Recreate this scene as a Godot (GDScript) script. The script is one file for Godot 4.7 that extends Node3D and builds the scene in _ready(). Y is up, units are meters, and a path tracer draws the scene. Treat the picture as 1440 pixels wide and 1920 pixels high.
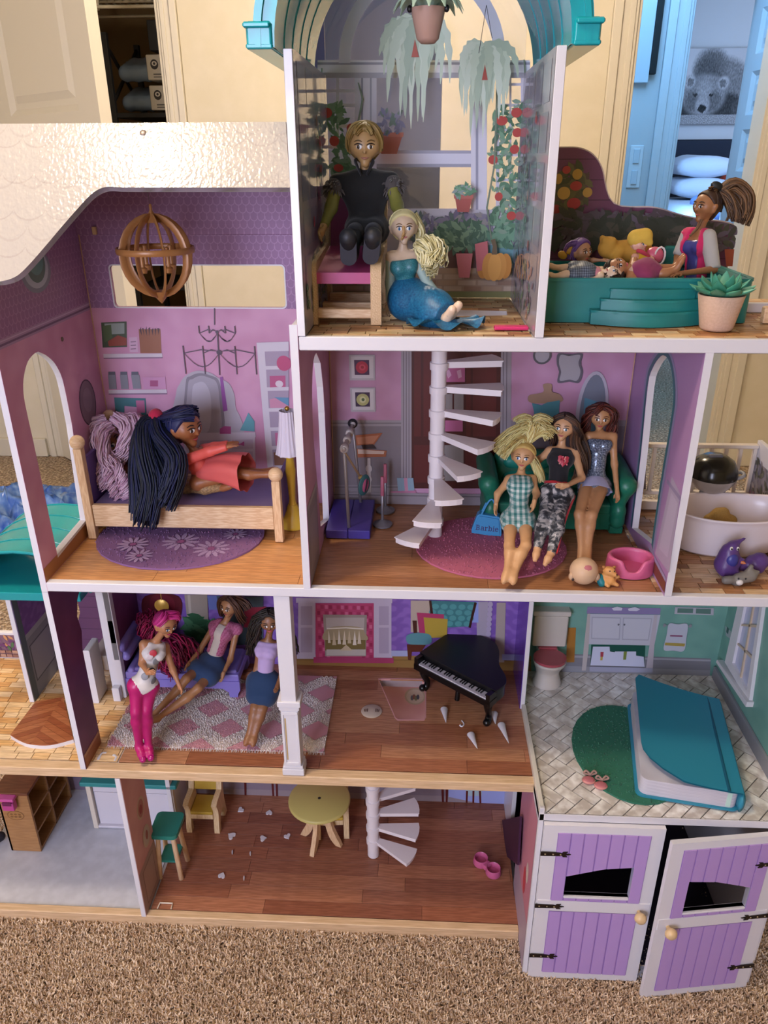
extends Node3D
# A tall wooden dollhouse full of fashion dolls, standing on a beige carpet in front of a cream wall.
# One metre is one metre; the house front is the plane z = 0, the carpet is y = 0.

var rng := RandomNumberGenerator.new()
var mats := {}
var M := {}
var taken := {}
const LAMP := Vector3(-.69,2.4,.35)
const LAMP_E := 1.0
const LAMP2 := Vector3(-.1,2.4,-1.35)  # added fill lamp out of view, brightens the back wall and closet door
const LAMP2_E := 1.25
const HALL_E := 2.6
const BED_E := .8


# ---------------------------------------------------------------- mesh builder
class Mb:
	var v := PackedVector3Array()
	var n := PackedVector3Array()
	var c := PackedColorArray()
	var ix := PackedInt32Array()
	var col := Color.WHITE

	func hue(h: String) -> Mb:
		col = Color.html(h).srgb_to_linear()
		return self

	func vert(p: Vector3,nn: Vector3) -> int:
		v.append(p); n.append(nn); c.append(col)
		return v.size() - 1

	func tri(a: int,b: int,d: int) -> void:
		var g := (v[b] - v[a]).cross(v[d] - v[a])
		if g.length_squared() < 1e-18: return
		if g.dot(n[a] + n[b] + n[d]) > .0:
			ix.append_array([a,d,b])
		else:
			ix.append_array([a,b,d])

	func quad(a: int,b: int,d: int,e: int) -> void:
		tri(a,b,d); tri(a,d,e)

	func flat4(a: Vector3,b: Vector3,d: Vector3,e: Vector3,nn: Vector3) -> void:
		quad(vert(a,nn),vert(b,nn),vert(d,nn),vert(e,nn))

	func box(at: Vector3,size: Vector3,bev := .0008,xf := Basis()) -> Mb:
		var h := size/2.0
		bev = minf(bev,minf(h.x,minf(h.y,h.z))*.9)
		var id := {}
		for sx in [-1,1]:
			for sy in [-1,1]:
				for sz in [-1,1]:
					var s := Vector3(sx,sy,sz)
					for k in 3:
						var p := s*h
						for j in 3:
							if j != k: p[j] -= s[j]*bev
						var nn := Vector3.ZERO
						nn[k] = s[k]
						id[[sx,sy,sz,k]] = vert(at + xf*p,(xf*nn).normalized())
		for k in 3:
			var a := (k + 1) % 3
			var b := (k + 2) % 3
			for s in [-1,1]:
				var q := []
				for t in [[-1,-1],[1,-1],[1,1],[-1,1]]:
					var key := [0,0,0,k]
					key[k] = s; key[a] = t[0]; key[b] = t[1]
					q.append(id[key])
				quad(q[0],q[1],q[2],q[3])
			for sa in [-1,1]:
				for sb in [-1,1]:
					var q := []
					for t in [[-1,a],[-1,b],[1,b],[1,a]]:
						var key := [0,0,0,t[1]]
						key[k] = t[0]; key[a] = sa; key[b] = sb
						q.append(id[key])
					quad(q[0],q[1],q[2],q[3])
		for sx in [-1,1]:
			for sy in [-1,1]:
				for sz in [-1,1]:
					tri(id[[sx,sy,sz,0]],id[[sx,sy,sz,1]],id[[sx,sy,sz,2]])
		return self

	# box from two opposite corners
	func span(a: Vector3,b: Vector3,bev := .0008) -> Mb:
		return box((a + b)/2.0,(b - a).abs(),bev)

	# a surface over a grid of points, normals computed from the grid; closed_u wraps round
	func sheet(g: Array,closed_u := false,flip := false) -> Mb:
		var rows := g.size()
		var cols: int = g[0].size()
		var base := v.size()
		for r in rows:
			for k in cols:
				var l: Vector3 = g[r][(k - 1 + cols) % cols if closed_u else maxi(k - 1,0)]
				var rr: Vector3 = g[r][(k + 1) % cols if closed_u else mini(k + 1,cols - 1)]
				var up: Vector3 = g[maxi(r - 1,0)][k]
				var dn: Vector3 = g[mini(r + 1,rows - 1)][k]
				var nn := (rr - l).cross(dn - up)
				if nn.length_squared() < 1e-20: nn = Vector3.UP
				vert(g[r][k],(-nn if flip else nn).normalized())
		for r in rows - 1:
			for k in (cols if closed_u else cols - 1):
				var k2 := (k + 1) % cols
				quad(base + r*cols + k,base + r*cols + k2,base + (r + 1)*cols + k2,base + (r + 1)*cols + k)
		return self

	# profile of (radius, height) turned round the local y axis
	func lathe(prof: Array,xf := Transform3D(),seg := 20,sx := 1.0,sz := 1.0) -> Mb:
		var rows := prof.size()
		for r in rows - 1:
			var a: Vector2 = prof[r]
			var b: Vector2 = prof[r + 1]
			var t := b - a
			if t.length_squared() < 1e-14: continue
			var na := Vector2(t.y,-t.x).normalized()
			var n0 := na
			var n1 := na
			if r > 0:
				var pt: Vector2 = a - prof[r - 1]
				var pn := Vector2(pt.y,-pt.x).normalized()
				if pn.dot(na) > .6: n0 = (pn + na).normalized()
			if r < rows - 2:
				var nt: Vector2 = prof[r + 2] - b
				var nn2 := Vector2(nt.y,-nt.x).normalized()
				if nn2.dot(na) > .6: n1 = (nn2 + na).normalized()
			var base := v.size()
			for s in seg:
				var w := TAU*s/seg
				var cw := cos(w)
				var sw := sin(w)
				vert(xf*Vector3(a.x*cw*sx,a.y,a.x*sw*sz),(xf.basis*Vector3(n0.x*cw/sx,n0.y,n0.x*sw/sz)).normalized())
				vert(xf*Vector3(b.x*cw*sx,b.y,b.x*sw*sz),(xf.basis*Vector3(n1.x*cw/sx,n1.y,n1.x*sw/sz)).normalized())
			for s in seg:
				var q := base + s*2
				var p := base + ((s + 1) % seg)*2
				quad(q,p,p + 1,q + 1)
		return self

	# tube through points with a radius at each; flat squeezes it along the given direction
	func tube(pts: Array,radii: Array,seg := 6,flat := 1.0,squeeze := Vector3.ZERO) -> Mb:
		var rows := pts.size()
		var base := v.size()
		var prev := Vector3.ZERO
		for r in rows:
			var d: Vector3 = (pts[mini(r + 1,rows - 1)] - pts[maxi(r - 1,0)]).normalized()
			if prev == Vector3.ZERO:
				prev = d.cross(Vector3.UP if absf(d.y) < .9 else Vector3.RIGHT).normalized()
			var a := prev
			if squeeze != Vector3.ZERO:
				a = squeeze
			a = (a - d*a.dot(d)).normalized()
			prev = a
			var b := d.cross(a)
			var rad: float = radii[r] if r < radii.size() else radii[radii.size() - 1]
			for s in seg:
				var w := TAU*s/seg
				var o := a*cos(w)*flat + b*sin(w)
				vert(pts[r] + o*rad,(a*cos(w)/flat + b*sin(w)).normalized())
		for r in rows - 1:
			for s in seg:
				var s2 := (s + 1) % seg
				quad(base + r*seg + s,base + r*seg + s2,base + (r + 1)*seg + s2,base + (r + 1)*seg + s)
		for e in [0,rows - 1]:
			var d: Vector3 = (pts[e] - pts[1 if e == 0 else rows - 2]).normalized()
			var m := vert(pts[e] + d*float(radii[mini(e,radii.size() - 1)])*.35,d)
			for s in seg:
				tri(m,base + e*seg + s,base + e*seg + (s + 1) % seg)
		return self

	func rod(a: Vector3,b: Vector3,ra: float,rb := -1.0,seg := 10) -> Mb:
		var d := (b - a).normalized()
		var x := d.cross(Vector3.UP if absf(d.y) < .9 else Vector3.RIGHT).normalized()
		var l := a.distance_to(b)
		if rb < .0: rb = ra
		return lathe([Vector2(0,0),Vector2(ra*.85,0),Vector2(ra,ra*.15),Vector2(rb,l - rb*.15),Vector2(rb*.85,l),Vector2(0,l)],Transform3D(Basis(x,d,x.cross(d)),a),seg)

	func orb(at: Vector3,r: Vector3,xf := Basis(),seg := 12,rows := 8) -> Mb:
		var base := v.size()
		for j in rows + 1:
			var ph := PI*j/rows
			for s in seg:
				var w := TAU*s/seg
				var u := Vector3(sin(ph)*cos(w),cos(ph),sin(ph)*sin(w))
				vert(at + xf*(u*r),(xf*(u/r)).normalized())
		for j in rows:
			for s in seg:
				var s2 := (s + 1) % seg
				quad(base + j*seg + s,base + j*seg + s2,base + (j + 1)*seg + s2,base + (j + 1)*seg + s)
		return self

	# outline in the local xy plane pushed along local z by d; smooth rounds the side where it turns gently
	func prism(poly: PackedVector2Array,d: float,xf := Transform3D(),smooth := true,caps := 3) -> Mb:
		var tris := Geometry2D.triangulate_polygon(poly)
		if tris.is_empty(): print("no triangles ",poly.size()," ",poly[0])
		var m := poly.size()
		var fz := xf.basis.z.normalized()*signf(d if d != .0 else 1.0)
		for e in 2:
			if not (caps & (1 << e)): continue
			var base := v.size()
			for p in poly: vert(xf*Vector3(p.x,p.y,d*e),fz if e == 1 else -fz)
			for t in range(0,tris.size(),3): tri(base + tris[t],base + tris[t + 1],base + tris[t + 2])
		if d == .0: return self
		var sgn := -1.0 if Geometry2D.is_polygon_clockwise(poly) else 1.0
		for i in m:
			var a := poly[i]
			var b := poly[(i + 1) % m]
			var t := (b - a)
			if t.length_squared() < 1e-14: continue
			var na := Vector2(t.y,-t.x).normalized()*sgn
			var n0 := na
			var n1 := na
			if smooth:
				var tp := a - poly[(i - 1 + m) % m]
				var np := Vector2(tp.y,-tp.x).normalized()*sgn
				if np.dot(na) > .75: n0 = (np + na).normalized()
				var tn := poly[(i + 2) % m] - b
				var nx := Vector2(tn.y,-tn.x).normalized()*sgn
				if nx.dot(na) > .75: n1 = (nx + na).normalized()
			var w0 := (xf.basis*Vector3(n0.x,n0.y,0)).normalized()
			var w1 := (xf.basis*Vector3(n1.x,n1.y,0)).normalized()
			quad(vert(xf*Vector3(a.x,a.y,0),w0),vert(xf*Vector3(b.x,b.y,0),w1),vert(xf*Vector3(b.x,b.y,d),w1),vert(xf*Vector3(a.x,a.y,d),w0))
		return self

	# flat outline at height z, facing the side that z points to
	func face(poly: PackedVector2Array,z: float,xf: Transform3D) -> void:
		var t := Geometry2D.triangulate_polygon(poly)
		var base := v.size()
		for p in poly: vert(xf*Vector3(p.x,p.y,z),xf.basis.z*signf(z))
		for k in range(0,t.size(),3): tri(base + t[k],base + t[k + 1],base + t[k + 2])

	# smooth union of tapered capsules [a, b, ra, rb], meshed as surface nets; clips are [point, normal] planes that cut away what lies beyond
	func blob(caps: Array,cell: float,k: float,clips := []) -> Mb:
		var lo := Vector3(1e9,1e9,1e9)
		var hi := -lo
		for q in caps:
			var r: float = maxf(q[2],q[3]) + 3.0*cell
			for p in [q[0],q[1]]:
				lo = lo.min(p - Vector3(r,r,r)); hi = hi.max(p + Vector3(r,r,r))
		var nx := int((hi.x - lo.x)/cell) + 2
		var ny := int((hi.y - lo.y)/cell) + 2
		var nz := int((hi.z - lo.z)/cell) + 2
		var f := PackedFloat32Array()
		f.resize(nx*ny*nz)
		var sy := nz
		var sx := ny*nz
		var c0 := PackedInt32Array()
		var c1 := PackedInt32Array()
		c0.resize(nx*ny); c1.resize(nx*ny)
		c0.fill(1 << 30)
		var ik := -1.0/k
		for q in caps:
			var a: Vector3 = q[0]
			var b: Vector3 = q[1]
			var ra: float = q[2]
			var rb: float = q[3]
			var ext := maxf(ra,rb) + 2.2*k + 1.5*cell
			var e3 := Vector3(ext,ext,ext)
			var l := ((a.min(b) - e3 - lo)/cell).max(Vector3.ZERO)
			var h := (a.max(b) + e3 - lo)/cell
			var x1 := mini(int(h.x) + 1,nx - 1)
			var y1 := mini(int(h.y) + 1,ny - 1)
			var z0 := int(l.z)
			var z1 := mini(int(h.z) + 1,nz - 1)
			var ab := b - a
			var ll := ab.length_squared()
			var il := 1.0/ll if ll > 1e-12 else .0
			var dr := rb - ra
			for i in range(int(l.x),x1 + 1):
				for j in range(int(l.y),y1 + 1):
					var cc := i*ny + j
					if c0[cc] > z0: c0[cc] = z0
					if c1[cc] < z1: c1[cc] = z1
					var p := Vector3(lo.x + i*cell,lo.y + j*cell,lo.z + z0*cell)
					var o := cc*nz
					for m in range(z0,z1 + 1):
						var pa := p - a
						var t := clampf(pa.dot(ab)*il,.0,1.0)
						var d := (pa - ab*t).length() - ra - dr*t
						if d < ext: f[o + m] += exp(d*ik)
						p.z += cell
		for i in nx:
			for j in ny:
				var cc := i*ny + j
				for m in range(mini(c0[cc],nz),c1[cc] + 1 if c0[cc] < nz else nz):
					var o := cc*nz + m
					var s := f[o]
					var d := -k*log(s) if s > 1e-6 else 4.0*cell
					for cl in clips:
						d = maxf(d,(lo + Vector3(i,j,m)*cell - cl[0]).dot(cl[1]))
					f[o] = d
				if c0[cc] >= nz:
					for m in nz: f[cc*nz + m] = 4.0*cell
				else:
					for m in range(0,c0[cc]): f[cc*nz + m] = 4.0*cell
					for m in range(c1[cc] + 1,nz): f[cc*nz + m] = 4.0*cell
		var idx := {}
		var base := v.size()
		var off := [0,1,sy,sy + 1,sx,sx + 1,sx + sy,sx + sy + 1]
		var ed := [[0,1],[2,3],[4,5],[6,7],[0,2],[1,3],[4,6],[5,7],[0,4],[1,5],[2,6],[3,7]]
		for i in nx - 1:
			for j in ny - 1:
				var cc := i*ny + j
				var m0 := mini(mini(c0[cc],c0[cc + 1]),mini(c0[cc + ny],c0[cc + ny + 1]))
				if m0 >= nz: continue
				var m1 := maxi(maxi(c1[cc],c1[cc + 1]),maxi(c1[cc + ny],c1[cc + ny + 1]))
				for m in range(m0,mini(m1,nz - 2) + 1):
					var o := cc*nz + m
					var neg := f[o] < .0
					if neg == (f[o + 1] < .0) and neg == (f[o + sy] < .0) and neg == (f[o + sy + 1] < .0) and neg == (f[o + sx] < .0) and neg == (f[o + sx + 1] < .0) and neg == (f[o + sx + sy] < .0) and neg == (f[o + sx + sy + 1] < .0): continue
					var sum := Vector3.ZERO
					var cnt := 0
					for e in ed:
						var d0 := f[o + off[e[0]]]
						var d1 := f[o + off[e[1]]]
						if (d0 < .0) != (d1 < .0):
							var t := d0/(d0 - d1)
							var p0 := Vector3(e[0] >> 2,(e[0] >> 1) & 1,e[0] & 1)
							var p1 := Vector3(e[1] >> 2,(e[1] >> 1) & 1,e[1] & 1)
							sum += p0.lerp(p1,t)
							cnt += 1
					idx[o] = v.size()
					v.append(lo + (Vector3(i,j,m) + sum/cnt)*cell); n.append(Vector3.ZERO); c.append(col)
		var tl := ix.size()
		for o in idx:
			var d0 := f[o] < .0
			for ax in 3:
				var st: int = [sx,sy,1][ax]
				var s1: int = [sy,1,sx][ax]
				var s2: int = [1,sx,sy][ax]
				var d1 := f[o + st] < .0
				if d0 == d1: continue
				if not (idx.has(o - s1) and idx.has(o - s2) and idx.has(o - s1 - s2)): continue
				var q: Array = [idx[o],idx[o - s1],idx[o - s1 - s2],idx[o - s2]]
				if d0: ix.append_array([q[0],q[2],q[1],q[0],q[3],q[2]])
				else: ix.append_array([q[0],q[1],q[2],q[0],q[2],q[3]])
		for t in range(tl,ix.size(),3):
			var g := (v[ix[t + 2]] - v[ix[t]]).cross(v[ix[t + 1]] - v[ix[t]])
			for s in 3: n[ix[t + s]] += g
		for i in range(base,v.size()): n[i] = n[i].normalized() if n[i].length_squared() > 0 else Vector3.UP
		return self

	func mesh(off := Vector3.ZERO) -> ArrayMesh:
		var a := []
		a.resize(Mesh.ARRAY_MAX)
		var w := v
		if off != Vector3.ZERO:
			w = v.duplicate()
			for i in w.size(): w[i] -= off
		a[Mesh.ARRAY_VERTEX] = w
		a[Mesh.ARRAY_NORMAL] = n
		a[Mesh.ARRAY_COLOR] = c
		a[Mesh.ARRAY_INDEX] = ix
		var m := ArrayMesh.new()
		if v.size(): m.add_surface_from_arrays(Mesh.PRIMITIVE_TRIANGLES,a)
		return m


# ---------------------------------------------------------------- nodes
func numbered(called: String) -> String:
	var k: int = taken.get(called,0)
	taken[called] = k + 1
	return called if k == 0 else "%s_%03d" % [called,k]

func tag(o: Node3D,label := "",category := "",group := "",kind := "") -> Node3D:
	for q in [["label",label],["category",category],["group",group],["kind",kind]]:
		if q[1] != "": o.set_meta(q[0],q[1])
	return o

# a thing: a Node3D standing at the thing's base, its parts are children
func thing(called: String,label: String,category: String,at := Vector3.ZERO,group := "") -> Node3D:
	var o := Node3D.new()
	o.name = numbered(called)
	add_child(o)
	o.position = at
	return tag(o,label,category,group)

# commits a mesh (given in world axes) as a part of parent, or as a thing of its own
func part(called: String,b: Mb,m: Material,parent: Node3D = null,label := "") -> MeshInstance3D:
	var o := MeshInstance3D.new()
	var off := Vector3.ZERO
	var q: Node = parent
	while q != null and q != self and q is Node3D:
		off += (q as Node3D).position
		q = q.get_parent()
	if parent == null:
		o.name = numbered(called)
		add_child(o)
	else:
		o.name = called
		parent.add_child(o,true)
	o.mesh = b.mesh(off)
	o.material_override = m
	if label != "": o.set_meta("label",label)
	return o

# the same as a thing of one mesh standing at its own base
func lone(called: String,b: Mb,m: Material,label: String,category: String,group := "") -> MeshInstance3D:
	var o := MeshInstance3D.new()
	o.name = numbered(called)
	add_child(o)
	var lo := Vector3(1e9,1e9,1e9)
	var hi := -lo
	for p in b.v:
		lo = lo.min(p); hi = hi.max(p)
	var base := Vector3((lo.x + hi.x)/2,lo.y,(lo.z + hi.z)/2)
	o.position = base
	o.mesh = b.mesh(base)
	o.material_override = m
	tag(o,label,category,group)
	return o

func struct(called: String,b: Mb,m: Material) -> MeshInstance3D:
	var o := part(called,b,m)
	o.set_meta("kind","structure")
	return o

# a copy of a thing with all its parts under the next number, moved by d and turned about its base
func copy(o: Node3D,at: Vector3,turn := .0,label := "") -> Node3D:
	var r: Node3D = o.duplicate()
	var stem := String(o.name)
	r.name = numbered(stem)
	add_child(r)
	r.position = at
	r.rotation.y = turn
	if label != "": r.set_meta("label",label)
	return r


# ---------------------------------------------------------------- shapes in the plane
# an outline from pairs of numbers in tenths of a millimetre
func V(a: Array) -> PackedVector2Array:
	var p := PackedVector2Array()
	for i in range(0,a.size(),2): p.append(Vector2(a[i],a[i + 1])*.0001)
	return p

func ell(cx: float,cy: float,rx: float,ry: float,n := 28) -> PackedVector2Array:
	var p := PackedVector2Array()
	for i in n: p.append(Vector2(cx + rx*cos(TAU*i/n),cy + ry*sin(TAU*i/n)))
	return p

func rect(cx: float,cy: float,rx: float,ry: float,r := .0) -> PackedVector2Array:
	var p := PackedVector2Array()
	if r <= .0:
		return PackedVector2Array([Vector2(cx - rx,cy - ry),Vector2(cx + rx,cy - ry),Vector2(cx + rx,cy + ry),Vector2(cx - rx,cy + ry)])
	for k in 4:
		var c := Vector2(cx + (rx - r) * [1,-1,-1,1][k],cy + (ry - r) * [1,1,-1,-1][k])
		for i in 5: p.append(c + Vector2(r,0).rotated(PI/2*k + PI/8*i))
	return p

# Catmull-Rom through the points
func curvy(p: PackedVector2Array,closed := true,steps := 5) -> PackedVector2Array:
	var o := PackedVector2Array()
	var m := p.size()
	for i in (m if closed else m - 1):
		var a := p[(i - 1 + m) % m] if closed else p[maxi(i - 1,0)]
		var d := p[(i + 2) % m] if closed else p[mini(i + 2,m - 1)]
		for s in steps: o.append(p[i].cubic_interpolate(p[(i + 1) % m],a,d,float(s)/steps))
	if not closed: o.append(p[m - 1])
	return o

func curve3(p: Array,steps := 5) -> Array:
	var o := []
	for i in p.size() - 1:
		for s in steps: o.append(p[i].cubic_interpolate(p[i + 1],p[maxi(i - 1,0)],p[mini(i + 2,p.size() - 1)],float(s)/steps))
	o.append(p[p.size() - 1])
	return o

# an outline with a hole, joined by a hair-thin bridge so that one polygon holds both
func holed(outer: PackedVector2Array,hole: PackedVector2Array) -> PackedVector2Array:
	var bi := 0
	var bj := 0
	var best := 1e9
	for i in outer.size():
		for j in hole.size():
			var d := outer[i].distance_squared_to(hole[j])
			if d < best:
				best = d; bi = i; bj = j
	if Geometry2D.is_polygon_clockwise(outer) == Geometry2D.is_polygon_clockwise(hole):
		hole = hole.duplicate()
		hole.reverse()
		bj = hole.size() - 1 - bj
	var dir := (hole[bj] - outer[bi]).normalized()
	var e := Vector2(-dir.y,dir.x)*(1e-5 if Geometry2D.is_polygon_clockwise(outer) else -1e-5)
	var r := PackedVector2Array()
	for i in outer.size() + 1:
		var q := outer[(bi + i) % outer.size()]
		if i == outer.size(): q -= e
		if i == 0: q += e
		r.append(q)
	var h := PackedVector2Array()
	for j in hole.size() + 1:
		var q := hole[(bj + j) % hole.size()]
		if j == 0: q -= e
		if j == hole.size(): q += e
		h.append(q)
	r.append_array(h)
	return r

func zp(z: float) -> Transform3D: return Transform3D(Basis(), Vector3(0, 0, z))                                  # (x, y) at depth z
func xp(x: float) -> Transform3D: return Transform3D(Basis(Vector3(0, 0, 1), Vector3(0, 1, 0), Vector3(1, 0, 0)), Vector3(x, 0, 0))  # (z, y) across x
func yp(y: float) -> Transform3D: return Transform3D(Basis(Vector3(1, 0, 0), Vector3(0, 0, 1), Vector3(0, 1, 0)), Vector3(0, y, 0))  # (x, z) at height y

# flat print: layers of [outline, colour] on a face, each a hair above the one before
func printed(called: String,layers: Array,xf: Transform3D,side: float,parent: Node3D,m: Material = null,lift := .0003) -> MeshInstance3D:
	var b := Mb.new()
	var z := lift
	var step := minf(.00012,.0025/layers.size())
	for l in layers:
		b.hue(l[1])
		for q in (l[0] if l[0] is Array else [l[0]]): b.face(q,z*side,xf)
		z += step
	return part(called,b,m if m else M.print,parent)


# ---------------------------------------------------------------- materials
func hx(h: String) -> Color: return Color.html(h)

func mk(h: String,rough := .6,metal := .0) -> StandardMaterial3D:
	var m := StandardMaterial3D.new()
	m.albedo_color = hx(h)
	m.roughness = rough
	m.metallic = metal
	return m

func vc(rough := .6,metal := .0) -> StandardMaterial3D:
	var m := mk("ffffff",rough,metal)
	m.vertex_color_use_as_albedo = true
	return m

# a noise texture laid over the world from three sides
func noisy(m: StandardMaterial3D,a: String,b: String,freq: float,scale: Vector3,oct := 4,size := 256,sd := 1) -> StandardMaterial3D:
	var t := NoiseTexture2D.new()
	var f := FastNoiseLite.new()
	f.noise_type = FastNoiseLite.TYPE_SIMPLEX_SMOOTH
	f.frequency = freq
	f.fractal_octaves = oct
	f.seed = sd
	t.noise = f
	t.width = size; t.height = size
	t.seamless = true
	t.generate_mipmaps = false
	var g := Gradient.new()
	g.set_color(0,hx(a)); g.set_color(1,hx(b))
	g.set_offset(0,.2); g.set_offset(1,.8)
	t.color_ramp = g
	m.albedo_texture = t
	m.albedo_color = Color.WHITE
	m.uv1_triplanar = true
	m.uv1_world_triplanar = true
	m.uv1_scale = scale
	return m

func bumpy(m: StandardMaterial3D,freq: float,strength: float,sd := 3,oct := 3,size := 256) -> StandardMaterial3D:
	var t := NoiseTexture2D.new()
	var f := FastNoiseLite.new()
	f.noise_type = FastNoiseLite.TYPE_SIMPLEX_SMOOTH
	f.frequency = freq
	f.fractal_octaves = oct
	f.seed = sd
	t.noise = f
	t.width = size; t.height = size
	t.seamless = true
	t.generate_mipmaps = false
	t.as_normal_map = true
	t.bump_strength = strength
	m.normal_enabled = true
	m.normal_texture = t
	m.normal_scale = 1.0
	return m

func picture(w: int,h: int,paint: Callable) -> ImageTexture:
	var im := Image.create(w,h,false,Image.FORMAT_RGB8)
	for y in h:
		for x in w: im.set_pixel(x,y,paint.call(x,y))
	return ImageTexture.create_from_image(im)

func papered(paint: Callable,tile: float,rough := .5,n := 128) -> StandardMaterial3D:
	var m := mk("ffffff",rough)
	m.albedo_texture = picture(n,n,paint)
	m.uv1_triplanar = true
	m.uv1_world_triplanar = true
	m.uv1_scale = Vector3.ONE/tile
	return m

func materials() -> void:
	M.print = vc(.45)
	M.matte = vc(.85)
	M.satin = vc(.5)
	M.gloss = vc(.25)
	M.plastic = vc(.35)
	M.hair = vc(.55)
	M.metal = vc(.3,.9)
	M.skin = vc(.42)
	M.cloth = vc(.9)
	M.cloth.rim_enabled = true
	M.cloth.rim = .3
	M.white = mk("d9d6da",.35)
	M.white_gloss = mk("dddade",.22)
	M.cream = noisy(mk("ffffff",.85),"e2d8be","e6dcc4",.02,Vector3(2,2,2))
	M.trim = mk("e2dac6",.4)
	M.hall = mk("c9cfd2",.8)
	M.hall_trim = mk("d3dade",.4)
	M.carpet = bumpy(noisy(mk("ffffff",1.0),"8a725a","e4cdb0",.05,Vector3(2.6,2.6,2.6),5,512),.08,14.0)
	M.edge_wood = noisy(mk("ffffff",.45),"c9a880","dcbc96",.02,Vector3(3,40,40),3,256,9)
	M.pine = noisy(mk("ffffff",.5),"d2aa80","e6c8a0",.02,Vector3(8,60,60),3,256,5)
	M.pine_up = noisy(mk("ffffff",.5),"cfa67c","e2c298",.02,Vector3(60,8,60),3,256,6)
	M.glass = mk("ffffff",.02)
	M.glass.transparency = BaseMaterial3D.TRANSPARENCY_ALPHA
	M.glass.albedo_color = Color(.95,.95,1.0,.08)
	# wallpapers: printed paper, so a pattern is right
	var damask := func(a: String,b: String,tile: float) -> StandardMaterial3D:
		var ca := hx(a)
		var cb := hx(b)
		return papered(func(x: int,y: int) -> Color:
			var u := x/128.0*TAU
			var w := y/128.0*TAU
			var s := sin(u*2 + 1.6*sin(w*2))*cos(w*2 - 1.3*sin(u)) + .6*sin(u*3)*sin(w*4)
			return ca.lerp(cb,clampf(s*1.6 + .2,0,1)),tile)
	var scallop := func(a: String,b: String,tile: float) -> StandardMaterial3D:
		var ca := hx(a)
		var cb := hx(b)
		return papered(func(x: int,y: int) -> Color:
			var row := y/32
			var fx := fposmod(x + (16 if row % 2 else 0),32.0) - 16.0
			var fy := fposmod(float(y),32.0) - 4.0
			var r := Vector2(fx,fy).length()
			return cb if absf(r - 15.0) < 2.0 or (absf(fx) < 2.0 and fy > 14) else ca,tile)
	M.paper_plum = damask.call("7a55a8","8a64b6",.09)
	M.paper_violet = scallop.call("93698f","a87fa4",.045)
	M.paper_pink = noisy(mk("ffffff",.5),"c58aa8","cf98b4",.02,Vector3(3,3,3),2)
	M.paper_mauve = noisy(mk("ffffff",.5),"bd8aa6","c796b4",.02,Vector3(3,3,3),2)
	M.paper_lilac = mk("a581ae",.35)
	M.paper_teal = noisy(mk("ffffff",.5),"6a9a8e","76a698",.02,Vector3(3,3,3),2)
	M.paper_red = noisy(mk("ffffff",.5),"cf9896","d8a6a2",.02,Vector3(3,3,3),2)
	M.paper_maroon = noisy(mk("ffffff",.45),"69365e","733e68",.02,Vector3(3,3,3),2)
	M.paper_mulberry = papered(func(_x: int,y: int) -> Color: return hx("6d4463") if y % 64 > 3 else hx("573350"),.05)
	# white roof print: faint fish-scale shingles in relief of the paint
	M.roof = papered(func(x: int,y: int) -> Color:
		var row := y/64
		var fx := fposmod(x + (32 if row % 2 else 0),64.0) - 32.0
		var fy := fposmod(float(y),64.0)
		var arc := 40.0 + sqrt(maxf(.0,1.0 - fx*fx/1024.0))*22.0
		return hx("9f968f") if absf(fy - arc) < 1.4 else hx("aea79f"),.075,.15,128)
	M.roof.uv1_scale = Vector3(13,13,13)
	M.roof = bumpy(M.roof,.045,1.3,8,2,256)
	M.tile = noisy(mk("ffffff",.35),"e0dcd6","f0ece6",.03,Vector3(14,14,14),4,256,12)


# ---------------------------------------------------------------- scene
func _ready() -> void:
	rng.seed = 7
	# camera
	var cam := Camera3D.new()
	cam.name = "camera"
	cam.position = Vector3(0,1.29459,.957)
	cam.rotation = Vector3(deg_to_rad(-24.638),deg_to_rad(3.002),deg_to_rad(-.281))
	cam.fov = 67.19
	cam.near = .02
	add_child(cam)
	cam.current = true
	# environment: a plain overcast daylight outside the windows
	var we := WorldEnvironment.new()
	we.name = "environment"
	var e := Environment.new()
	e.background_mode = Environment.BG_SKY
	e.sky = Sky.new()
	var sm := ProceduralSkyMaterial.new()
	sm.sky_top_color = hx("8fb4e8"); sm.sky_horizon_color = hx("cfdcf0")
	sm.ground_bottom_color = hx("6a6a60"); sm.ground_horizon_color = hx("b0b6ba")
	sm.sky_energy_multiplier = 1.0
	e.sky.sky_material = sm
	e.tonemap_mode = Environment.TONE_MAPPER_LINEAR
	e.tonemap_exposure = 1.1
	e.sdfgi_enabled = true; e.ssao_enabled = true; e.ssil_enabled = true
	we.environment = e
	add_child(we)
	# daylight from the window behind the camera on the left
	daylight("window_light",Vector3(-1.0,1.35,2.44),Vector3(-.15,-.12,-1),Vector2(1.1,1.3),hx("d8deff"),5.6)
	daylight("bedroom_window_light",Vector3(1.7,1.6,-4.5),Vector3(.9,-.15,-.25),Vector2(.9,1.4),hx("8fc4ff"),4.0)  # out of view, placed mid-room to light the far bedroom blue
	materials()
	room()
	house()
	greenhouse()
	patio()
	bedroom()
	lounge()
	balcony()
	living()
	bath()
	ground_floor()
	behind()

func daylight(called: String,at: Vector3,towards: Vector3,size: Vector2,c: Color,energy: float) -> void:
	var l := AreaLight3D.new()
	l.name = called
	add_child(l)
	l.look_at_from_position(at,at + towards,Vector3.FORWARD if absf(towards.normalized().y) > .95 else Vector3.UP)
	l.area_size = size
	l.light_color = c
	l.light_energy = energy
	l.shadow_enabled = true
	l.area_range = 12.0


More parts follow.
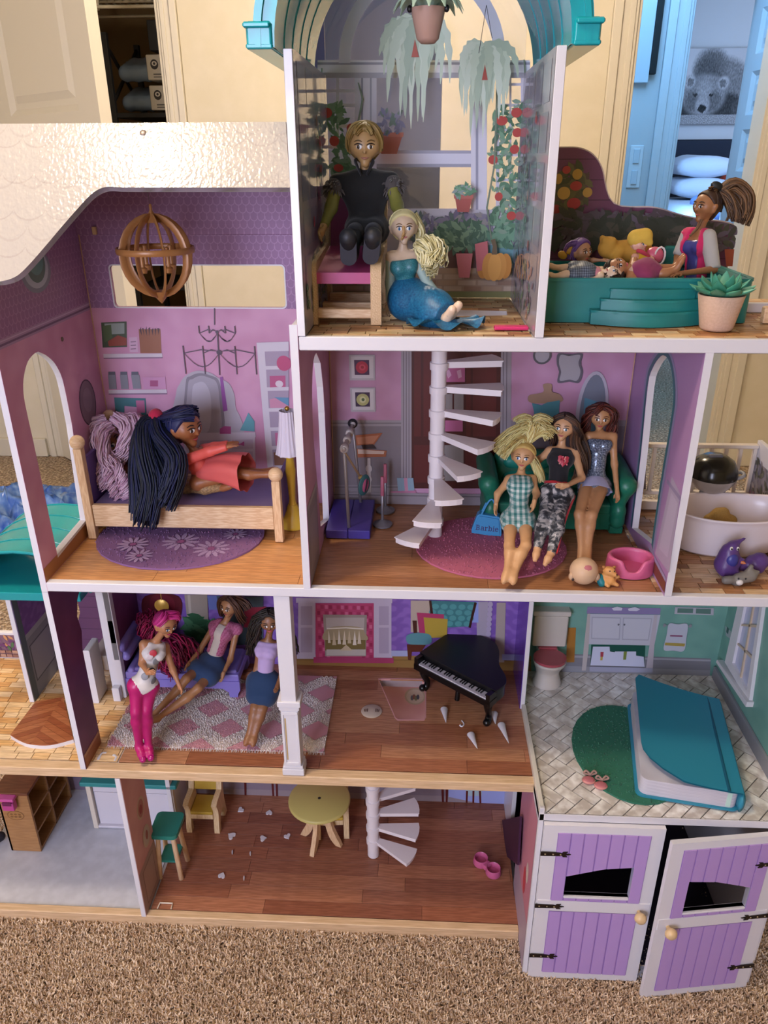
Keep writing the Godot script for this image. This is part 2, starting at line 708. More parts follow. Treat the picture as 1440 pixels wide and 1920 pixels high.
# ---------------------------------------------------------------- the real room around the dollhouse
func room() -> void:
	struct("floor",Mb.new().span(Vector3(-2.6,-.1,-7.0),Vector3(4.2,0,2.7),.0),M.carpet)
	struct("ceiling",Mb.new().span(Vector3(-2.6,2.46,-7.0),Vector3(4.2,2.56,2.7),.0),mk("e6e0d2",.9))
	# back wall with the closet opening, a middle doorway and the doorway to the hall
	var b := Mb.new()
	for s in [[-2.6,-1.7,.0],[-1.7,-1.03,2.05],[-1.03,-.49,.0],[-.49,.055,2.05],[.055,.774,.0],[.774,1.307,2.05],[1.307,2.7,.0]]:
		b.span(Vector3(s[0],s[2],-2.57),Vector3(s[1],2.46,-2.45),.0)
	struct("wall_back",b,M.cream)
	struct("wall_left",Mb.new().span(Vector3(-2.6,0,-7.0),Vector3(-2.5,2.46,2.6),.0),M.cream)
	struct("wall_right",Mb.new().span(Vector3(2.6,0,-2.45),Vector3(2.7,2.46,2.6),.0),M.cream)
	b = Mb.new()
	b.span(Vector3(-2.6,0,2.5),Vector3(-1.6,2.46,2.6),.0).span(Vector3(-.4,0,2.5),Vector3(2.7,2.46,2.6),.0)
	b.span(Vector3(-1.6,0,2.5),Vector3(-.4,.65,2.6),.0).span(Vector3(-1.6,2.05,2.5),Vector3(-.4,2.46,2.6),.0)
	struct("wall_front",b,M.cream)
	b = Mb.new()
	for q in [[-1.6,.65,-.4,.71],[-1.6,1.99,-.4,2.05],[-1.6,.65,-1.54,2.05],[-.46,.65,-.4,2.05],[-1.6,1.33,-.4,1.37]]:
		b.span(Vector3(q[0],q[1],2.51),Vector3(q[2],q[3],2.57),.004)
	var w := struct("window_1",b,M.trim)
	part("pane",Mb.new().span(Vector3(-1.55,.7,2.54),Vector3(-.45,2.0,2.544),.0),M.glass,w)
	struct("baseboard_back",Mb.new().span(Vector3(-2.5,0,-2.45),Vector3(-1.79,.09,-2.43),.004).span(Vector3(-.96,0,-2.45),Vector3(-.49,.09,-2.43),.004).span(Vector3(.14,0,-2.45),Vector3(.69,.09,-2.43),.004).span(Vector3(1.378,0,-2.45),Vector3(2.6,.09,-2.43),.004),M.trim)
	# unseen ceiling lamp above the dollhouse, added fill lamp towards the back wall
	for k in 2: ceiling_lamp([LAMP,LAMP2][k],["round frosted glass ceiling lamp right above the dollhouse","round frosted glass ceiling lamp nearer the closet and hall doors"][k],[LAMP_E,LAMP2_E][k])
	# casings: stepped boards
	casing("trim_1",-1.03,-.955,2.05,-2.45,M.trim,-1.7)
	casing("trim_2",.774,.68,2.05,-2.45,M.trim,1.307)
	casing("trim_3",1.385,1.26,2.12,-3.9,M.hall_trim,1.75)
	# hall and bedroom beyond the right doorway, lit by unseen lights placed inside them
	b = Mb.new()
	b.span(Vector3(.45,0,-4.0),Vector3(1.385,2.46,-3.9),.0).span(Vector3(1.75,0,-4.0),Vector3(3.6,2.46,-3.9),.0).span(Vector3(1.385,2.12,-4.0),Vector3(1.75,2.46,-3.9),.0)
	b.span(Vector3(.45,0,-3.9),Vector3(.55,2.46,-2.57),.0).span(Vector3(3.5,0,-3.9),Vector3(3.6,2.46,-2.57),.0)
	struct("wall_hall",b,M.hall)
	var pw := mk("d6d0cf",.85)
	struct("wall_bedroom",Mb.new().span(Vector3(.7,0,-6.62),Vector3(4.2,2.46,-6.505),.0),pw)
	struct("wall_bedroom_left",Mb.new().span(Vector3(.7,0,-6.5),Vector3(.8,2.46,-4.0),.0),pw)
	struct("wall_bedroom_right",Mb.new().span(Vector3(4.1,0,-6.5),Vector3(4.2,2.46,-4.0),.0),pw)
	daylight("hall_skylight",Vector3(1.15,2.44,-3.25),Vector3(.12,-1,0),Vector2(.9,.9),hx("86c4ff"),HALL_E)  # unseen overhead source, placed to light the hall and its door blue
	daylight("bedroom_daylight",Vector3(3.95,1.7,-5.0),Vector3(-1,-.05,-.45),Vector2(1.2,1.0),hx("fff2ea"),BED_E)  # unseen source on the right, placed to light the canvas print and bed
	b = Mb.new()
	b.span(Vector3(-1.78,0,-3.3),Vector3(-1.7,2.46,-2.57),.0).span(Vector3(-.95,0,-3.3),Vector3(-.87,2.46,-2.57),.0).span(Vector3(-1.78,0,-3.4),Vector3(-.87,2.46,-3.3),.0)
	struct("wall_closet",b,mk("7d6748",.9))
	b = Mb.new()
	b.span(Vector3(-.87,0,-4.2),Vector3(-.79,2.46,-2.57),.0).span(Vector3(.3,0,-4.2),Vector3(.38,2.46,-2.57),.0).span(Vector3(-.87,0,-4.28),Vector3(.38,2.46,-4.2),.0)
	struct("wall_side_room",b,mk("8c8c9e",.9))
	daylight("side_room_daylight",Vector3(-.25,2.3,-3.4),Vector3(0,-1,-.3),Vector2(.5,.5),hx("b4bce0"),.3)  # out of view, placed to light the side room dimly
	# closet door, swung open towards the room
	var hinge := Vector3(-1.695,0,-2.43)
	var free := Vector3(-1.082,0,-1.9)
	var wdt := hinge.distance_to(free)
	var ang := -atan2(free.z - hinge.z,free.x - hinge.x)
	panel_door("door_1",hinge,ang,wdt,2.02,[[.11,.67,.16,.86],[.11,.67,1.02,1.40],[.11,.67,1.45,1.90]],M.trim)
	# six-panel door standing open in the hall
	var ps := []
	for r in [[.2,.75],[.9,1.14],[1.22,1.43],[1.50,1.71],[1.79,2.0]]:
		for c2 in [[.09,.34],[.42,.67]]: ps.append([c2[0],c2[1],r[0],r[1]])
	panel_door("door_2",Vector3(1.75,0,-3.97),-PI/2 + .04,.76,2.08,ps,mk("d5dde2",.35))
	closet_contents()
	far_bedroom()
	side_room()
	carpet_pile()

func ceiling_lamp(at: Vector3,label: String,energy: float) -> void:
	var lamp := thing("ceiling_lamp",label,"lamp",at)
	part("base_plate",Mb.new().lathe([Vector2(0,.06),Vector2(.17,.06),Vector2(.17,.03),Vector2(0,.03)],Transform3D(Basis(),at),28),mk("b9a27c",.3,.8),lamp)
	var glow := mk("fff3dc",.4)
	glow.emission_enabled = true
	glow.emission = hx("ffe2b0")
	glow.emission_energy_multiplier = 14.0
	part("lamp_shade",Mb.new().lathe([Vector2(0,-.05),Vector2(.06,-.045),Vector2(.11,-.03),Vector2(.145,.0),Vector2(.155,.03),Vector2(0,.03)],Transform3D(Basis(),at),28),glow,lamp)
	var l := OmniLight3D.new()
	l.name = numbered("ceiling_lamp_light")
	add_child(l)
	l.position = at + Vector3(0,-.08,0)
	l.light_size = .1
	l.light_color = hx("ffebd2")
	l.light_energy = energy
	l.omni_range = 12.0
	l.omni_attenuation = 2.0
	l.shadow_enabled = true

func casing(called: String,inner: float,outer: float,top: float,z: float,m: Material,other: float) -> void:
	var s := signf(outer - inner)
	var w := absf(outer - inner)
	var b := Mb.new()
	for q in [[inner,s],[other,-s]]:
		b.span(Vector3(q[0],0,z),Vector3(q[0] + q[1]*w,top + w,z + .012),.003)
		b.span(Vector3(q[0] + q[1]*w*.62,0,z),Vector3(q[0] + q[1]*w,top + w,z + .022),.004)
		b.span(Vector3(q[0] + q[1]*w*.12,0,z),Vector3(q[0] + q[1]*w*.36,top,z + .017),.003)
		b.span(Vector3(q[0] - q[1]*.012,0,z - .12),Vector3(q[0] + q[1]*.002,top,z + .004),.002)
	b.span(Vector3(minf(inner,other),top,z),Vector3(maxf(inner,other),top + w,z + .02),.003)
	struct(called,b,m)

# a door with recessed moulded panels, hinge at the given point
func panel_door(called: String,at: Vector3,turn: float,w: float,h: float,panels: Array,m: Material) -> void:
	var o := Node3D.new()
	o.name = called
	add_child(o)
	o.position = at
	o.rotation.y = turn
	o.set_meta("kind","structure")
	var outer := PackedVector2Array([Vector2(0,.01),Vector2(w,.01),Vector2(w,h),Vector2(0,h)])
	var b := Mb.new()
	# stiles and rails round the panels, then the panels
	b.span(Vector3(0,.01,-.005),Vector3(w,h,-.001),.001)
	var xs := [.0,w]
	for p in panels:
		for x in [p[0],p[1]]:
			if not x in xs: xs.append(x)
	xs.sort()
	for k in xs.size() - 1:
		var ys := [.01]
		for p in panels:
			if p[0] <= xs[k] + .001 and p[1] >= xs[k + 1] - .001: ys.append_array([p[2],p[3]])
		ys.append(h)
		ys.sort()
		for j in range(0,ys.size() - 1,2):
			for s in [-1,1]: b.box(Vector3((xs[k] + xs[k + 1])/2,(ys[j] + ys[j + 1])/2,-.003 + s*.011),Vector3(xs[k + 1] - xs[k],ys[j + 1] - ys[j],.02),.0)
	var fr := MeshInstance3D.new()
	fr.name = "door_frame"
	fr.mesh = b.mesh()
	fr.material_override = m
	o.add_child(fr)
	for p in panels:
		var q := Mb.new()
		var r := .022
		for s in [-1.0,1.0]:
			var f0: float = -.003 + s*.021
			var f1: float = -.003 + s*.004
			var f2: float = -.003 + s*.016
			var c := [Vector2(p[0],p[2]),Vector2(p[1],p[2]),Vector2(p[1],p[3]),Vector2(p[0],p[3])]
			var ins := func(t: float,z: float) -> Array:
				return [Vector3(p[0] + t,p[2] + t,z),Vector3(p[1] - t,p[2] + t,z),Vector3(p[1] - t,p[3] - t,z),Vector3(p[0] + t,p[3] - t,z)]
			var rings := [ins.call(.0,f0),ins.call(r,f1),ins.call(r*1.9,f1),ins.call(r*3.0,f2)]
			for k in 3:
				for e in 4:
					var a: Vector3 = rings[k][e]
					var d: Vector3 = rings[k][(e + 1) % 4]
					var nn := (d - a).cross(rings[k + 1][e] - a).normalized()
					if nn.z*s < 0: nn = -nn
					q.flat4(a,d,rings[k + 1][(e + 1) % 4],rings[k + 1][e],nn)
			q.flat4(rings[3][0],rings[3][1],rings[3][2],rings[3][3],Vector3(0,0,s))
		var pm := MeshInstance3D.new()
		pm.name = "door_panel"
		pm.mesh = q.mesh()
		pm.material_override = m
		o.add_child(pm,true)

func closet_contents() -> void:
	var sh := thing("wire_shelf","white wire shelf with a slanting brace high inside the dark closet","shelf",Vector3(-1.35,1.8,-2.9))
	var b := Mb.new()
	for k in 3: b.rod(Vector3(-1.69,1.915 - .03*(k/2),-2.75 - .17*k),Vector3(-.96,1.915 - .03*(k/2),-2.75 - .17*k),.006)
	b.rod(Vector3(-1.69,1.87,-2.75),Vector3(-.96,1.87,-2.75),.007)
	part("rail",b,M.trim,sh)
	b = Mb.new()
	for k in 22: b.rod(Vector3(-1.68 + k*.033,1.918,-3.1),Vector3(-1.68 + k*.033,1.918,-2.75),.0025,-1,6)
	b.rod(Vector3(-1.38,2.1,-2.78),Vector3(-1.38,1.86,-2.76),.012)
	part("wire",b,M.trim,sh)
	part("brace",Mb.new().rod(Vector3(-1.13,1.93,-2.75),Vector3(-1.01,1.66,-3.25),.009),M.trim,sh)
	var rk := thing("storage_rack","black folding rack with crossed side bars inside the closet","rack",Vector3(-1.2,0,-2.95))
	b = Mb.new()
	for x in [-1.36,-.98]:
		for z in [-2.75,-3.15]: b.span(Vector3(x - .012,0,z - .012),Vector3(x + .012,1.78,z + .012),.002)
	part("post",b.hue("17171a"),vcm("17171a"),rk)
	for y in [.35,.75,1.17,1.48]:
		part("rack_shelf",Mb.new().span(Vector3(-1.36,y - .02,-3.15),Vector3(-.97,y,-2.74),.003),vcm("121216"),rk)
	b = Mb.new()
	for y in [1.2,1.5]:
		b.rod(Vector3(-1.37,y,-2.75),Vector3(-1.36,y + .26,-3.15),.008); b.rod(Vector3(-1.37,y + .26,-2.75),Vector3(-1.36,y,-3.15),.008)
	part("cross_bar",b,vcm("17171a"),rk)
	# plastic-wrapped packs with printed labels
	for k in 2:
		var y := 1.485 + .115*k
		var pk := thing("wrapped_pack",["lower plastic wrapped pack with a printed label on the black closet rack","upper plastic wrapped pack with a printed label on the black closet rack"][k],"pack",Vector3(-1.16,y,-2.85),"wrapped packs on the closet rack")
		b = Mb.new()
		var cp := []
		for i in 3:
			cp.append([Vector3(-1.31 + .05*i,y + .035,-2.82),Vector3(-1.31 + .05*i,y + .075,-2.95),.034,.034])
		b.blob(cp,.012,.008)
		part("wrapped_bottles",b,mk("7e94b0",.2),pk)
		b = Mb.new()
		b.span(Vector3(-1.20,y + .004,-2.9),Vector3(-1.08,y + .1,-2.765),.004)
		var lb := part("printed_label",b,vcm("cfcac0"),pk)
		printed("emblem",[[ell(-1.165,y + .063,.017,.019),"2b2a2c"],[ell(-1.165,y + .066,.011,.009),"d8d2c8"],[ell(-1.165,y + .066,.005,.005),"2b2a2c"],[rect(-1.115,y + .07,.022,.014),"8d8a88"],[rect(-1.135,y + .026,.038,.003),"6b6966"],[rect(-1.135,y + .016,.038,.002),"6b6966"]],zp(-2.765),1,lb)
	lone("carton",Mb.new().span(Vector3(-1.19,1.717,-3.0),Vector3(-1.08,1.83,-2.8),.003),vcm("161a22"),"dark carton standing on top of the wrapped packs in the closet","carton")
	var jar := Mb.new().lathe([Vector2(0,0),Vector2(.045,0),Vector2(.05,.01),Vector2(.05,.1),Vector2(.04,.11),Vector2(.04,.13),Vector2(0,.13)],Transform3D(Basis(),Vector3(-1.03,.755,-2.7)),18)
	lone("canister",jar,vcm("c9c6be"),"pale canister on the black closet rack seen through the dollhouse slot","canister")

func vcm(h: String,rough := .6,metal := .0) -> StandardMaterial3D:
	var key := "%s_%s_%s" % [h,rough,metal]
	if not mats.has(key): mats[key] = mk(h,rough,metal)
	return mats[key]

func far_bedroom() -> void:
	var sw := thing("light_switch","double light switch plate on the blue-lit hall wall","switch",Vector3(1.18,1.12,-3.9))
	part("plate",Mb.new().box(Vector3(1.18,1.245,-3.896),Vector3(.075,.22,.008),.003),vcm("dfe6ea",.3),sw)
	for y in [1.19,1.30]: part("rocker",Mb.new().box(Vector3(1.18,y,-3.89),Vector3(.034,.075,.008),.003),vcm("cfdbe4",.3),sw)
	var fr := thing("wall_frame","pale frame with a black inner edge hanging on the hall wall above the switch","frame",Vector3(1.18,1.66,-3.9))
	part("frame",Mb.new().span(Vector3(1.06,1.66,-3.9),Vector3(1.19,2.3,-3.87),.004),vcm("c7d3dc"),fr)
	part("black_edge",Mb.new().span(Vector3(1.19,1.70,-3.9),Vector3(1.225,2.3,-3.865),.004),vcm("0c0d10"),fr)
	# canvas print of a resting bear
	var cv := thing("canvas_print","grey canvas print of a resting brown bear above the dark headboard","picture",Vector3(2.33,1.54,-6.46))
	var pm := mk("ffffff",.8)
	pm.albedo_texture = bear_picture()
	pm.uv1_triplanar = true
	pm.uv1_world_triplanar = true
	# the picture is .80 m by .56 m; the texture starts at its left top corner
	pm.uv1_scale = Vector3(1.0/.8,1.0/.56,1.0)
	pm.uv1_offset = Vector3(-1.93/.8,-2.10/.56,0)
	part("canvas",Mb.new().span(Vector3(1.93,1.54,-6.5),Vector3(2.73,2.10,-6.46),.0),pm,cv)
	lone("headboard",Mb.new().span(Vector3(1.7,.2,-6.5),Vector3(3.4,1.43,-6.42),.02),vcm("1c2233",.8),"dark navy headboard against the pale bedroom wall","headboard")
	lone("mattress",Mb.new().span(Vector3(1.75,.35,-6.4),Vector3(3.35,.98,-4.7),.06),vcm("b9c0cc",.9),"white made up mattress in the far bedroom","mattress")
	var nm := ["upper white pillow stacked on the far bed","lower white pillow stacked on the far bed"]
	for k in 2:
		var y := 1.07 if k else 1.225
		var cp := []
		for i in 5: cp.append([Vector3(2.02 + i*.085,y + .015*sin(i*1.4 + k),-6.1),Vector3(2.02 + i*.085,y,-5.8),.05 + .018*sin(PI*i/4.0),.05 + .018*sin(PI*i/4.0)])
		lone("pillow",Mb.new().blob(cp,.02,.03),vcm("ccced8",.9),nm[k],"pillow","white pillows on the far bed")
	var rp := thing("cushion","red cushion with white snowflake spots on the far bed","cushion",Vector3(2.52,.98,-6.0))
	part("cover",Mb.new().blob([[Vector3(2.45,1.09,-6.02),Vector3(2.62,1.09,-6.02),.075,.075],[Vector3(2.45,1.03,-5.98),Vector3(2.62,1.03,-5.98),.075,.075]],.02,.02),vcm("d2553c",.9),rp)
	var b := Mb.new().hue("f0ece8")
	for i in 4:
		for j in 3: b.orb(Vector3(2.44 + i*.058,1.02 + j*.05,-5.92 - .012*absf(j - .5)),Vector3(.014,.012,.012))
	part("spots",b,M.matte,rp)
	var cp := []
	for i in 6: cp.append([Vector3(1.98 + .09*i,.99 + .02*sin(i*2.3),-5.25),Vector3(1.96 + .09*i,.97,-4.72),.045,.06])
	lone("blanket",Mb.new().blob(cp,.025,.03),vcm("6f86b8",.95),"rumpled blue blanket at the end of the far bed","blanket")

func bear_picture() -> ImageTexture:
	var fn := FastNoiseLite.new()
	fn.seed = 5
	fn.frequency = .09
	var w := 320
	var h := 224
	# soft ellipses painted back to front: cx, cy, rx, ry, grey, edge, streak
	var el := [[.58,.52,.40,.40,.52,.10],[.40,.26,.22,.26,.44,.10],[.80,.62,.20,.28,.5,.1],[.36,.30,.16,.18,.36,.10],
		[.62,.74,.30,.17,.22,.06],[.10,.80,.12,.09,.2,.06],[.36,.60,.31,.28,.56,.06],[.14,.42,.075,.09,.74,.03],[.15,.43,.045,.055,.48,.02],[.61,.44,.075,.085,.72,.03],[.60,.45,.045,.052,.46,.02],
		[.22,.68,.11,.13,.42,.06],[.50,.68,.11,.13,.42,.06],[.36,.54,.10,.14,.64,.06],[.245,.60,.024,.022,.16,.01],[.455,.60,.024,.022,.16,.01],[.36,.73,.10,.12,.66,.03],[.36,.78,.055,.05,.12,.015],[.88,.75,.03,.12,.8,.02],[.82,.78,.05,.10,.3,.03]]
	return picture(w,h,func(x: int,y: int) -> Color:
		var u := (x/float(w) - .47)/.74 + .375
		var t := y/float(h)
		var g := .83 - .05*u
		var n := fn.get_noise_2d(x*2.2,y*.9)
		if t > .86:
			g = .62 + .35*fn.get_noise_2d(x*3.0,y*3.0)
			if t > .985: g = .5
		else:
			if t > .68: g = .25
			for e in el:
				var d := (Vector2((u - e[0])/e[2],(t - e[1])/e[3]).length() - 1.0)*minf(e[2],e[3])
				d += n*.018
				var a := clampf(.5 - d/float(e[5]),.0,1.0)
				g = lerpf(g,e[4] + n*.16,a)
		return Color(g*1.0,g*.955,g*.95))

func side_room() -> void:
	# a dark office chair in the dim room behind the middle doorway
	var o := thing("office_chair","dark office chair with curved arms in the dim side room","chair",Vector3(-.05,0,-3.0))
	part("seat",Mb.new().blob([[Vector3(-.22,.5,-3.2),Vector3(.08,.5,-3.2),.06,.06],[Vector3(-.22,.5,-2.9),Vector3(.08,.5,-2.9),.06,.06]],.025,.03),vcm("22222c",.7),o)
	part("backrest",Mb.new().tube(curve3([Vector3(-.2,.55,-3.3),Vector3(-.17,.9,-3.4),Vector3(-.1,1.2,-3.42),Vector3(-.08,1.28,-3.4)]),[.09],10,2.2,Vector3(1,0,0)),vcm("2a2a35",.7),o)
	for x in [-.3,.1]:
		part("armrest",Mb.new().tube(curve3([Vector3(x,.5,-3.05),Vector3(x + .02,.72,-2.95),Vector3(x,.8,-3.1),Vector3(x,.78,-3.3)]),[.02],8),vcm("1a1a22",.4),o)
	part("column",Mb.new().rod(Vector3(-.07,.06,-3.05),Vector3(-.07,.45,-3.05),.03),vcm("1a1a22",.4),o)
	for k in 5:
		part("leg",Mb.new().rod(Vector3(-.07,.08,-3.05),Vector3(-.07 + .27*cos(k*TAU/5),.02,-3.05 + .27*sin(k*TAU/5)),.022,.015),vcm("1a1a22",.4),o)

# shaggy pile of the carpet in front of the house: short bent tufts
func carpet_pile() -> void:
	var tuft := Mb.new()
	for k in 3:
		var w := TAU*k/3.0 + .4
		var d := Vector3(cos(w),0,sin(w))
		tuft.tube([d*.0004,d*.0012 + Vector3(0,.0045,0),d*.0032 + Vector3(0,.0075,0)],[.0011,.0013,.0005],4)
	var spots := []
	for q in [[-.82,1.0,-.03,.42,.0043],[.56,.95,-1.0,-.03,.008],[-1.0,-.72,-.6,-.03,.008]]:
		var x: float = q[0]
		while x < q[1]:
			var z: float = q[2]
			while z < q[3]:
				spots.append(Vector3(x + rng.randf_range(-1,1)*q[4]*.6,rng.randf_range(-.0035,.0008),z + rng.randf_range(-1,1)*q[4]*.6))
				z += q[4]
			x += q[4]
	var mm := MultiMesh.new()
	mm.transform_format = MultiMesh.TRANSFORM_3D
	mm.use_colors = true
	mm.mesh = tuft.mesh()
	mm.instance_count = spots.size()
	var fn := FastNoiseLite.new()
	fn.frequency = 6.0
	for i in spots.size():
		var s := rng.randf_range(.9,1.7)
		var t := Basis(Vector3(rng.randf_range(-1,1),0,rng.randf_range(-1,1)).normalized(),rng.randf_range(.0,.75))*Basis(Vector3.UP,rng.randf()*TAU)
		mm.set_instance_transform(i,Transform3D(t.scaled(Vector3(s,s,s)),spots[i]))
		var g := rng.randf()*.75 + .25*(fn.get_noise_2d(spots[i].x*10,spots[i].z*10)*.5 + .5)
		mm.set_instance_color(i,hx("b8987a").lerp(hx("fae4c6"),g).srgb_to_linear())
	var o := MultiMeshInstance3D.new()
	o.name = "carpet_pile"
	o.multimesh = mm
	o.material_override = vc(1.0)
	add_child(o)
	tag(o,"shaggy beige carpet pile in front of the dollhouse","carpet","","stuff")


# ---------------------------------------------------------------- the dollhouse
var H: Node3D   # the dollhouse: everything glued and screwed to it is a part

func house() -> void:
	H = thing("dollhouse","tall white wooden dollhouse with purple rooms and a teal arched greenhouse on top","dollhouse",Vector3(-.1,0,-.15))
	var wood := M.edge_wood as Material
	M.plank = noisy(vc(.38),"d8d0c8","ffffff",.02,Vector3(4,50,50),3,256,21)
	# slabs and their front beams
	part("ground_slab",Mb.new().span(Vector3(-.86,0,-.31),Vector3(.19,.0225,-.014),.0),M.white,H)
	part("ground_beam",Mb.new().span(Vector3(-.86,0,-.016),Vector3(.19,.0276,0),.002),wood,H)
	part("middle_beam",Mb.new().span(Vector3(-.86,.3763 - .019,-.02),Vector3(.19 + .003,.3763,0),.0022),wood,H)
	part("upper_beam",Mb.new().span(Vector3(-.548,.732 - .0155,-.012),Vector3(.62,.732,.0),.0016),M.white,H)
	part("top_beam",Mb.new().span(Vector3(-.156,1.0936 - .018,-.008),Vector3(.62,1.0936,.0),.0016),M.white,H)
	# floors: planks and printed stone strips, each piece its own
	var hole: PackedVector2Array = V([-754,-2625,-680,-2656,90,-2663,140,-2611,146,-1584,115,-1506,-341,-1485,-389,-1530])
	var sheet := PackedVector2Array([Vector2(-.86,-.31),Vector2(.19,-.31),Vector2(.19,-.018),Vector2(-.86,-.018)])
	var mf := part("middle_floor",Mb.new().prism(holed(sheet,hole),.014,yp(.3763 - .0172),false),M.white,H)
	var warm := ["ac7250","b67c5a","a06646","b07654","bd8862"]
	planks(mf,-.5,.19,-.305,-.021,.3763 - .0032,.03,warm,hole)
	part("hole_trim",Mb.new().prism(holed(V([-773,-2665,-682,-2690,102,-2704,161,-2625,161,-1567,127,-1477,-355,-1455,-404,-1518]),hole),.0175,yp(.3763 - .017)),vcm("d8a09c",.5),H)
	strips(mf,[-.86,-.502,-.305,-.021],.3763 - .0032,.0145,["f0c890","f4d2a0","e6b87a","f6d8ac","deaa6c"])
	var gf := part("ground_floor",Mb.new().span(Vector3(-.49,.0215,-.305),Vector3(.19,.0235,-.016),.0),vcm("6a3a28"),H)
	planks(gf,-.49,.19,-.305,-.0165,.0235,.03,["a06850","aa7258","945c46","a4684e","b47a5c"])
	part("shop_floor",Mb.new().span(Vector3(-.86,.0225,-.305),Vector3(-.497,.0245,-.0165),.0),noisy(mk("ffffff",.5),"bcbdc4","c8c9d0",.02,Vector3(6,6,6)),H)
	var uf := part("upper_floor",Mb.new().span(Vector3(-.547,.732 - .0155,-.31),Vector3(.62,.732 - .004,-.011),.0),M.white,H)
	planks(uf,-.547,-.167,-.305,-.0125,.732 - .004,.03,["dca068","e2a870","d69a60","de9f66"])
	planks(uf,-.157,.338,-.305,-.0125,.732 - .004,.03,["b07c56","b8845e","a8744e","b48058"])
	strips(uf,[.339,.62,-.305,-.0125],.732 - .004,.0145,["cc9c70","e0b88c","a0704a","e8c8a0","b88458"])
	var gap: PackedVector2Array = V([76,-2161,1211,-2054,1178,-1543,335,-1440])
	var tf_sheet := PackedVector2Array([Vector2(-.156,-.31),Vector2(.62,-.31),Vector2(.62,-.007),Vector2(-.156,-.007)])
	var tf := part("top_floor",Mb.new().prism(holed(tf_sheet,gap),.013,yp(1.0936 - .017),false),M.white,H)
	strips(tf,[-.147,.135,-.305,-.0085],1.0936 - .004,.0145,["b08a60","c79a6c","e0c498","9a7048","c8b084"],gap)
	strips(tf,[.148,.62,-.305,-.0085],1.0936 - .004,.0145,["c8945c","dcac78","b07848","e6c090","e8caa0"])
	walls()
	roof()
	garage()

# boards running along x in rows, butt joints staggered
func planks(parent: Node3D,x0: float,x1: float,z0: float,z1: float,y: float,w: float,hues: Array,gap := PackedVector2Array()) -> void:
	var z := z1
	var row := 0
	while z > z0 + .002:
		var za := maxf(z - w,z0)
		var x := x0 - rng.randf()*.12
		while x < x1:
			var l := .19 + rng.randf()*.12
			var a := maxf(x,x0)
			var d := minf(x + l,x1)
			if d - a > .004:
				piece("plank",parent,Rect2(a,za,d - a,z - za),y,.003 + rng.randf()*.0002,hues[rng.randi() % hues.size()],gap,.00025)
			x += l
		z = za
		row += 1

# printed stone strips of uneven length
func strips(parent: Node3D,area: Array,y: float,w: float,hues: Array,gap := PackedVector2Array()) -> void:
	var z: float = area[3]
	while z > area[2] + .002:
		var za := maxf(z - w,area[2])
		var x: float = area[0] - rng.randf()*.03
		while x < area[1]:
			var l := .022 + rng.randf()*.03
			var a := maxf(x,area[0])
			var d := minf(x + l,area[1])
			if d - a > .003:
				piece("brick",parent,Rect2(a,za,d - a,z - za),y,.003 + rng.randf()*.0003,hues[rng.randi() % hues.size()],gap,.0009)
			x += l
		z = za

func piece(called: String,parent: Node3D,r: Rect2,y: float,h: float,hue: String,gap: PackedVector2Array,joint: float) -> void:
	var q := PackedVector2Array([r.position,r.position + Vector2(r.size.x,0),r.end,r.position + Vector2(0,r.size.y)])
	if gap.size():
		var cut := Geometry2D.clip_polygons(q,gap)
		if cut.is_empty(): return
		if cut.size() > 1 or cut[0].size() != 4 or not Rect2(cut[0][0],Vector2.ZERO).expand(cut[0][2]).is_equal_approx(r):
			var bb := Mb.new().hue(hue)
			for c in cut: bb.prism(c,h,yp(y),false)
			part(called,bb,M.plank,parent)
			return
	var b := Mb.new().hue(hue)
	b.box(Vector3(r.get_center().x,y + h/2,r.get_center().y),Vector3(r.size.x - joint,h,r.size.y - joint),.0004)
	part(called,b,M.plank,parent)

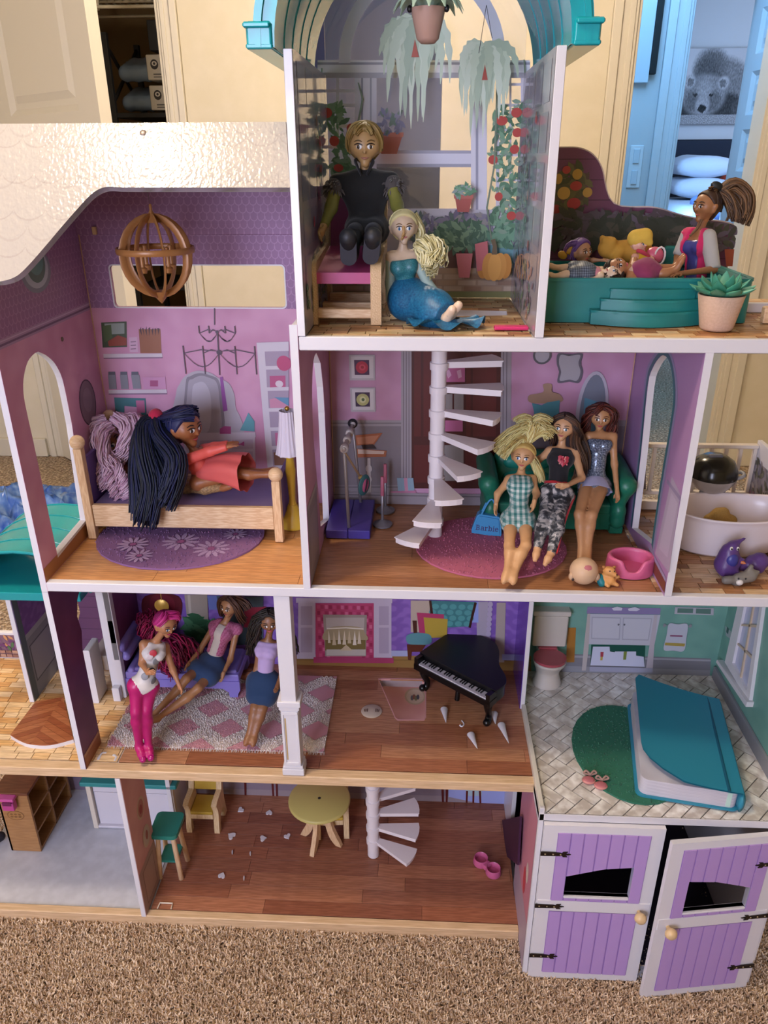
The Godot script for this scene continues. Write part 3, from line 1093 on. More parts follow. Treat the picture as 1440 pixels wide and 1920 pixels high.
func walls() -> void:
	var white := M.white as Material
	# ---- outer left wall (x = -.556 to -.547): pink below, violet above the printed rail, arch into the porch
	var arch := curvy(V([-1073,10475,-930,10470,-731,10412,-562,10268,-465,10096,-435,9880,-448,9380]),false,3)
	arch.append_array(V([-471,7507,-1563,7582,-1644,8629]))
	arch.append_array(curvy(V([-1688,9194,-1671,9668,-1639,9950,-1544,10140,-1429,10268,-1260,10387]),false,3))
	var lo := holed(PackedVector2Array([Vector2(-.31,.732 - .016),Vector2(0,.732 - .016),Vector2(0,1.074),Vector2(-.31,1.074)]),arch)
	part("outer_wall",Mb.new().prism(lo,.009,xp(-.556),false),white,H)
	var wp := part("wall_print",Mb.new().prism(lo,.0004,xp(-.547),false,2),M.paper_pink,H)
	var up := PackedVector2Array([Vector2(-.31,1.074),Vector2(0,1.074),Vector2(0,1.25),Vector2(-.31,1.3)])
	part("outer_wall",Mb.new().prism(up,.009,xp(-.556),false),white,H)
	part("wall_print",Mb.new().prism(up,.0004,xp(-.547),false,2),M.paper_violet,H)
	printed("rail_print",[[rect(-.0722,1.0986,.202,.0319),"a0809a"],[PackedVector2Array([Vector2(-.305,1.072),Vector2(0,1.072),Vector2(0,1.084),Vector2(-.305,1.084)]),"a78aa6"],[PackedVector2Array([Vector2(-.305,1.075),Vector2(0,1.075),Vector2(0,1.078),Vector2(-.305,1.078)]),"6f5470"],[PackedVector2Array([Vector2(-.305,1.0805),Vector2(0,1.0805),Vector2(0,1.082),Vector2(-.305,1.082)]),"c3a9c4"]].slice(1),xp(-.547 + .0004),1,H)
	printed("window_print",[[ell(-.1443,1.1537,.0451,.0303),"7d8494"],[ell(-.1447,1.1561,.0373,.0266),"aeb6c2"],[ell(-.146,1.1618,.0283,.025),"4e6a66"],[ell(-.1469,1.1669,.0225,.0199),"5d8a86"]],xp(-.547 + .0004),1,H)
	printed("mirror_print",[[ell(-.2369,.9343,.0311,.0376),"4b3140"],[ell(-.2366,.9342,.0281,.0359),"7d6572"],[ell(-.2371,.9384,.0167,.02),"8a737e"]],xp(-.547 + .0004),1,H)
	part("arch_sill",Mb.new().prism(V([-463,7489,-1553,7558,-1577,7595,-470,7542]),.0105,xp(-.5565),false),white,H)
	printed("skirting_print",[[PackedVector2Array([Vector2(-.305,.732),Vector2(0,.732),Vector2(0,.732 + .022),Vector2(-.305,.732 + .022)]),"a06a40"]],xp(-.547 + .0004),1,H)
	# lower storey of the same wall, with the doorway to the porch
	var dz0 := -.065
	var dz1 := -.187
	var lw := PackedVector2Array([Vector2(0,.3763),Vector2(0,.732 - .0165),Vector2(-.31,.732 - .0165),Vector2(-.31,.3763),Vector2(dz1,.3763),Vector2(dz1,.62),Vector2(-.17,.655),Vector2(-.15,.67),Vector2(-.126,.677),Vector2(-.1,.67),Vector2(-.08,.655),Vector2(-.069,.63),Vector2(-.074,.6),Vector2(dz0,.57),Vector2(dz0,.3763)])
	part("outer_wall",Mb.new().prism(lw,.009,xp(-.556)),white,H)
	part("wall_print",Mb.new().prism(lw,.0004,xp(-.547),true,2),M.paper_maroon,H)
	printed("skirting_print",[[PackedVector2Array([Vector2(dz0,.3763),Vector2(-.002,.3763),Vector2(-.002,.3763 + .022),Vector2(dz0,.3763 + .022)]),"9a5e3a"],[PackedVector2Array([Vector2(dz0,.3763 + .022),Vector2(-.002,.3763 + .022),Vector2(-.002,.3763 + .028),Vector2(dz0,.3763 + .028)]),"b58a6a"]],xp(-.547 + .0004),1,H)
	part("door_jamb",Mb.new().span(Vector3(-.57,.3763,dz1 - .014),Vector3(-.545,.732 - .017,dz1),.0015).span(Vector3(-.566,.3763,dz1),Vector3(-.552,.3763 + .03,dz1 + .012),.001),white,H)
	# ---- wall between bedroom and lounge
	var a2 := curvy(V([-1601,10367,-1271,10328,-1025,10010,-935,9561,-985,9025,-1171,8377]),false,3)
	a2.append_array(V([-1270,7696,-2332,7277,-2290,8453,-2275,9246,-2208,9684]))
	a2.append(V([-2019,10109])[0])
	for i in a2.size(): a2[i].y = maxf(a2[i].y,.732 + .0004)
	var dv := holed(PackedVector2Array([Vector2(-.31,.732),Vector2(0,.732),Vector2(0,1.108),Vector2(-.02,1.104),Vector2(-.31,1.104)]),a2)
	part("divider_wall",Mb.new().prism(dv,.010,xp(-.167),false),white,H)
	part("wall_print",Mb.new().prism(dv,.0004,xp(-.157),false,2),M.paper_mauve,H)
	printed("wainscot_print",[[PackedVector2Array([Vector2(-.10,.732),Vector2(-.003,.732),Vector2(-.003,.732 + .125),Vector2(-.10,.732 + .125)]),"90868c"],[PackedVector2Array([Vector2(-.09,.732 + .02),Vector2(-.02,.732 + .02),Vector2(-.02,.732 + .1),Vector2(-.09,.732 + .1)]),"9c9298"],[PackedVector2Array([Vector2(-.10,.732 + .118),Vector2(-.003,.732 + .118),Vector2(-.003,.732 + .126),Vector2(-.10,.732 + .126)]),"aaa2a6"]],xp(-.157 + .0004),1,H)
	# ---- right wall of the lounge with the arch to the balcony
	var a3 := V([-1937,7448])
	a3.append_array(curvy(V([-1941,7456,-2029,8694,-2178,9750,-2064,10053,-1809,10279,-1603,10361,-1345,10350,-1086,10184,-897,9910,-870,9547,-896,8547,-858,7704]),false,3))
	for i in a3.size(): a3[i].y = maxf(a3[i].y,.732 + .0004)
	var rw := holed(PackedVector2Array([Vector2(-.31,.732),Vector2(0,.732),Vector2(0,1.0936 - .017),Vector2(-.31,1.0936 - .017)]),a3)
	part("right_wall",Mb.new().prism(rw,.010,xp(.345),false),white,H)
	part("wall_print",Mb.new().prism(rw,-.0004,xp(.345),false,2),M.paper_lilac,H)
	var big := PackedVector2Array()
	var mid := Vector2(-.15,.9)
	for q in a3: big.append(Vector2(mid.x + (q.x - mid.x)*1.13,mid.y + (q.y - mid.y)*1.05 if q.y > .75 else q.y))
	var big2 := PackedVector2Array()
	for q in a3: big2.append(Vector2(mid.x + (q.x - mid.x)*1.27,mid.y + (q.y - mid.y)*1.085 if q.y > .75 else q.y))
	for q in [big,big2]:
		for i in q.size():
			q[i].y = clampf(q[i].y,.732 + .0002 if q == big else .732 + .0001,1.0936 - .02)
	printed("arch_print",[[band(big2,big),"8f8cae"],[band(big,a3),"3e6f78"]],xp(.345 - .0004),-1,H)
	printed("wainscot_print",[[V([-633,7662,-462,8956,-24,8870,37,7716]),"a89bb4"],[V([-510,7815,-374,8749,-68,8721,-111,7872]),"b4a8c0"],[V([-620,8790,-624,8850,13,8846,18,8789]),"8f84a4"],[V([-923,7636,-11,7592,-15,7535,-942,7569]),"9a8fb0"],[V([-942,7569,-15,7535,14,7376,-945,7382]),"7a4438"]],xp(.345 - .0004),-1,H)
	# ---- back walls
	var slot := rect(-.364,1.1085,.1405,.0325,.006)
	part("back_wall",Mb.new().prism(PackedVector2Array([Vector2(-.556,.732 - .016),Vector2(-.157,.732 - .016),Vector2(-.157,1.074),Vector2(-.556,1.074)]),-.007,zp(-.305),false),M.paper_pink,H)
	part("upper_back_wall",Mb.new().prism(holed(PackedVector2Array([Vector2(-.556,1.074),Vector2(-.157,1.074),Vector2(-.157,1.262),Vector2(-.556,1.262)]),slot),-.007,zp(-.305),false),M.paper_violet,H)
	part("slot_edge",Mb.new().prism(holed(rect(-.364,1.1085,.1425,.0345,.007),slot),.001,zp(-.305 - .0002)),white,H)
	part("back_batten",Mb.new().span(Vector3(-.547,1.188,-.305),Vector3(-.167,1.262,-.305 + .006),.001),M.paper_violet,H)
	part("hinge",Mb.new().box(Vector3(-.5161,1.1942,-.295),Vector3(.006,.012,.006)),vcm("c8a878"),H)
	part("back_wall",Mb.new().span(Vector3(-.157,.732 - .016,-.305 - .007),Vector3(.345 + .01,1.0936 - .017,-.305),.0),M.paper_mauve,H)
	part("back_wall",Mb.new().span(Vector3(-.556,.3763 - .019,-.305 - .007),Vector3(.19,.732 - .016,-.305),.0),M.paper_plum,H)
	part("back_wall",Mb.new().span(Vector3(.19,.3763 - .019,-.305 - .007),Vector3(.585,.732 - .016,-.305),.0),M.paper_teal,H)
	part("back_wall",Mb.new().span(Vector3(-.86,0,-.305 - .007),Vector3(.19,.3763 - .019,-.305),.0),M.paper_red,H)
	# gold corner cords of the back panels
	for q in [[-.546,1.19,.74],[-.155,1.075,.74],[.343,1.075,.74]]:
		part("corner_bead",Mb.new().rod(Vector3(q[0],q[2],-.305 + .001),Vector3(q[0],q[1],-.305 + .001),.0009,-1,6),vcm("c8a080"),H)
	# ---- partition of the bathroom and its right wall
	part("partition",Mb.new().span(Vector3(.19 - .002,.3763,-.305),Vector3(.19 + .006,.732 - .016,-.187),.0008),white,H)
	part("partition_print",Mb.new().span(Vector3(.19 - .0028,.3763,-.305),Vector3(.19 - .002,.732 - .016,-.189),.0),mk("58329a",.12),H)
	part("partition_print",Mb.new().span(Vector3(.19 + .006,.3763,-.305),Vector3(.19 + .0066,.732 - .016,-.189),.0),M.paper_teal,H)
	part("side_wall",Mb.new().span(Vector3(.575,.3763,-.305),Vector3(.585,.732 - .016,.06),.0008),M.paper_teal,H)
	# ---- living room pillar: square shaft on a panelled base
	var pz := -.014
	var px := -.2005
	var b := Mb.new()
	b.box(Vector3(px,(.525 + .717)/2,pz),Vector3(.024,.192,.024),.001)
	part("pillar",b,white,H)
	b = Mb.new()
	b.box(Vector3(px,.5215,pz),Vector3(.037,.011,.03),.0015).box(Vector3(px,.513,pz),Vector3(.033,.008,.028),.0015)
	b.box(Vector3(px,.45,pz),Vector3(.028,.122,.025),.0008).box(Vector3(px,.384,pz),Vector3(.036,.014,.028),.0015).box(Vector3(px,.394,pz),Vector3(.033,.006,.027),.001)
	for s in [-1,1]: b.box(Vector3(px + s*.0115,.452,pz + .0125),Vector3(.004,.1,.003),.0006)
	b.box(Vector3(px,.504,pz + .0125),Vector3(.026,.006,.003),.0006).box(Vector3(px,.402,pz + .0125),Vector3(.026,.006,.003),.0006)
	part("pillar_base",b,white,H)
	printed("gold_line",[[rect(px - .0075,.452,.0011,.042),"b89a68"]],zp(pz + .0125),1,H)
	# ---- ground divider in two pieces
	part("ground_divider",Mb.new().span(Vector3(-.502,.0245,-.086),Vector3(-.493,.3763 - .019,.0),.0008),white,H)
	part("wall_print",Mb.new().prism(PackedVector2Array([Vector2(-.086,.026),Vector2(-.001,.026),Vector2(-.001,.3763 - .02),Vector2(-.086,.3763 - .02)]),.0004,xp(-.493),false,2),M.paper_red,H)
	part("ground_divider",Mb.new().span(Vector3(-.502,.0245,-.305),Vector3(-.493,.3763 - .019,-.195),.0008),white,H)
	printed("wainscot_print",[[PackedVector2Array([Vector2(-.085,.026),Vector2(-.002,.026),Vector2(-.002,.13),Vector2(-.085,.13)]),"a58a84"],[PackedVector2Array([Vector2(-.07,.04),Vector2(-.016,.04),Vector2(-.016,.118),Vector2(-.07,.118)]),"7c625e"],[PackedVector2Array([Vector2(-.068,.042),Vector2(-.018,.042),Vector2(-.018,.116),Vector2(-.068,.116)]),"ab918a"]],xp(-.4926),1,H)
	printed("plate_print",[[ell(-.0538,.2388,.0174,.0232),"c9b49c"],[ell(-.0536,.2385,.0125,.0188),"b47a70"],[ell(-.0528,.2369,.007,.0094),"9c3f46"],[ell(-.0561,.1685,.0168,.0238),"c9b49c"],[ell(-.056,.1687,.0125,.0198),"c3b4a8"],[ell(-.0578,.1694,.0057,.0105),"a05a50"]],xp(-.4926),1,H)
	# ---- porch: its side wall and back wall
	part("porch_wall",Mb.new().span(Vector3(-.722,.3763,-.305),Vector3(-.713,.64,-.166),.0008),white,H)
	part("porch_print",Mb.new().prism(PackedVector2Array([Vector2(-.305,.505),Vector2(-.168,.505),Vector2(-.168,.64),Vector2(-.305,.64)]),.0004,xp(-.713),false,2),M.paper_plum,H)
	printed("wainscot_print",[[PackedVector2Array([Vector2(-.305,.3763),Vector2(-.168,.3763),Vector2(-.168,.505),Vector2(-.305,.505)]),"8f96a4"],[PackedVector2Array([Vector2(-.27,.3763 + .03),Vector2(-.19,.3763 + .03),Vector2(-.19,.485),Vector2(-.27,.485)]),"5c6472"],[PackedVector2Array([Vector2(-.267,.3763 + .033),Vector2(-.193,.3763 + .033),Vector2(-.193,.482),Vector2(-.267,.482)]),"a2a8b6"],[PackedVector2Array([Vector2(-.305,.5),Vector2(-.168,.5),Vector2(-.168,.511),Vector2(-.305,.511)]),"aab0bc"],[PackedVector2Array([Vector2(-.185,.3763),Vector2(-.168,.3763),Vector2(-.168,.64),Vector2(-.185,.64)]),"5a6c78"]],xp(-.713),1,H)
	var bay: PackedVector2Array = V([-6655,5298,-6651,4863,-6715,4688,-6843,4529,-6901,4586,-6768,5239])
	part("porch_back_wall",Mb.new().prism(holed(PackedVector2Array([Vector2(-.713,.3763),Vector2(-.557,.3763),Vector2(-.557,.66),Vector2(-.713,.66)]),bay),-.007,zp(-.305),false),M.paper_mulberry,H)
	# half-round wooden step in front of the porch door: herringbone strips on a white edge
	var st: PackedVector2Array = curvy(V([-5931,-618,-6270,-457,-6623,-462,-6874,-555,-7074,-673]),false,4)
	st.append_array(V([-7048,-1581,-6590,-1723]))
	part("step",Mb.new().prism(st,.0075,yp(.3763)),white,H)
	var stp := part("step_top",Mb.new().prism(st,.001,yp(.3763 + .0075)),vcm("a4603c",.4),H)
	for i in range(-4,12):
		for s in [-1.0,1.0]:
			var q := PackedVector2Array()
			var c := Vector2(-.66,-.19 + i*.014)
			for t in [Vector2(0,0),Vector2(.09*s,.055),Vector2(.09*s,.068),Vector2(0,.0132)]: q.append(c + t)
			for w in Geometry2D.intersect_polygons(q,st):
				part("plank",Mb.new().hue(["9c5836","ab6742","b4714a"][(i + 9 + int(s)) % 3]).prism(w,.0008,yp(.3763 + .0085),false),M.plank,stp)
	# small teal barrel roof over the porch
	var pts := []
	var teal := mk("1c9096",.12)
	var rib := Mb.new()
	var rows := []
	for i in 15:
		var w := PI*i/14.0
		var row := []
		for j in 9:
			row.append(Vector3(-.655 - cos(w)*.115,.648 + sin(w)*.072,-.115 - .19*j/8.0))
		rows.append(row)
	rib.sheet(rows)
	var rows2 := []
	for i in 15:
		var w := PI*i/14.0
		var row := []
		for j in 9: row.append(Vector3(-.655 - cos(w)*.111,.648 + sin(w)*.068,-.115 - .19*j/8.0))
		rows2.append(row)
	rib.sheet(rows2,false,true)
	var po := part("porch_roof",rib,teal,H)
	for j in 5:
		var a := []
		for i in 15: a.append(Vector3(-.655 - cos(PI*i/14.0)*.1155,.648 + sin(PI*i/14.0)*.0725,-.115 - .0475*j))
		part("rib",Mb.new().tube(a,[.003 if j == 0 else .0012],6),teal,po)
	part("eave",Mb.new().span(Vector3(-.78,.632,-.31),Vector3(-.556,.648,-.108),.002),teal,po)

func roof() -> void:
	var t := deg_to_rad(55.0)
	var xf := Transform3D(Basis(Vector3(1,0,0),Vector3(0,sin(t),-cos(t)),Vector3(0,cos(t),sin(t))),Vector3(0,1.2641,0))
	var edge := curvy(V([-1570,7,-2169,9,-2777,11,-3267,13,-3562,16,-3711,25,-3830,-15,-3932,-108,-4052,-266,-4203,-476,-4374,-724,-4522,-931,-4641,-1073,-4743,-1137,-4861,-1168]),false,4)
	edge.append_array(PackedVector2Array([Vector2(-.60,edge[edge.size() - 1].y - .004),Vector2(-.60,.0857),Vector2(-.166,.0857)]))
	part("roof",Mb.new().prism(edge,-.009,xf),M.roof,H)
	part("roof_edge",Mb.new().prism(edge,-.0082,xf.translated_local(Vector3(0,0,-.0004)),true,0),vcm("b5a9b8",.5),H)
	part("back_roof",Mb.new().prism(PackedVector2Array([Vector2(-.05,1.334),Vector2(-.05,1.325),Vector2(-.312,1.25),Vector2(-.312,1.26)]),.44,xp(-.60),false),M.roof,H)
	var s := Mb.new()
	var p: Vector2 = V([-3352,724])[0]
	s.lathe([Vector2(0,.0006),Vector2(.0035,.0006),Vector2(.004,0),Vector2(.0032,.0008)],Transform3D(Basis(xf.basis.x,xf.basis.z,-xf.basis.y),xf*Vector3(p.x,p.y,.0003)),12)
	part("screw",s,vcm("8d8078",.4,.6),H)

func garage() -> void:
	var white := M.white as Material
	var f := .06
	var g := part("garage_box",Mb.new().span(Vector3(.19,0,-.305),Vector3(.19 + .008,.3763,-.20),.0).span(Vector3(.19,0,-.10),Vector3(.19 + .008,.3763,f),.0).span(Vector3(.567,0,-.305),Vector3(.575,.3763,f),.0008).span(Vector3(.19,0,-.305 - .007),Vector3(.575,.3763,-.305),.0).span(Vector3(.19,0,-.305),Vector3(.575,.008,f),.0008).span(Vector3(.19 + .001,.3763 - .012,-.305),Vector3(.575,.3763 - .003,f),.0008),white,H)
	part("garage_lining",Mb.new().span(Vector3(.19 + .009,.01,-.305 + .001),Vector3(.566,.36,-.305 + .003),.0).span(Vector3(.19 + .0085,.0085,-.305),Vector3(.566,.011,f - .02),.0),vcm("2a2230",.9),H)  # dark sheets put the shade of the garage interior into colour
	part("curb",Mb.new().span(Vector3(.19,.3763 - .012,-.187),Vector3(.19 + .0075,.3763 + .012,f),.001),mk("d8d2c4",.4),H)
	# the side towards the kitchen: pink print in front, doorway behind
	printed("side_print",[[PackedVector2Array([Vector2(-.1,.028),Vector2(f - .004,.002),Vector2(f - .004,.3763 - .02),Vector2(-.1,.3763 - .02)]),"c27f92"],[PackedVector2Array([Vector2(-.1,.028),Vector2(f - .004,.002),Vector2(f - .004,.12),Vector2(-.1,.12)]),"a996a8"],[ell(.0,.16,.012,.03),"c2444e"],[ell(.02,.2,.01,.022),"cfc4b8"]],xp(.19),-1,H)
	# floor of the bathroom on top of the box: herringbone tiles
	var tf := part("bathroom_floor",Mb.new().span(Vector3(.19 + .0075,.3763 - .0032,-.305),Vector3(.575,.3763 - .002,f),.0),vcm("7d766f",.6),H)
	var L := .044
	var W := .022
	var clip := PackedVector2Array([Vector2(.19 + .0078,-.305 + .001),Vector2(.5745,-.305 + .001),Vector2(.5745,f - .0008),Vector2(.19 + .0078,f - .0008)])
	M.tile_vc = noisy(vc(.3),"cfc8c3","ffffff",.012,Vector3(11,11,11),4,256,31)
	for i in range(-14,15):
		for j in range(-7,8):
			for o in 2:
				var p := Vector2(i*W,i*W) + Vector2(j*2*L,0)*.5 + Vector2(0,-j*L)
				p = Vector2(i*W + j*L,i*W - j*L)
				var r := Rect2(p,Vector2(L,W)) if o == 0 else Rect2(p + Vector2(0,W),Vector2(W,L))
				var q := PackedVector2Array()
				for c in [r.position,r.position + Vector2(r.size.x,0),r.end,r.position + Vector2(0,r.size.y)]:
					var m: Vector2 = r.get_center() + (c - r.get_center())*Vector2(1 - .0018/r.size.x,1 - .0018/r.size.y)
					q.append(m.rotated(-PI/4)*.94 + Vector2(.38,-.12))
				for w in Geometry2D.intersect_polygons(q,clip):
					part("tile",Mb.new().hue(["f4f0ea","faf6f0","eae6e0"][rng.randi() % 3]).prism(w,.0022,yp(.3763 - .002),false),M.tile_vc,tf)
	part("front_frame",Mb.new().span(Vector3(.19 + .0005,.3763 - .013,f),Vector3(.575,.3763 + .0005,f + .002),.0006).span(Vector3(.19 + .0003,0,f - .004),Vector3(.19 + .008,.3763 + .012,f + .002),.0006).span(Vector3(.566,0,f),Vector3(.575,.3763,f + .002),.0006),white,H)
	var w := .1845
	garage_door(Vector3(.1985,.008,f + .001),.0,false,w)
	garage_door(Vector3(.5655,.008,f + .002),deg_to_rad(8.5),true,w)

# a stable door: white frame, lilac matchboards, a window hole, three black strap hinges and a wooden knob
func garage_door(at: Vector3,turn: float,mirror: bool,w: float) -> void:
	var s := -1.0 if mirror else 1.0
	var xf := Transform3D(Basis(Vector3.UP,turn),at)*Transform3D(Basis(Vector3(s,0,0),Vector3.UP,Vector3(0,0,1)),Vector3.ZERO)
	var h := .354
	var win := PackedVector2Array([Vector2(.042,.202),Vector2(.146,.202),Vector2(.146,.272),Vector2(.1,.266),Vector2(.042,.247)])
	var o := Node3D.new()
	o.name = "garage_door"
	H.add_child(o,true)
	o.set_meta("label","lilac stable door of the garage standing ajar" if mirror else "closed lilac stable door of the garage")
	var all := PackedVector2Array([Vector2(0,0),Vector2(w,0),Vector2(w,h),Vector2(0,h)])
	var q := func(called: String,b: Mb,m: Material) -> MeshInstance3D:
		var k := part(called,b,m,o)
		return k
	q.call("door_leaf",Mb.new().prism(holed(all,win),.0085,xf,false),M.white_gloss)
	# matchboards a little proud of the leaf, with a groove between
	var lil := vc(.35)
	var n := 7
	for fld in [[.016,.166],[.192,.339]]:
		for k in n:
			var x0 := .022 + k*(w - .042)/n
			var bd := PackedVector2Array([Vector2(x0 + .0011,fld[0]),Vector2(x0 + (w - .042)/n - .0011,fld[0]),Vector2(x0 + (w - .042)/n - .0011,fld[1]),Vector2(x0 + .0011,fld[1])])
			for c in Geometry2D.clip_polygons(bd,win):
				q.call("board",Mb.new().hue("b594cf").prism(c,.0016,xf.translated_local(Vector3(0,0,.0085)),false),lil)
		q.call("groove_backing",Mb.new().hue("9a78b6").prism(Geometry2D.clip_polygons(PackedVector2Array([Vector2(.022,fld[0]),Vector2(w - .02,fld[0]),Vector2(w - .02,fld[1]),Vector2(.022,fld[1])]),win)[0] if fld[0] < .1 else holed(PackedVector2Array([Vector2(.022,fld[0]),Vector2(w - .02,fld[0]),Vector2(w - .02,fld[1]),Vector2(.022,fld[1])]),win),.0005,xf.translated_local(Vector3(0,0,.0085)),false),lil)
	q.call("window_reveal",Mb.new().prism(win,.0095,xf.translated_local(Vector3(0,0,.0003)),false,0),vcm("b8b8d8",.4))
	q.call("window_sill",Mb.new().box(xf*Vector3(.094,.2005,.0085),Vector3(.104,.004,.005),.001,xf.basis.orthonormalized() if not mirror else Basis(Vector3.UP,turn)),M.white_gloss)
	q.call("middle_rail",Mb.new().box(xf*Vector3(w/2,.179,.0088),Vector3(w - .004,.024,.0022),.0006,Basis(Vector3.UP,turn)),M.white_gloss)
	for y in [.296,.179,.058]:
		var b := Mb.new().hue("2c2620")
		var sh := PackedVector2Array([Vector2(-.002,-.004),Vector2(.028,-.0032),Vector2(.031,-.0022),Vector2(.033,-.0052),Vector2(.040,-.005),Vector2(.036,-.0018),Vector2(.045,.0004),Vector2(.036,.0022),Vector2(.040,.0058),Vector2(.033,.0052),Vector2(.031,.0022),Vector2(.028,.0032),Vector2(-.002,.004)])
		for i in sh.size(): sh[i] += Vector2(0,y)
		b.prism(sh,.0016,xf.translated_local(Vector3(0,0,.0101)),false)
		b.hue("a89878")
		for x in [.005,.0175,.029]: b.orb(xf*Vector3(x,y,.0117),Vector3(.0015,.0015,.0009),Basis(),8,5)
		q.call("hinge",b,vc(.35,.5))
	var kx := xf*Vector3(w - .019,.174,.0099)
	var kb := Basis(xf.basis.x.normalized(),(Basis(Vector3.UP,turn)*Vector3(0,0,1)),Vector3.UP)
	q.call("knob",Mb.new().lathe([Vector2(.003,0),Vector2(.0035,.005),Vector2(.0075,.0075),Vector2(.0098,.0115),Vector2(.0098,.0145),Vector2(.007,.019),Vector2(.003,.0205),Vector2(0,.0207)],Transform3D(kb,kx),18),vcm("d6b78a",.35))


# ---------------------------------------------------------------- dolls
# ring of quads between two outlines with the same number of points
func band(a: PackedVector2Array,b: PackedVector2Array) -> Array:
	var o := []
	for i in a.size():
		var j := (i + 1) % a.size()
		var q := PackedVector2Array([a[i],a[j],b[j],b[i]])
		if Geometry2D.triangulate_polygon(q).size(): o.append(q)
	return o

# lays the joints J out, each bone a tapered capsule, and meshes body, head and hands as one skin
func doll(called: String,label: String,J: Dictionary,o := {}) -> Dictionary:
	var s: float = o.get("s",1.0)
	var w: float = o.get("wide",1.0)*s
	var fw: Vector3 = J.fw.normalized()
	var up: Vector3 = (J.nec - J.pel).normalized()
	fw = (fw - up*fw.dot(up)).normalized()
	var sd := up.cross(fw).normalized()      # the doll's left
	var D := {"J": J,"s": s,"caps": {},"fw": fw,"up": up,"sd": sd}
	var base: Vector3 = J.get("base",J.pel)
	var root := thing(called,label,o.get("category","doll"),base,o.get("group",""))
	D.root = root
	var male: bool = o.get("male",false)
	var shw := .0235*w*(1.35 if male else 1.0)
	for k in [["L",1.0],["R",-1.0]]:
		if not J.has("s" + k[0]): J["s" + k[0]] = J.nec + sd*shw*k[1] - up*.009*s
		if not J.has("h" + k[0]): J["h" + k[0]] = J.pel + sd*.0115*w*k[1] - up*.004*s
	var C: Dictionary = D.caps
	var chest: Vector3 = J.nec - up*.022*s
	var waist: Vector3 = J.pel.lerp(J.nec,.42)
	C.hips = [[J.hL,J.hR,.0138*w,.0138*w],[J.pel + up*.006*s,J.pel,.0142*w,.0138*w]]
	C.torso = [[J.pel,waist,.0135*w,.0112*w],[waist,chest,.0112*w,.0135*w],[chest + sd*.007*w,J.nec + sd*.008*w - up*.012*s,.0118*w,.0085*w],[chest - sd*.007*w,J.nec - sd*.008*w - up*.012*s,.0118*w,.0085*w]]
	if male:
		C.torso.append([chest + sd*.013*w + fw*.004*s,chest - sd*.013*w + fw*.004*s,.0145*w,.0145*w])
		C.torso.append([waist + sd*.006*w,waist - sd*.006*w,.0145*w,.0145*w])
	elif not o.get("child",false):
		for k in [1.0,-1.0]: C.torso.append([chest + sd*.0088*k*s + fw*.0085*s,chest + sd*.0082*k*s + fw*.0105*s - up*.002*s,.0088*s,.0078*s])
	C.shoulders = [[J.sL,J.sR,.0072*w,.0072*w]]
	var hb: Vector3 = J.get("face",fw)
	var hu: Vector3 = J.get("hup",(J.hd - J.nec).normalized())
	hb = (hb.normalized() - hu*hb.normalized().dot(hu)).normalized()
	var hs: float = o.get("head",1.0)*s
	D.f = hb; D.u = hu; D.l = hu.cross(hb).normalized(); D.hs = hs
	var nk: Vector3 = J.hd - hu*.012*hs - hb*.004*hs
	C.neck = [[J.nec - up*.004*s,nk,.0062*w,.0056*w]]
	for k in ["L","R"]:
		C["arm" + k] = [[J["s" + k],J["e" + k],.0066*w,.0052*w]]
		C["fore" + k] = [[J["e" + k],J["w" + k],.0052*w,.0035*w]]
		C["thigh" + k] = [[J["h" + k],J["k" + k],.0116*w,.0076*w]]
		var kn: Vector3 = J["k" + k]
		var an: Vector3 = J["a" + k]
		var back: Vector3 = ((kn - J["t" + k]) - (kn - an)*((kn - J["t" + k]).dot(kn - an)/maxf((kn - an).length_squared(),1e-9))).normalized()*.0022*s
		C["calf" + k] = [[kn,kn.lerp(an,.28) + back,.0074*w,.0082*w],[kn.lerp(an,.28) + back,an,.0082*w,.0044*w]]
		var toe: Vector3 = J["t" + k]
		var heel: Vector3 = an + (an - toe).normalized()*.004*s
		C["foot" + k] = [[heel,an.lerp(toe,.55),.0046*w,.0050*w],[an.lerp(toe,.55),toe,.0052*w,.0036*w],[an,heel,.005*w,.0044*w]]
	var all := []
	for k in C:
		if not (o.get("skip",[]) as Array).has(k): all.append_array(C[k])
	var b := Mb.new().hue(o.get("skin","d9a883"))
	b.blob(all,.0026*s,.0016*s)
	# head: skull, cheeks, jaw, nose
	var f := hb
	var u := hu
	var l: Vector3 = D.l
	var h: Vector3 = J.hd
	b.blob([[h + u*.004*hs - f*.003*hs,h + u*.0035*hs - f*.004*hs,.0160*hs,.0160*hs],
		[h + l*.0055*hs + f*.003*hs,h - l*.0055*hs + f*.003*hs,.0098*hs,.0098*hs],
		[h - u*.008*hs + f*.0025*hs,h - u*.0155*hs + f*.006*hs,.0092*hs,.0046*hs],
		[h + f*.0125*hs + u*.001*hs,h + f*.0152*hs - u*.0045*hs,.0010*hs,.0014*hs],
		[h + l*.0165*hs - f*.003*hs + u*.002*hs,h + l*.0155*hs - f*.002*hs - u*.005*hs,.0032*hs,.0022*hs],
		[h - l*.0165*hs - f*.003*hs + u*.002*hs,h - l*.0155*hs - f*.002*hs - u*.005*hs,.0032*hs,.0022*hs],
		[h - u*.006*hs - f*.004*hs,nk - (h - J.nec).normalized()*.004*s,.0075*hs,.0058*w]],.0014*hs,.0014*hs)
	for k in ["L","R"]: hand(b,J["e" + k],J["w" + k],J.get("p" + k,(J.pel - J["w" + k]).normalized()),s*o.get("hand",1.0),J.get("g" + k,Vector3.ZERO))
	D.body = part("body",b,M.skin,root)
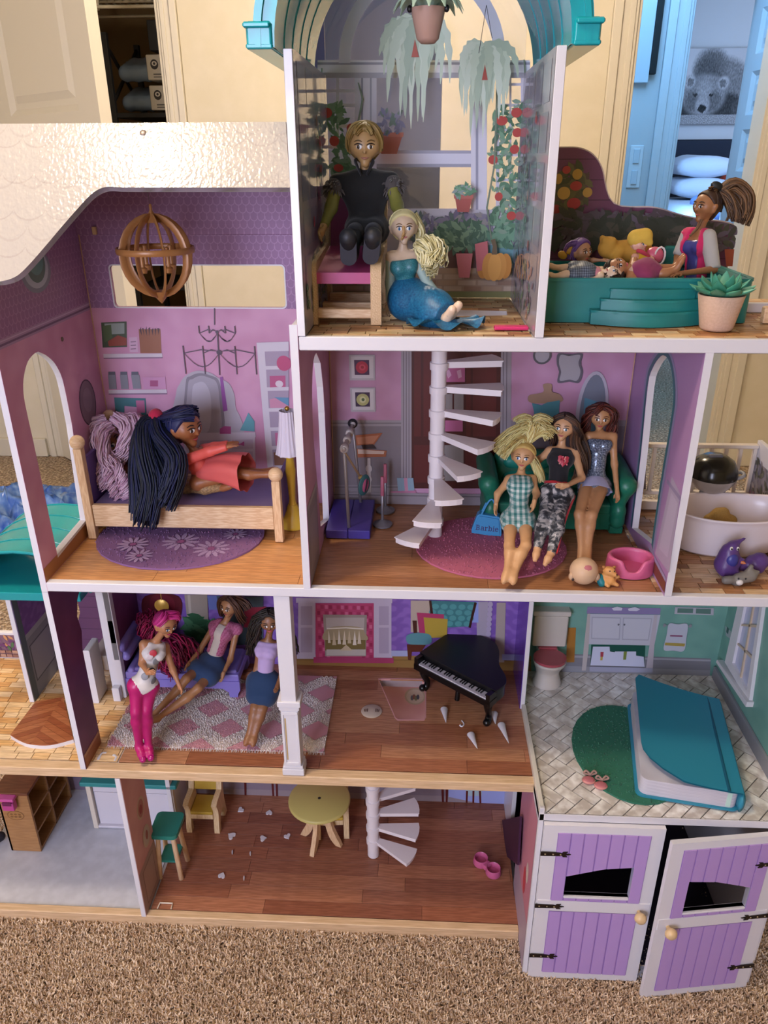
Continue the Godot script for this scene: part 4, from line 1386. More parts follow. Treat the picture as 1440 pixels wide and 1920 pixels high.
	# painted face: eyes with iris, pupil and lashes, brows, lips
	for k in [1.0,-1.0]:
		var c: Vector3 = h + l*.0062*hs*k + f*.0124*hs + u*.0005*hs
		var out: Vector3 = (f*.94 + l*.34*k).normalized()
		var eb := Basis(u.cross(out).normalized(),u,out)
		var e := Mb.new().hue("f1efec")
		e.orb(c,Vector3(.0042,.0026,.0012)*hs,eb,12,6)
		e.hue(o.get("eye","4a6a8c")).orb(c + out*.0006*hs,Vector3(.0019,.0022,.001)*hs,eb,10,6)
		e.hue("141016").orb(c + out*.0011*hs,Vector3(.0009,.0011,.0007)*hs,eb,8,5)
		e.hue("2a1a18")
		var lid := []
		for i in 6: lid.append(c + eb.x*lerpf(-.0047,.0047,i/5.0)*hs + u*(.0016 + .0016*sin(PI*i/5.0))*hs + out*(.0004 + .0006*sin(PI*i/5.0))*hs)
		e.tube(lid,[.0003*hs,.0006*hs,.0007*hs,.0007*hs,.0006*hs,.0003*hs],5)
		part("eye",e,M.gloss,root)
		var bw := Mb.new().hue(o.get("brow","4a3020"))
		var bp := []
		for i in 5: bp.append(h + u*(.0054 + .0014*sin(PI*i/4.0))*hs + l*k*lerpf(.0028,.0108,i/4.0)*hs + f*(.0136 - .0022*(i/4.0)*(i/4.0))*hs)
		bw.tube(bp,[.0004*hs,.0007*hs,.0007*hs,.0006*hs,.0003*hs],5)
		part("eyebrow",bw,M.satin,root)
	var m := Mb.new().hue(o.get("lip","b8525a"))
	var lp := []
	for i in 7: lp.append(h - u*(.0102 - .0007*cos(TAU*i/6.0)*.5)*hs + l*lerpf(-.0040,.0040,i/6.0)*hs + f*(.0118 - .0016*absf(i - 3)/3.0)*hs)
	m.tube(lp,[.0003*hs,.0008*hs,.0012*hs,.0012*hs,.0012*hs,.0008*hs,.0003*hs],6)
	part("lips",m,M.gloss,root)
	return D

# palm, four fingers of unequal length with a bend, and a thumb from the side of the palm
func hand(b: Mb,e: Vector3,w: Vector3,palm: Vector3,s: float,point := Vector3.ZERO) -> void:
	var d := (w - e).normalized() if point == Vector3.ZERO else point.normalized()
	palm = (palm - d*palm.dot(d)).normalized()
	var side := d.cross(palm).normalized()
	b.blob([[w - d*.001*s,w + d*.0085*s + side*.0016*s,.0031*s,.0030*s],[w,w + d*.0085*s - side*.0018*s,.0031*s,.0028*s]],.0013*s,.0008*s)
	for i in 4:
		var r := w + d*.0095*s + side*(.0036 - .0024*i)*s
		var len: float = [.0082,.0094,.0088,.0070][i]*s
		var d2 := (d + palm*.35).normalized()
		var d3 := (d + palm*.85).normalized()
		b.tube([r - d*.002*s,r + d*len*.35,r + d*len*.35 + d2*len*.35,r + d*len*.35 + d2*len*.35 + d3*len*.3],[.0014*s,.00135*s,.0012*s,.0009*s],6)
	var t := w + d*.002*s + side*.003*s
	var td := (d*.7 + side*.75 + palm*.3).normalized()
	b.tube([t,t + td*.0045*s,t + (td + d*.5).normalized()*.0085*s],[.0018*s,.0016*s,.0010*s],6)

# clothes: the named limbs, a little thicker, cut off by planes
func garment(D: Dictionary,called: String,names: Array,thick: float,col: String,clips := [],m: Material = null,k := .0018,more := []) -> MeshInstance3D:
	var cs := more.duplicate()
	for q in names:
		for c in D.caps[q]: cs.append([c[0],c[1],c[2] + thick,c[3] + thick])
	var b := Mb.new().hue(col)
	b.blob(cs,.0024*D.s,k*D.s,clips)
	return part(called,b,m if m else M.cloth,D.root)

# gathered skirt from a waist ring to a hem ring
func skirt(called: String,root: Node3D,a: Vector3,b: Vector3,ra: float,rb: float,side: Vector3,flat: float,folds: int,amp: float,col: String,m: Material = null,mid := Vector3.ZERO) -> MeshInstance3D:
	var rows := []
	var ax := (b - a).normalized()
	side = (side - ax*side.dot(ax)).normalized()
	var fr := ax.cross(side)
	for pass_ in 2:
		for i in 9:
			var t := i/8.0 if pass_ == 0 else 1.0 - i/8.0
			var row := []
			var c := a.lerp(b,t) + mid*4.0*t*(1 - t)
			for j in 48:
				var w := TAU*j/48
				var r := lerpf(ra,rb,pow(t,.8)) - (.0006 if pass_ else .0)
				r += amp*t*sin(w*folds + sin(w*2.0))*(.7 + .3*sin(w*3 + 1))
				row.append(c + side*cos(w)*r + fr*sin(w)*r*flat)
			rows.append(row)
	return part(called,Mb.new().hue(col).sheet(rows,true),m if m else M.cloth,root)

# many thin tapered strands round a guide curve
func lock(b: Mb,guide: Array,r0: float,r1: float,n: int,thick: float,cols: Array,wild := .25,curl := .0,turns := 3.0) -> void:
	var g := curve3(guide,4)
	var m := g.size()
	for i in n:
		b.hue(cols[rng.randi() % cols.size()])
		var w := rng.randf()*TAU
		var q := sqrt(rng.randf())
		var ph := rng.randf()*TAU
		var endt := rng.randf_range(.82,1.0)
		var pts := []
		var rad := []
		var x := Vector3.ZERO
		for j in m:
			var t := j/float(m - 1)
			if t > endt: break
			var d: Vector3 = (g[mini(j + 1,m - 1)] - g[maxi(j - 1,0)]).normalized()
			if x == Vector3.ZERO: x = d.cross(Vector3(.3,.8,.5)).normalized()
			x = (x - d*x.dot(d)).normalized()
			var y := d.cross(x)
			var r := lerpf(r0,r1,t)*q
			var a := w + wild*sin(t*4.0 + ph)
			var p: Vector3 = g[j] + (x*cos(a) + y*sin(a))*r
			if curl > .0: p += (x*cos(t*turns*TAU + ph) + y*sin(t*turns*TAU + ph))*curl*minf(1.0,t*3.0)
			pts.append(p)
			rad.append(thick*(.7 + .5*sin(PI*minf(t*1.1 + .15,1.0))))
		if pts.size() > 1: b.tube(pts,rad,5)

# hair cap fitting the skull, open at the face
func scalp(b: Mb,D: Dictionary,col: String,low := .0,grow := .0018,part_ := .0) -> void:
	var h: Vector3 = D.J.hd
	var k: float = D.hs
	b.hue(col)
	var f: Vector3 = D.f
	var u: Vector3 = D.u
	b.blob([[h + u*.0045*k - f*.003*k,h + u*.0035*k - f*.005*k,(.0162 + grow)*k,(.0162 + grow)*k],[h - f*.006*k,h - f*.006*k - u*.008*k,.0145*k,.0115*k]],.0016*k,.0014*k,
		[[h + f*.0045*k + u*(.0105 - low)*k,(f*.86 - u*.5).normalized()]])
	# combed strands over the cap
	for i in 26:
		var a := TAU*i/26.0
		var l: Vector3 = D.l
		var pts := []
		for j in 6:
			var t := j/5.0
			var d := (u*cos(t*1.5) + (l*cos(a) - f*absf(sin(a))*1.0)*sin(t*1.5)).normalized()
			pts.append(h + u*.004*k - f*.004*k + d*(.0165 + grow)*k)
		b.tube(pts,[.0012*k,.0016*k,.0016*k,.0016*k,.0014*k,.0008*k],5)


# ---------------------------------------------------------------- printed plants
func leafy(ls: Array,r: PackedVector2Array,n: int,size: float,cols: Array,oval := true) -> void:
	var c := (r[0] + r[2])/2
	var h := (r[2] - r[0]).abs()/2
	for i in n:
		var p := Vector2(rng.randf_range(-1,1),rng.randf_range(-1,1))
		if oval and p.length() > 1.0: p = p.normalized()*rng.randf()
		var a := rng.randf()*TAU
		var q := PackedVector2Array()
		var s := size*rng.randf_range(.6,1.2)
		for t in [Vector2(-1,0),Vector2(-.3,.4),Vector2(.4,.35),Vector2(1,0),Vector2(.4,-.35),Vector2(-.3,-.4)]: q.append(c + p*h + (t*s).rotated(a))
		ls.append([q,cols[rng.randi() % cols.size()]])

# serrated fern fronds hanging from a point
func fern(ls: Array,c: Vector2,w: float,h: float,cols: Array) -> void:
	for i in 30:
		var e := rng.randf_range(-1,1)
		var end := c + Vector2(e*w*rng.randf_range(.5,1.0),-h*rng.randf_range(.35,1.0)*(1.1 - .5*absf(e)))
		var mid := c + Vector2(e*w*.85,h*rng.randf_range(.0,.12))
		var l := PackedVector2Array()
		var rr := PackedVector2Array()
		for k in 13:
			var t := k/12.0
			var p := c.lerp(mid,t).lerp(mid.lerp(end,t),t)
			var p2 := c.lerp(mid,t + .02).lerp(mid.lerp(end,t + .02),t + .02)
			var d := (p2 - p).normalized()
			var wd := h*.045*sin(PI*minf(t*.9 + .08,1.0))*(1.25 if k % 2 else .75)
			l.append(p + Vector2(-d.y,d.x)*wd)
			rr.insert(0,p - Vector2(-d.y,d.x)*wd)
		l.append_array(rr)
		if Geometry2D.triangulate_polygon(l).size(): ls.append([l,cols[i % cols.size()]])

func grow(p: PackedVector2Array,d: float) -> PackedVector2Array:
	var q := Geometry2D.offset_polygon(p,d)
	return q[0] if q.size() else p

# ---------------------------------------------------------------- greenhouse on the roof deck
func greenhouse() -> void:
	var top := 1.403
	var pale := mk("bcb6c2",.1)
	for q in [[-.157,-.147],[.136,.147]]:
		part("greenhouse_wall",Mb.new().span(Vector3(q[0],1.0936,-.31),Vector3(q[1],top,.0),.0008),M.white_gloss,H)
	for k in 2:
		var x: float = [-.147,.136][k]
		var sgn: float = [1.0,-1.0][k]
		var ls := [[PackedVector2Array([Vector2(-.305,1.0936),Vector2(-.002,1.0936),Vector2(-.002,top),Vector2(-.305,top)]),"a9a3b0"]]
		for i in 4:
			for j in 5: ls.append([rect(-.262 + i*.07,1.165 + j*.052,.028,.021),["9496a8","9c9cae","8e90a4"][(i*3 + j) % 3]])
		leafy(ls,rect(-.16,1.14,.14,.04),60,.012,["6f8a80","7b9a8a","a37c82","86708c"])
		for i in 7: ls.append([ell(-.26 + .15*rng.randf(),1.16 + i*.03,.007,.007,12),"c0606c"])
		leafy(ls,rect(-.2,1.25,.05,.1),40,.009,["7d998a","6b8578"])
		printed("glass_print",ls,xp(x),sgn,H,mk_print(.08))
	# clear back panel with printed window frames and plants
	part("back_pane",Mb.new().span(Vector3(-.147,1.0936,-.305 - .002),Vector3(.136,1.545,-.305),.0),M.glass,H)
	var fr := [[V([-1580,14225,1431,14196,1448,13976,-1589,14002]),"e4e0ea"],[V([-1581,14199,1433,14171,1435,14140,-1583,14168]),"a09dae"],[V([-1587,14070,1443,14043,1448,13976,-1589,14002]),"b3b0be"],
		[V([-1051,13998,-738,13995,-753,12207,-1087,12208]),"dedae6"],[V([-961,13997,-931,13997,-960,12208,-991,12208]),"9c9aac"],[V([-833,13996,-809,13996,-829,12208,-855,12208]),"a8a6b6"],
		[V([611,13983,837,13981,931,12146,688,12146]),"e4e0ea"],[V([678,13983,714,13982,799,12146,761,12146]),"a3a1b2"],[V([-746,13055,650,13048,660,12822,-747,12828]),"e2deea"],[V([-746,13055,650,13048,652,13007,-746,13013]),"aeabba"],[V([-747,12873,658,12867,660,12822,-747,12828]),"a8a6b4"],
		[V([-1559,14002,-1500,14001,-1592,11508,-1658,11508]),"d8d4e0"],[V([1316,13977,1389,13977,1575,11388,1494,11388]),"d8d4e0"],[V([964,13980,1014,13980,1161,11419,1106,11419]),"d8d4e0"],[V([-1320,14000,-1275,14000,-1325,12268,-1373,12268]),"d8d4e0"],[V([1155,13979,1184,13978,1332,11665,1300,11665]),"d8d4e0"]]
	var bars := [V([-1505,13860,-1054,13856,-1054,13814,-1506,13818]),V([-1512,13674,-1057,13671,-1058,13628,-1513,13631]),V([-1522,13404,-1063,13401,-1064,13358,-1523,13361]),V([-1532,13129,-1068,13126,-1069,13082,-1534,13084]),V([-1542,12848,-1074,12846,-1075,12800,-1544,12802]),V([1017,13918,1320,13915,1323,13879,1019,13881]),V([1032,13656,1338,13653,1341,13616,1034,13618]),V([1051,13334,1360,13332,1363,13294,1053,13296]),V([1070,13005,1383,13003,1386,12964,1072,12966]),V([1089,12667,1406,12666,1409,12627,1091,12628]),V([1109,12322,1430,12321,1433,12280,1111,12281])]
	for q in bars: fr.append([q,"d8d4e0"])
	var ac: Vector2 = V([-96,14185])[0]
	var ar: Vector2 = V([1084,14174])[0]
	var ro := ar.x - ac.x
	for i in 24:
		var a := PI*i/24.0
		var d := PI*(i + 1)/24.0
		fr.append([PackedVector2Array([ac + Vector2(cos(a),sin(a))*ro,ac + Vector2(cos(d),sin(d))*ro,ac + Vector2(cos(d),sin(d))*ro*.86,ac + Vector2(cos(a),sin(a))*ro*.86]),"e0dcea"])
	# lower part is printed all over: bushes, pots, paving
	fr.append([V([-1661,12239,1530,12233,1620,10979,-1713,10967]),"c8c4cc"])
	fr.append([V([-752,12252,684,12249,688,12146,-753,12148]),"dcd8e2"])
	fr.append([V([-1696,11382,1591,11388,1618,11017,-1711,11006]),"b79c84"])
	for i in 40:
		var q: Vector2 = V([-1679,11383])[0]
		var p: Vector2 = V([1601,11026])[0]
		fr.append([rect(q.x + (p.x - q.x)*((i % 10) + .5 + .3*(i/10 % 2))/10.5,q.y + (p.y - q.y)*((i/10) + .5)/4.0,(p.x - q.x)*.042,(q.y - p.y)*.1),["c9b098","a8866e","bfa084","d0b8a0"][i % 4]])
	fr.append([V([-1711,11019,1617,11030,1624,10934,-1715,10922]),"8f8f5c"])
	fr.append([V([307,11695,787,11695,801,11387,316,11386]),"6c4a44"])
	fr.append([V([978,11726,1376,11726,1394,11450,992,11449]),"6fa0a8"])
	var ft: MeshInstance3D = printed("window_frame_print",fr,zp(-.305),1,H)
	var pl := []
	leafy(pl,rect(.0393,1.1981,.0603,.0195),150,.009,["8a8496","776f88","5d6f68","96908e"],false)
	leafy(pl,rect(.0525,1.1846,.0446,.0212),170,.0095,["55775f","46684f","6d8f6e","7fa07c"])
	leafy(pl,rect(.1253,1.1906,.0285,.021),90,.009,["5b8a6c","4a7559","74a080"])
	for q in [rect(.1194,1.3466,.0247,.0241),rect(.1161,1.3016,.0251,.0263),rect(.1194,1.2608,.0216,.0229),rect(.1214,1.2158,.0227,.0251)]: leafy(pl,q,42,.0075,["5f8a68","4d7558","7ca684","8aa58c"])
	var pv := []
	for q in [rect(-.1328,1.3483,.0191,.019),rect(-.1262,1.3097,.0209,.0251),rect(-.1278,1.2818,.0187,.0114)]: leafy(pv,q,40,.0075,["6f9a70","5a8060","88a888"])
	for q in [ell(-.1466,1.3553,.0081,.0067),ell(-.1113,1.3346,.0064,.0067),ell(-.1365,1.3183,.0073,.0069),ell(-.1314,1.2821,.0073,.0054)]: pv.append([q,"c2473c"])
	for q in [V([-1525,14121,-1504,14121,-1543,13404,-1462,12904,-1487,12904,-1568,13405]),V([-1007,13935,-989,13934,-921,13723,-1018,13347,-1043,13347,-951,13723])]: pv.append([q,"7c8c74"])
	printed("vine_print",pv,zp(-.305 + .004),1,H)
	for q in [ell(.1076,1.3434,.0082,.0062),ell(.1279,1.3537,.0076,.0064),ell(.1308,1.3278,.0071,.006),ell(.1281,1.3059,.0068,.0061),ell(.0975,1.2922,.0069,.0061),ell(.1088,1.2418,.0059,.0061),ell(.1293,1.2148,.0071,.0062)]: pl.append([q,"c2473c"])
	for q in [V([967,14175,991,14175,1012,12837,934,12264,1021,11817,998,11817,906,12264,987,12838]),V([1330,14197,1350,14197,1467,13386,1491,12552,1470,12552,1443,13386])]: pl.append([q,"7c8c74"])
	printed("vine_print",pl,zp(-.305 + .004),1,H)
	var pots := [[V([-713,13263,-353,13261,-437,13006,-666,13007]),"c06a58"],[V([-725,13290,-341,13288,-346,13228,-720,13230]),"cc7a66"]]
	leafy(pots,rect(-.0522,1.3438,.019,.0176),46,.006,["8f8ba2","7d7a96","6c8272"])
	printed("pot_print",pots,zp(-.305 + .02),1,H)
	pots = [[V([427,12425,692,12424,645,12211,475,12211]),"b4584c"],[V([410,12454,703,12453,700,12395,418,12396]),"bf6a5c"]]
	leafy(pots,rect(.0556,1.2504,.0148,.0079),40,.006,["5f8f6c","7caa84","97a8a0"])
	printed("pot_print",pots,zp(-.305 + .02),1,H)
	printed("pot_print",[[V([470,11619,727,11619,693,11261,531,11261]),"cf7478"],[V([753,11756,942,11802,979,11387,803,11356]),"cc6e72"]],zp(-.305 + .02),1,H)
	pots = []
	for k in 5: pots.append([[ell(.0896,1.1433,.0097,.0186),ell(.1234,1.1433,.0096,.0186),ell(.0985,1.1426,.0105,.0202),ell(.1146,1.1427,.0105,.0202),ell(.1069,1.142,.0101,.0208)][k],["c98634","c98634","d59540","d59540","e0a24c"][k]])
	pots.append([V([1016,11604,1025,11726,989,11817,1052,11832,1089,11726,1096,11604]),"6f5a3c"])
	printed("pumpkin_print",pots,zp(-.305 + .02),1,H)
	var fe := []
	fern(fe,V([-153,14662])[0],.058,.135,["d2dec4","c2d0b4","dce6ce","b6c6ac"])
	fern(fe,V([754,14354])[0],.052,.125,["d2dec4","c2d0b4","dce6ce","b6c6ac"])
	fe.append([V([-190,14427,-132,14216,-235,14217]),"c25c48"])
	fe.append([V([780,14121,828,13930,746,13930]),"b9503f"])
	fe.append([V([761,14811,769,14811,695,14254,686,14254]),"2f2f35"])
	fe.append([V([761,14811,769,14811,866,14428,858,14428]),"2f2f35"])
	printed("fern_print",fe,zp(-.305 + .03),1,H)
	# teal moulded arch roof
	var ro2 := .179
	var ri := .1565
	var cx: float = (Vector3(-.1608,1.4178,.01).x + Vector3(.1458,1.4144,.01).x)/2.0
	var cy: float = Vector3(-.1408,1.3986,.01).y + .004
	var teal := noisy(mk("ffffff",.13),"0f96a2","18a6b0",.01,Vector3(4,4,4),2)
	var arc := func(r0: float,r1: float) -> PackedVector2Array:
		var p := PackedVector2Array()
		for i in 33: p.append(Vector2(cx + cos(PI*i/32.0)*r1,cy + sin(PI*i/32.0)*r1))
		for i in 33: p.append(Vector2(cx - cos(PI*i/32.0)*r0,cy + sin(PI*i/32.0)*r0))
		return p
	var ar2 := part("arch_roof",Mb.new().prism(arc.call(ri,ro2 - .004),-.32,zp(.008)),teal,H)
	part("arch_rim",Mb.new().prism(arc.call(ri - .0005,ro2),-.022,zp(.014)),teal,ar2)
	part("arch_rim",Mb.new().prism(arc.call(ro2 - .009,ro2 - .003),-.004,zp(.0175)),teal,ar2)
	for k in 4: part("arch_rib",Mb.new().prism(arc.call(ri - .001,ro2 - .0025),-.006,zp(-.05 - .06*k)),teal,ar2)
	for s in [-1.0,1.0]:
		var b := Mb.new()
		b.box(Vector3(cx + s*.1715,cy + .012,-.148),Vector3(.028,.024,.33),.003)
		b.box(Vector3(cx + s*.1735,cy + .02,-.147),Vector3(.029,.006,.336),.002)
		b.box(Vector3(cx + s*.172,cy + .001,-.148),Vector3(.029,.006,.33),.002)
		part("eave",b,teal,ar2)
	# hanging planter with pale leaves, screws at its sides
	var hp := Vector3(-.0012,1.4479,-.06)
	var pt := thing("hanging_planter","pinkish pot with pale green leaves hanging under the teal arch","planter",hp)
	part("pot",Mb.new().lathe([Vector2(0,-.025),Vector2(.008,-.025),Vector2(.0125,-.021),Vector2(.0185,.004),Vector2(.019,.009),Vector2(.017,.009),Vector2(.016,.004),Vector2(0,.004)],Transform3D(Basis(),hp + Vector3(0,-.01,0)),24),mk("b89484",.6),pt)
	var lf := mk("a4bca4",.5)
	for k in 14:
		var a := TAU*k/14.0 + .2
		var d := Vector3(cos(a),0,sin(a))
		var q := hp + Vector3(0,-.002,0)
		part("leaf",Mb.new().tube(curve3([q + d*.006,q + d*.018 + Vector3(0,.012,0),q + d*.032 + Vector3(0,.008,0),q + d*.04 + Vector3(0,-.003,0)],3),[.003,.006,.0075,.008,.0085,.008,.006,.004,.002,.001],8,.25,Vector3(0,1,0)),lf,pt)
	for s in [-1,1]: part("screw",Mb.new().orb(hp + Vector3(s*.0205,-.002,.003),Vector3(.0032,.0038,.003)),vcm("15151a",.4),pt)
	for k in 3:
		var a := TAU*k/3.0 + .5
		part("cord",Mb.new().rod(hp + Vector3(cos(a)*.022,0,sin(a)*.022),Vector3(hp.x,cy + ri - .002,hp.z),.0006,-1,5),vcm("2a2a2e"),pt)
	lounge_chair()
	lone("phone",Mb.new().box(Vector3(.1119,1.0936,-.0486) + Vector3(0,.0027,0),Vector3(.044,.005,.013),.0015),mk("d4336e",.35),"tiny hot pink toy phone lying on the deck under the greenhouse's right wall","toy phone")
	man_doll()
	gown_doll()

func mk_print(rough: float) -> StandardMaterial3D:
	var key := "print_%s" % rough
	if not mats.has(key): mats[key] = vc(rough)
	return mats[key]

func lounge_chair() -> void:
	var zf := -.075
	var zb := -.245
	var xl := Vector3(-.1478,1.1114,-.075).x
	var xr := Vector3(-.0634,1.1117,-.075).x
	var ys := Vector3(-.1451,1.1739,-.075).y
	var o := thing("lounge_chair","low pink toy lounger on pale plywood runners, the doll in black sitting on it","chair",Vector3((xl + xr)/2,1.0936,-.16))
	var ply := noisy(mk("ffffff",.5),"c9a373","e2c396",.02,Vector3(90,90,6),3,256,41)
	for x in [xl,xr]:
		var p := PackedVector2Array([Vector2(zf,1.0936),Vector2(zf,ys - .012)])
		for i in 5: p.append(Vector2(zf - .014 + .014*cos(PI/2*i/4.0),ys - .012 + .012*sin(PI/2*i/4.0)))
		p.append_array(PackedVector2Array([Vector2(zb + .02,ys + .01),Vector2(zb - .018,ys + .085),Vector2(zb - .03,ys + .08),Vector2(zb,ys - .005),Vector2(zb - .012,1.0936),Vector2(zb + .006,1.0936),Vector2(zb + .016,ys - .014),Vector2(zf - .026,ys - .024),Vector2(zf - .014,ys - .034),Vector2(zf - .013,1.0936)]))
		part("side_frame",Mb.new().prism(p,.014,xp(x - .007)),ply,o)
	var pk := mk("b8487c",.45)
	var sp := PackedVector2Array([Vector2(zf - .004,ys - .028),Vector2(zf - .004,ys - .014),Vector2(zb + .01,ys + .004),Vector2(zb + .01,ys - .01)])
	part("seat",Mb.new().prism(sp,xr - xl - .014,xp(xl + .007)),pk,o)
	var bp := PackedVector2Array([Vector2(zb + .008,ys - .004),Vector2(zb - .022,ys + .084),Vector2(zb - .031,ys + .08),Vector2(zb - .002,ys - .008)])
	part("backrest",Mb.new().prism(bp,xr - xl - .016,xp(xl + .008)),mk("8e3868",.45),o)
	for q in [[zf - .008,.012],[zf - .06,.012],[zb + .03,.012]]:
		part("stretcher",Mb.new().box(Vector3((xl + xr)/2,1.0936 + .014,q[0]),Vector3(xr - xl - .012,.013,q[1]),.002),M.pine,o)

func man_doll() -> void:
	var J := {"pel": Vector3(-.0821,1.2084,-.19),"nec": Vector3(-.083,1.2811,-.175),"hd": Vector3(-.0818,1.3094,-.165),"fw": Vector3(.02,.05,1),"face": Vector3(.05,-.12,1),"hup": Vector3(0,1,.1),
		"sL": Vector3(-.0477,1.2678,-.172),"sR": Vector3(-.1206,1.2654,-.172),"eL": Vector3(-.0382,1.2369,-.15),"eR": Vector3(-.1277,1.2341,-.155),"wL": Vector3(-.03,1.2219,-.115),"wR": Vector3(-.1355,1.213,-.13),
		"hL": Vector3(-.0711,1.205,-.18),"hR": Vector3(-.0919,1.205,-.18),"kL": Vector3(-.0704,1.2045,-.135),"kR": Vector3(-.0955,1.2045,-.135),"aL": Vector3(-.069,1.1862,-.088),"aR": Vector3(-.0974,1.1849,-.088),"tL": Vector3(-.0661,1.2039,-.066),"tR": Vector3(-.0971,1.2026,-.066),"pL": Vector3(-.3,-.7,.3),"pR": Vector3(1,0,.3),"gL": Vector3(.1,-.9,.35),"base": Vector3(-.0823,1.1971,-.19)}
	var D := doll("doll","male doll with sandy hair in a black tunic sitting on the pink lounger",J,{"s": 1.12,"male": true,"skin": "b9925f","eye": "5a4630","brow": "6a5028","lip": "a87060","group": "dolls in the dollhouse","head": 1.12,"hand": 1.25})
	var cl := M.cloth as Material
	garment(D,"tunic",["torso","hips","shoulders"],.0035,"17181b",[[J.nec + Vector3(0,.002,.006),Vector3(0,.9,.55).normalized()]],cl,.003,[[J.hL,J.hL.lerp(J.kL,.5),.019,.016],[J.hR,J.hR.lerp(J.kR,.5),.019,.016]])
	var col := Mb.new().hue("191a1d")
	for s in [-1.0,1.0]: col.tube([J.nec + Vector3(s*.010,.014,-.004),J.nec + Vector3(s*.012,.010,.008),J.nec + Vector3(s*.004,-.006,.017)],[.002,.005,.003],8,.4,Vector3(1,0,0))
	part("collar",col,cl,D.root)
	for k in ["L","R"]:
		var fz := Mb.new().hue("57504e")
		var c: Vector3 = J["s" + k].lerp(J["e" + k],.22)
		for i in 90:
			var d := Vector3(rng.randf_range(-1,1),rng.randf_range(-.9,.9),rng.randf_range(-1,1)).normalized()
			var p := c + d*Vector3(.0125,.0095,.0125)
			fz.hue(["57504e","6a625e","47413f"][i % 3]).tube([p,p + d*.004 + Vector3(0,-.001,0),p + d*.006 + Vector3(0,-.003,0)],[.0013,.0012,.0004],4)
		fz.hue("4e4846").blob([[c + Vector3(0,.002,0),c - Vector3(0,.003,0),.0125,.0115]],.003,.002)
		part("fur_cuff",fz,cl,D.root)
		garment(D,"sleeve",["arm" + k,"fore" + k],.0022,"7c7a3a",[[J["w" + k],(J["w" + k] - J["e" + k]).normalized()]],M.satin)
		garment(D,"trouser_leg",["thigh" + k],.0025,"24242a",[],cl)
		var b := Mb.new().hue("22222a")
		var a: Vector3 = J["a" + k]
		var t: Vector3 = J["t" + k]
		b.blob([[J["k" + k].lerp(a,.3),a,.0125,.011],[a + (a - t)*.25,t + (t - a)*.12,.0105,.0112]],.0022,.002)
		part("boot",b,M.satin,D.root)
		var so := Mb.new().hue("2b2d36")
		var sole := (Vector3(0,-.22,1)).normalized()
		var up: Vector3 = (t - a)
		up = (up - sole*up.dot(sole)).normalized()
		var c2: Vector3 = (a + t)/2 + sole*.0095
		so.prism(rect(0,0,.0105,.022,.0098),.0022,Transform3D(Basis(up.cross(sole),up,sole),c2))
		part("sole",so,M.satin,D.root)
	part("belt",Mb.new().hue("2b1c16").lathe([Vector2(.021,-.003),Vector2(.022,0),Vector2(.021,.003)],Transform3D(Basis(),J.pel + Vector3(0,.018,.002)),24,1.05,.85),M.satin,D.root)
	var h := Mb.new()
	scalp(h,D,"8f7440",.004,.0028)
	var hd: Vector3 = J.hd
	for s in [-1.0,1.0]:
		lock(h,[hd + Vector3(0,.024,-.002),hd + Vector3(s*.013,.021,.008),hd + Vector3(s*.0205,.006,.004),hd + Vector3(s*.0195,-.008,.0)],.006,.004,26,.0013,["9a7c44","80662f","ad9056"])
		lock(h,[hd + Vector3(0,.023,.0),hd + Vector3(s*.007,.02,.014),hd + Vector3(s*.012,.012,.0165)],.006,.003,18,.0013,["9a7c44","80662f","ad9056"])
	lock(h,[hd + Vector3(0,.022,-.01),hd + Vector3(0,.008,-.024),hd + Vector3(0,-.012,-.02)],.012,.012,40,.0014,["8f7440","80662f"])
	part("hair",h,M.hair,D.root)

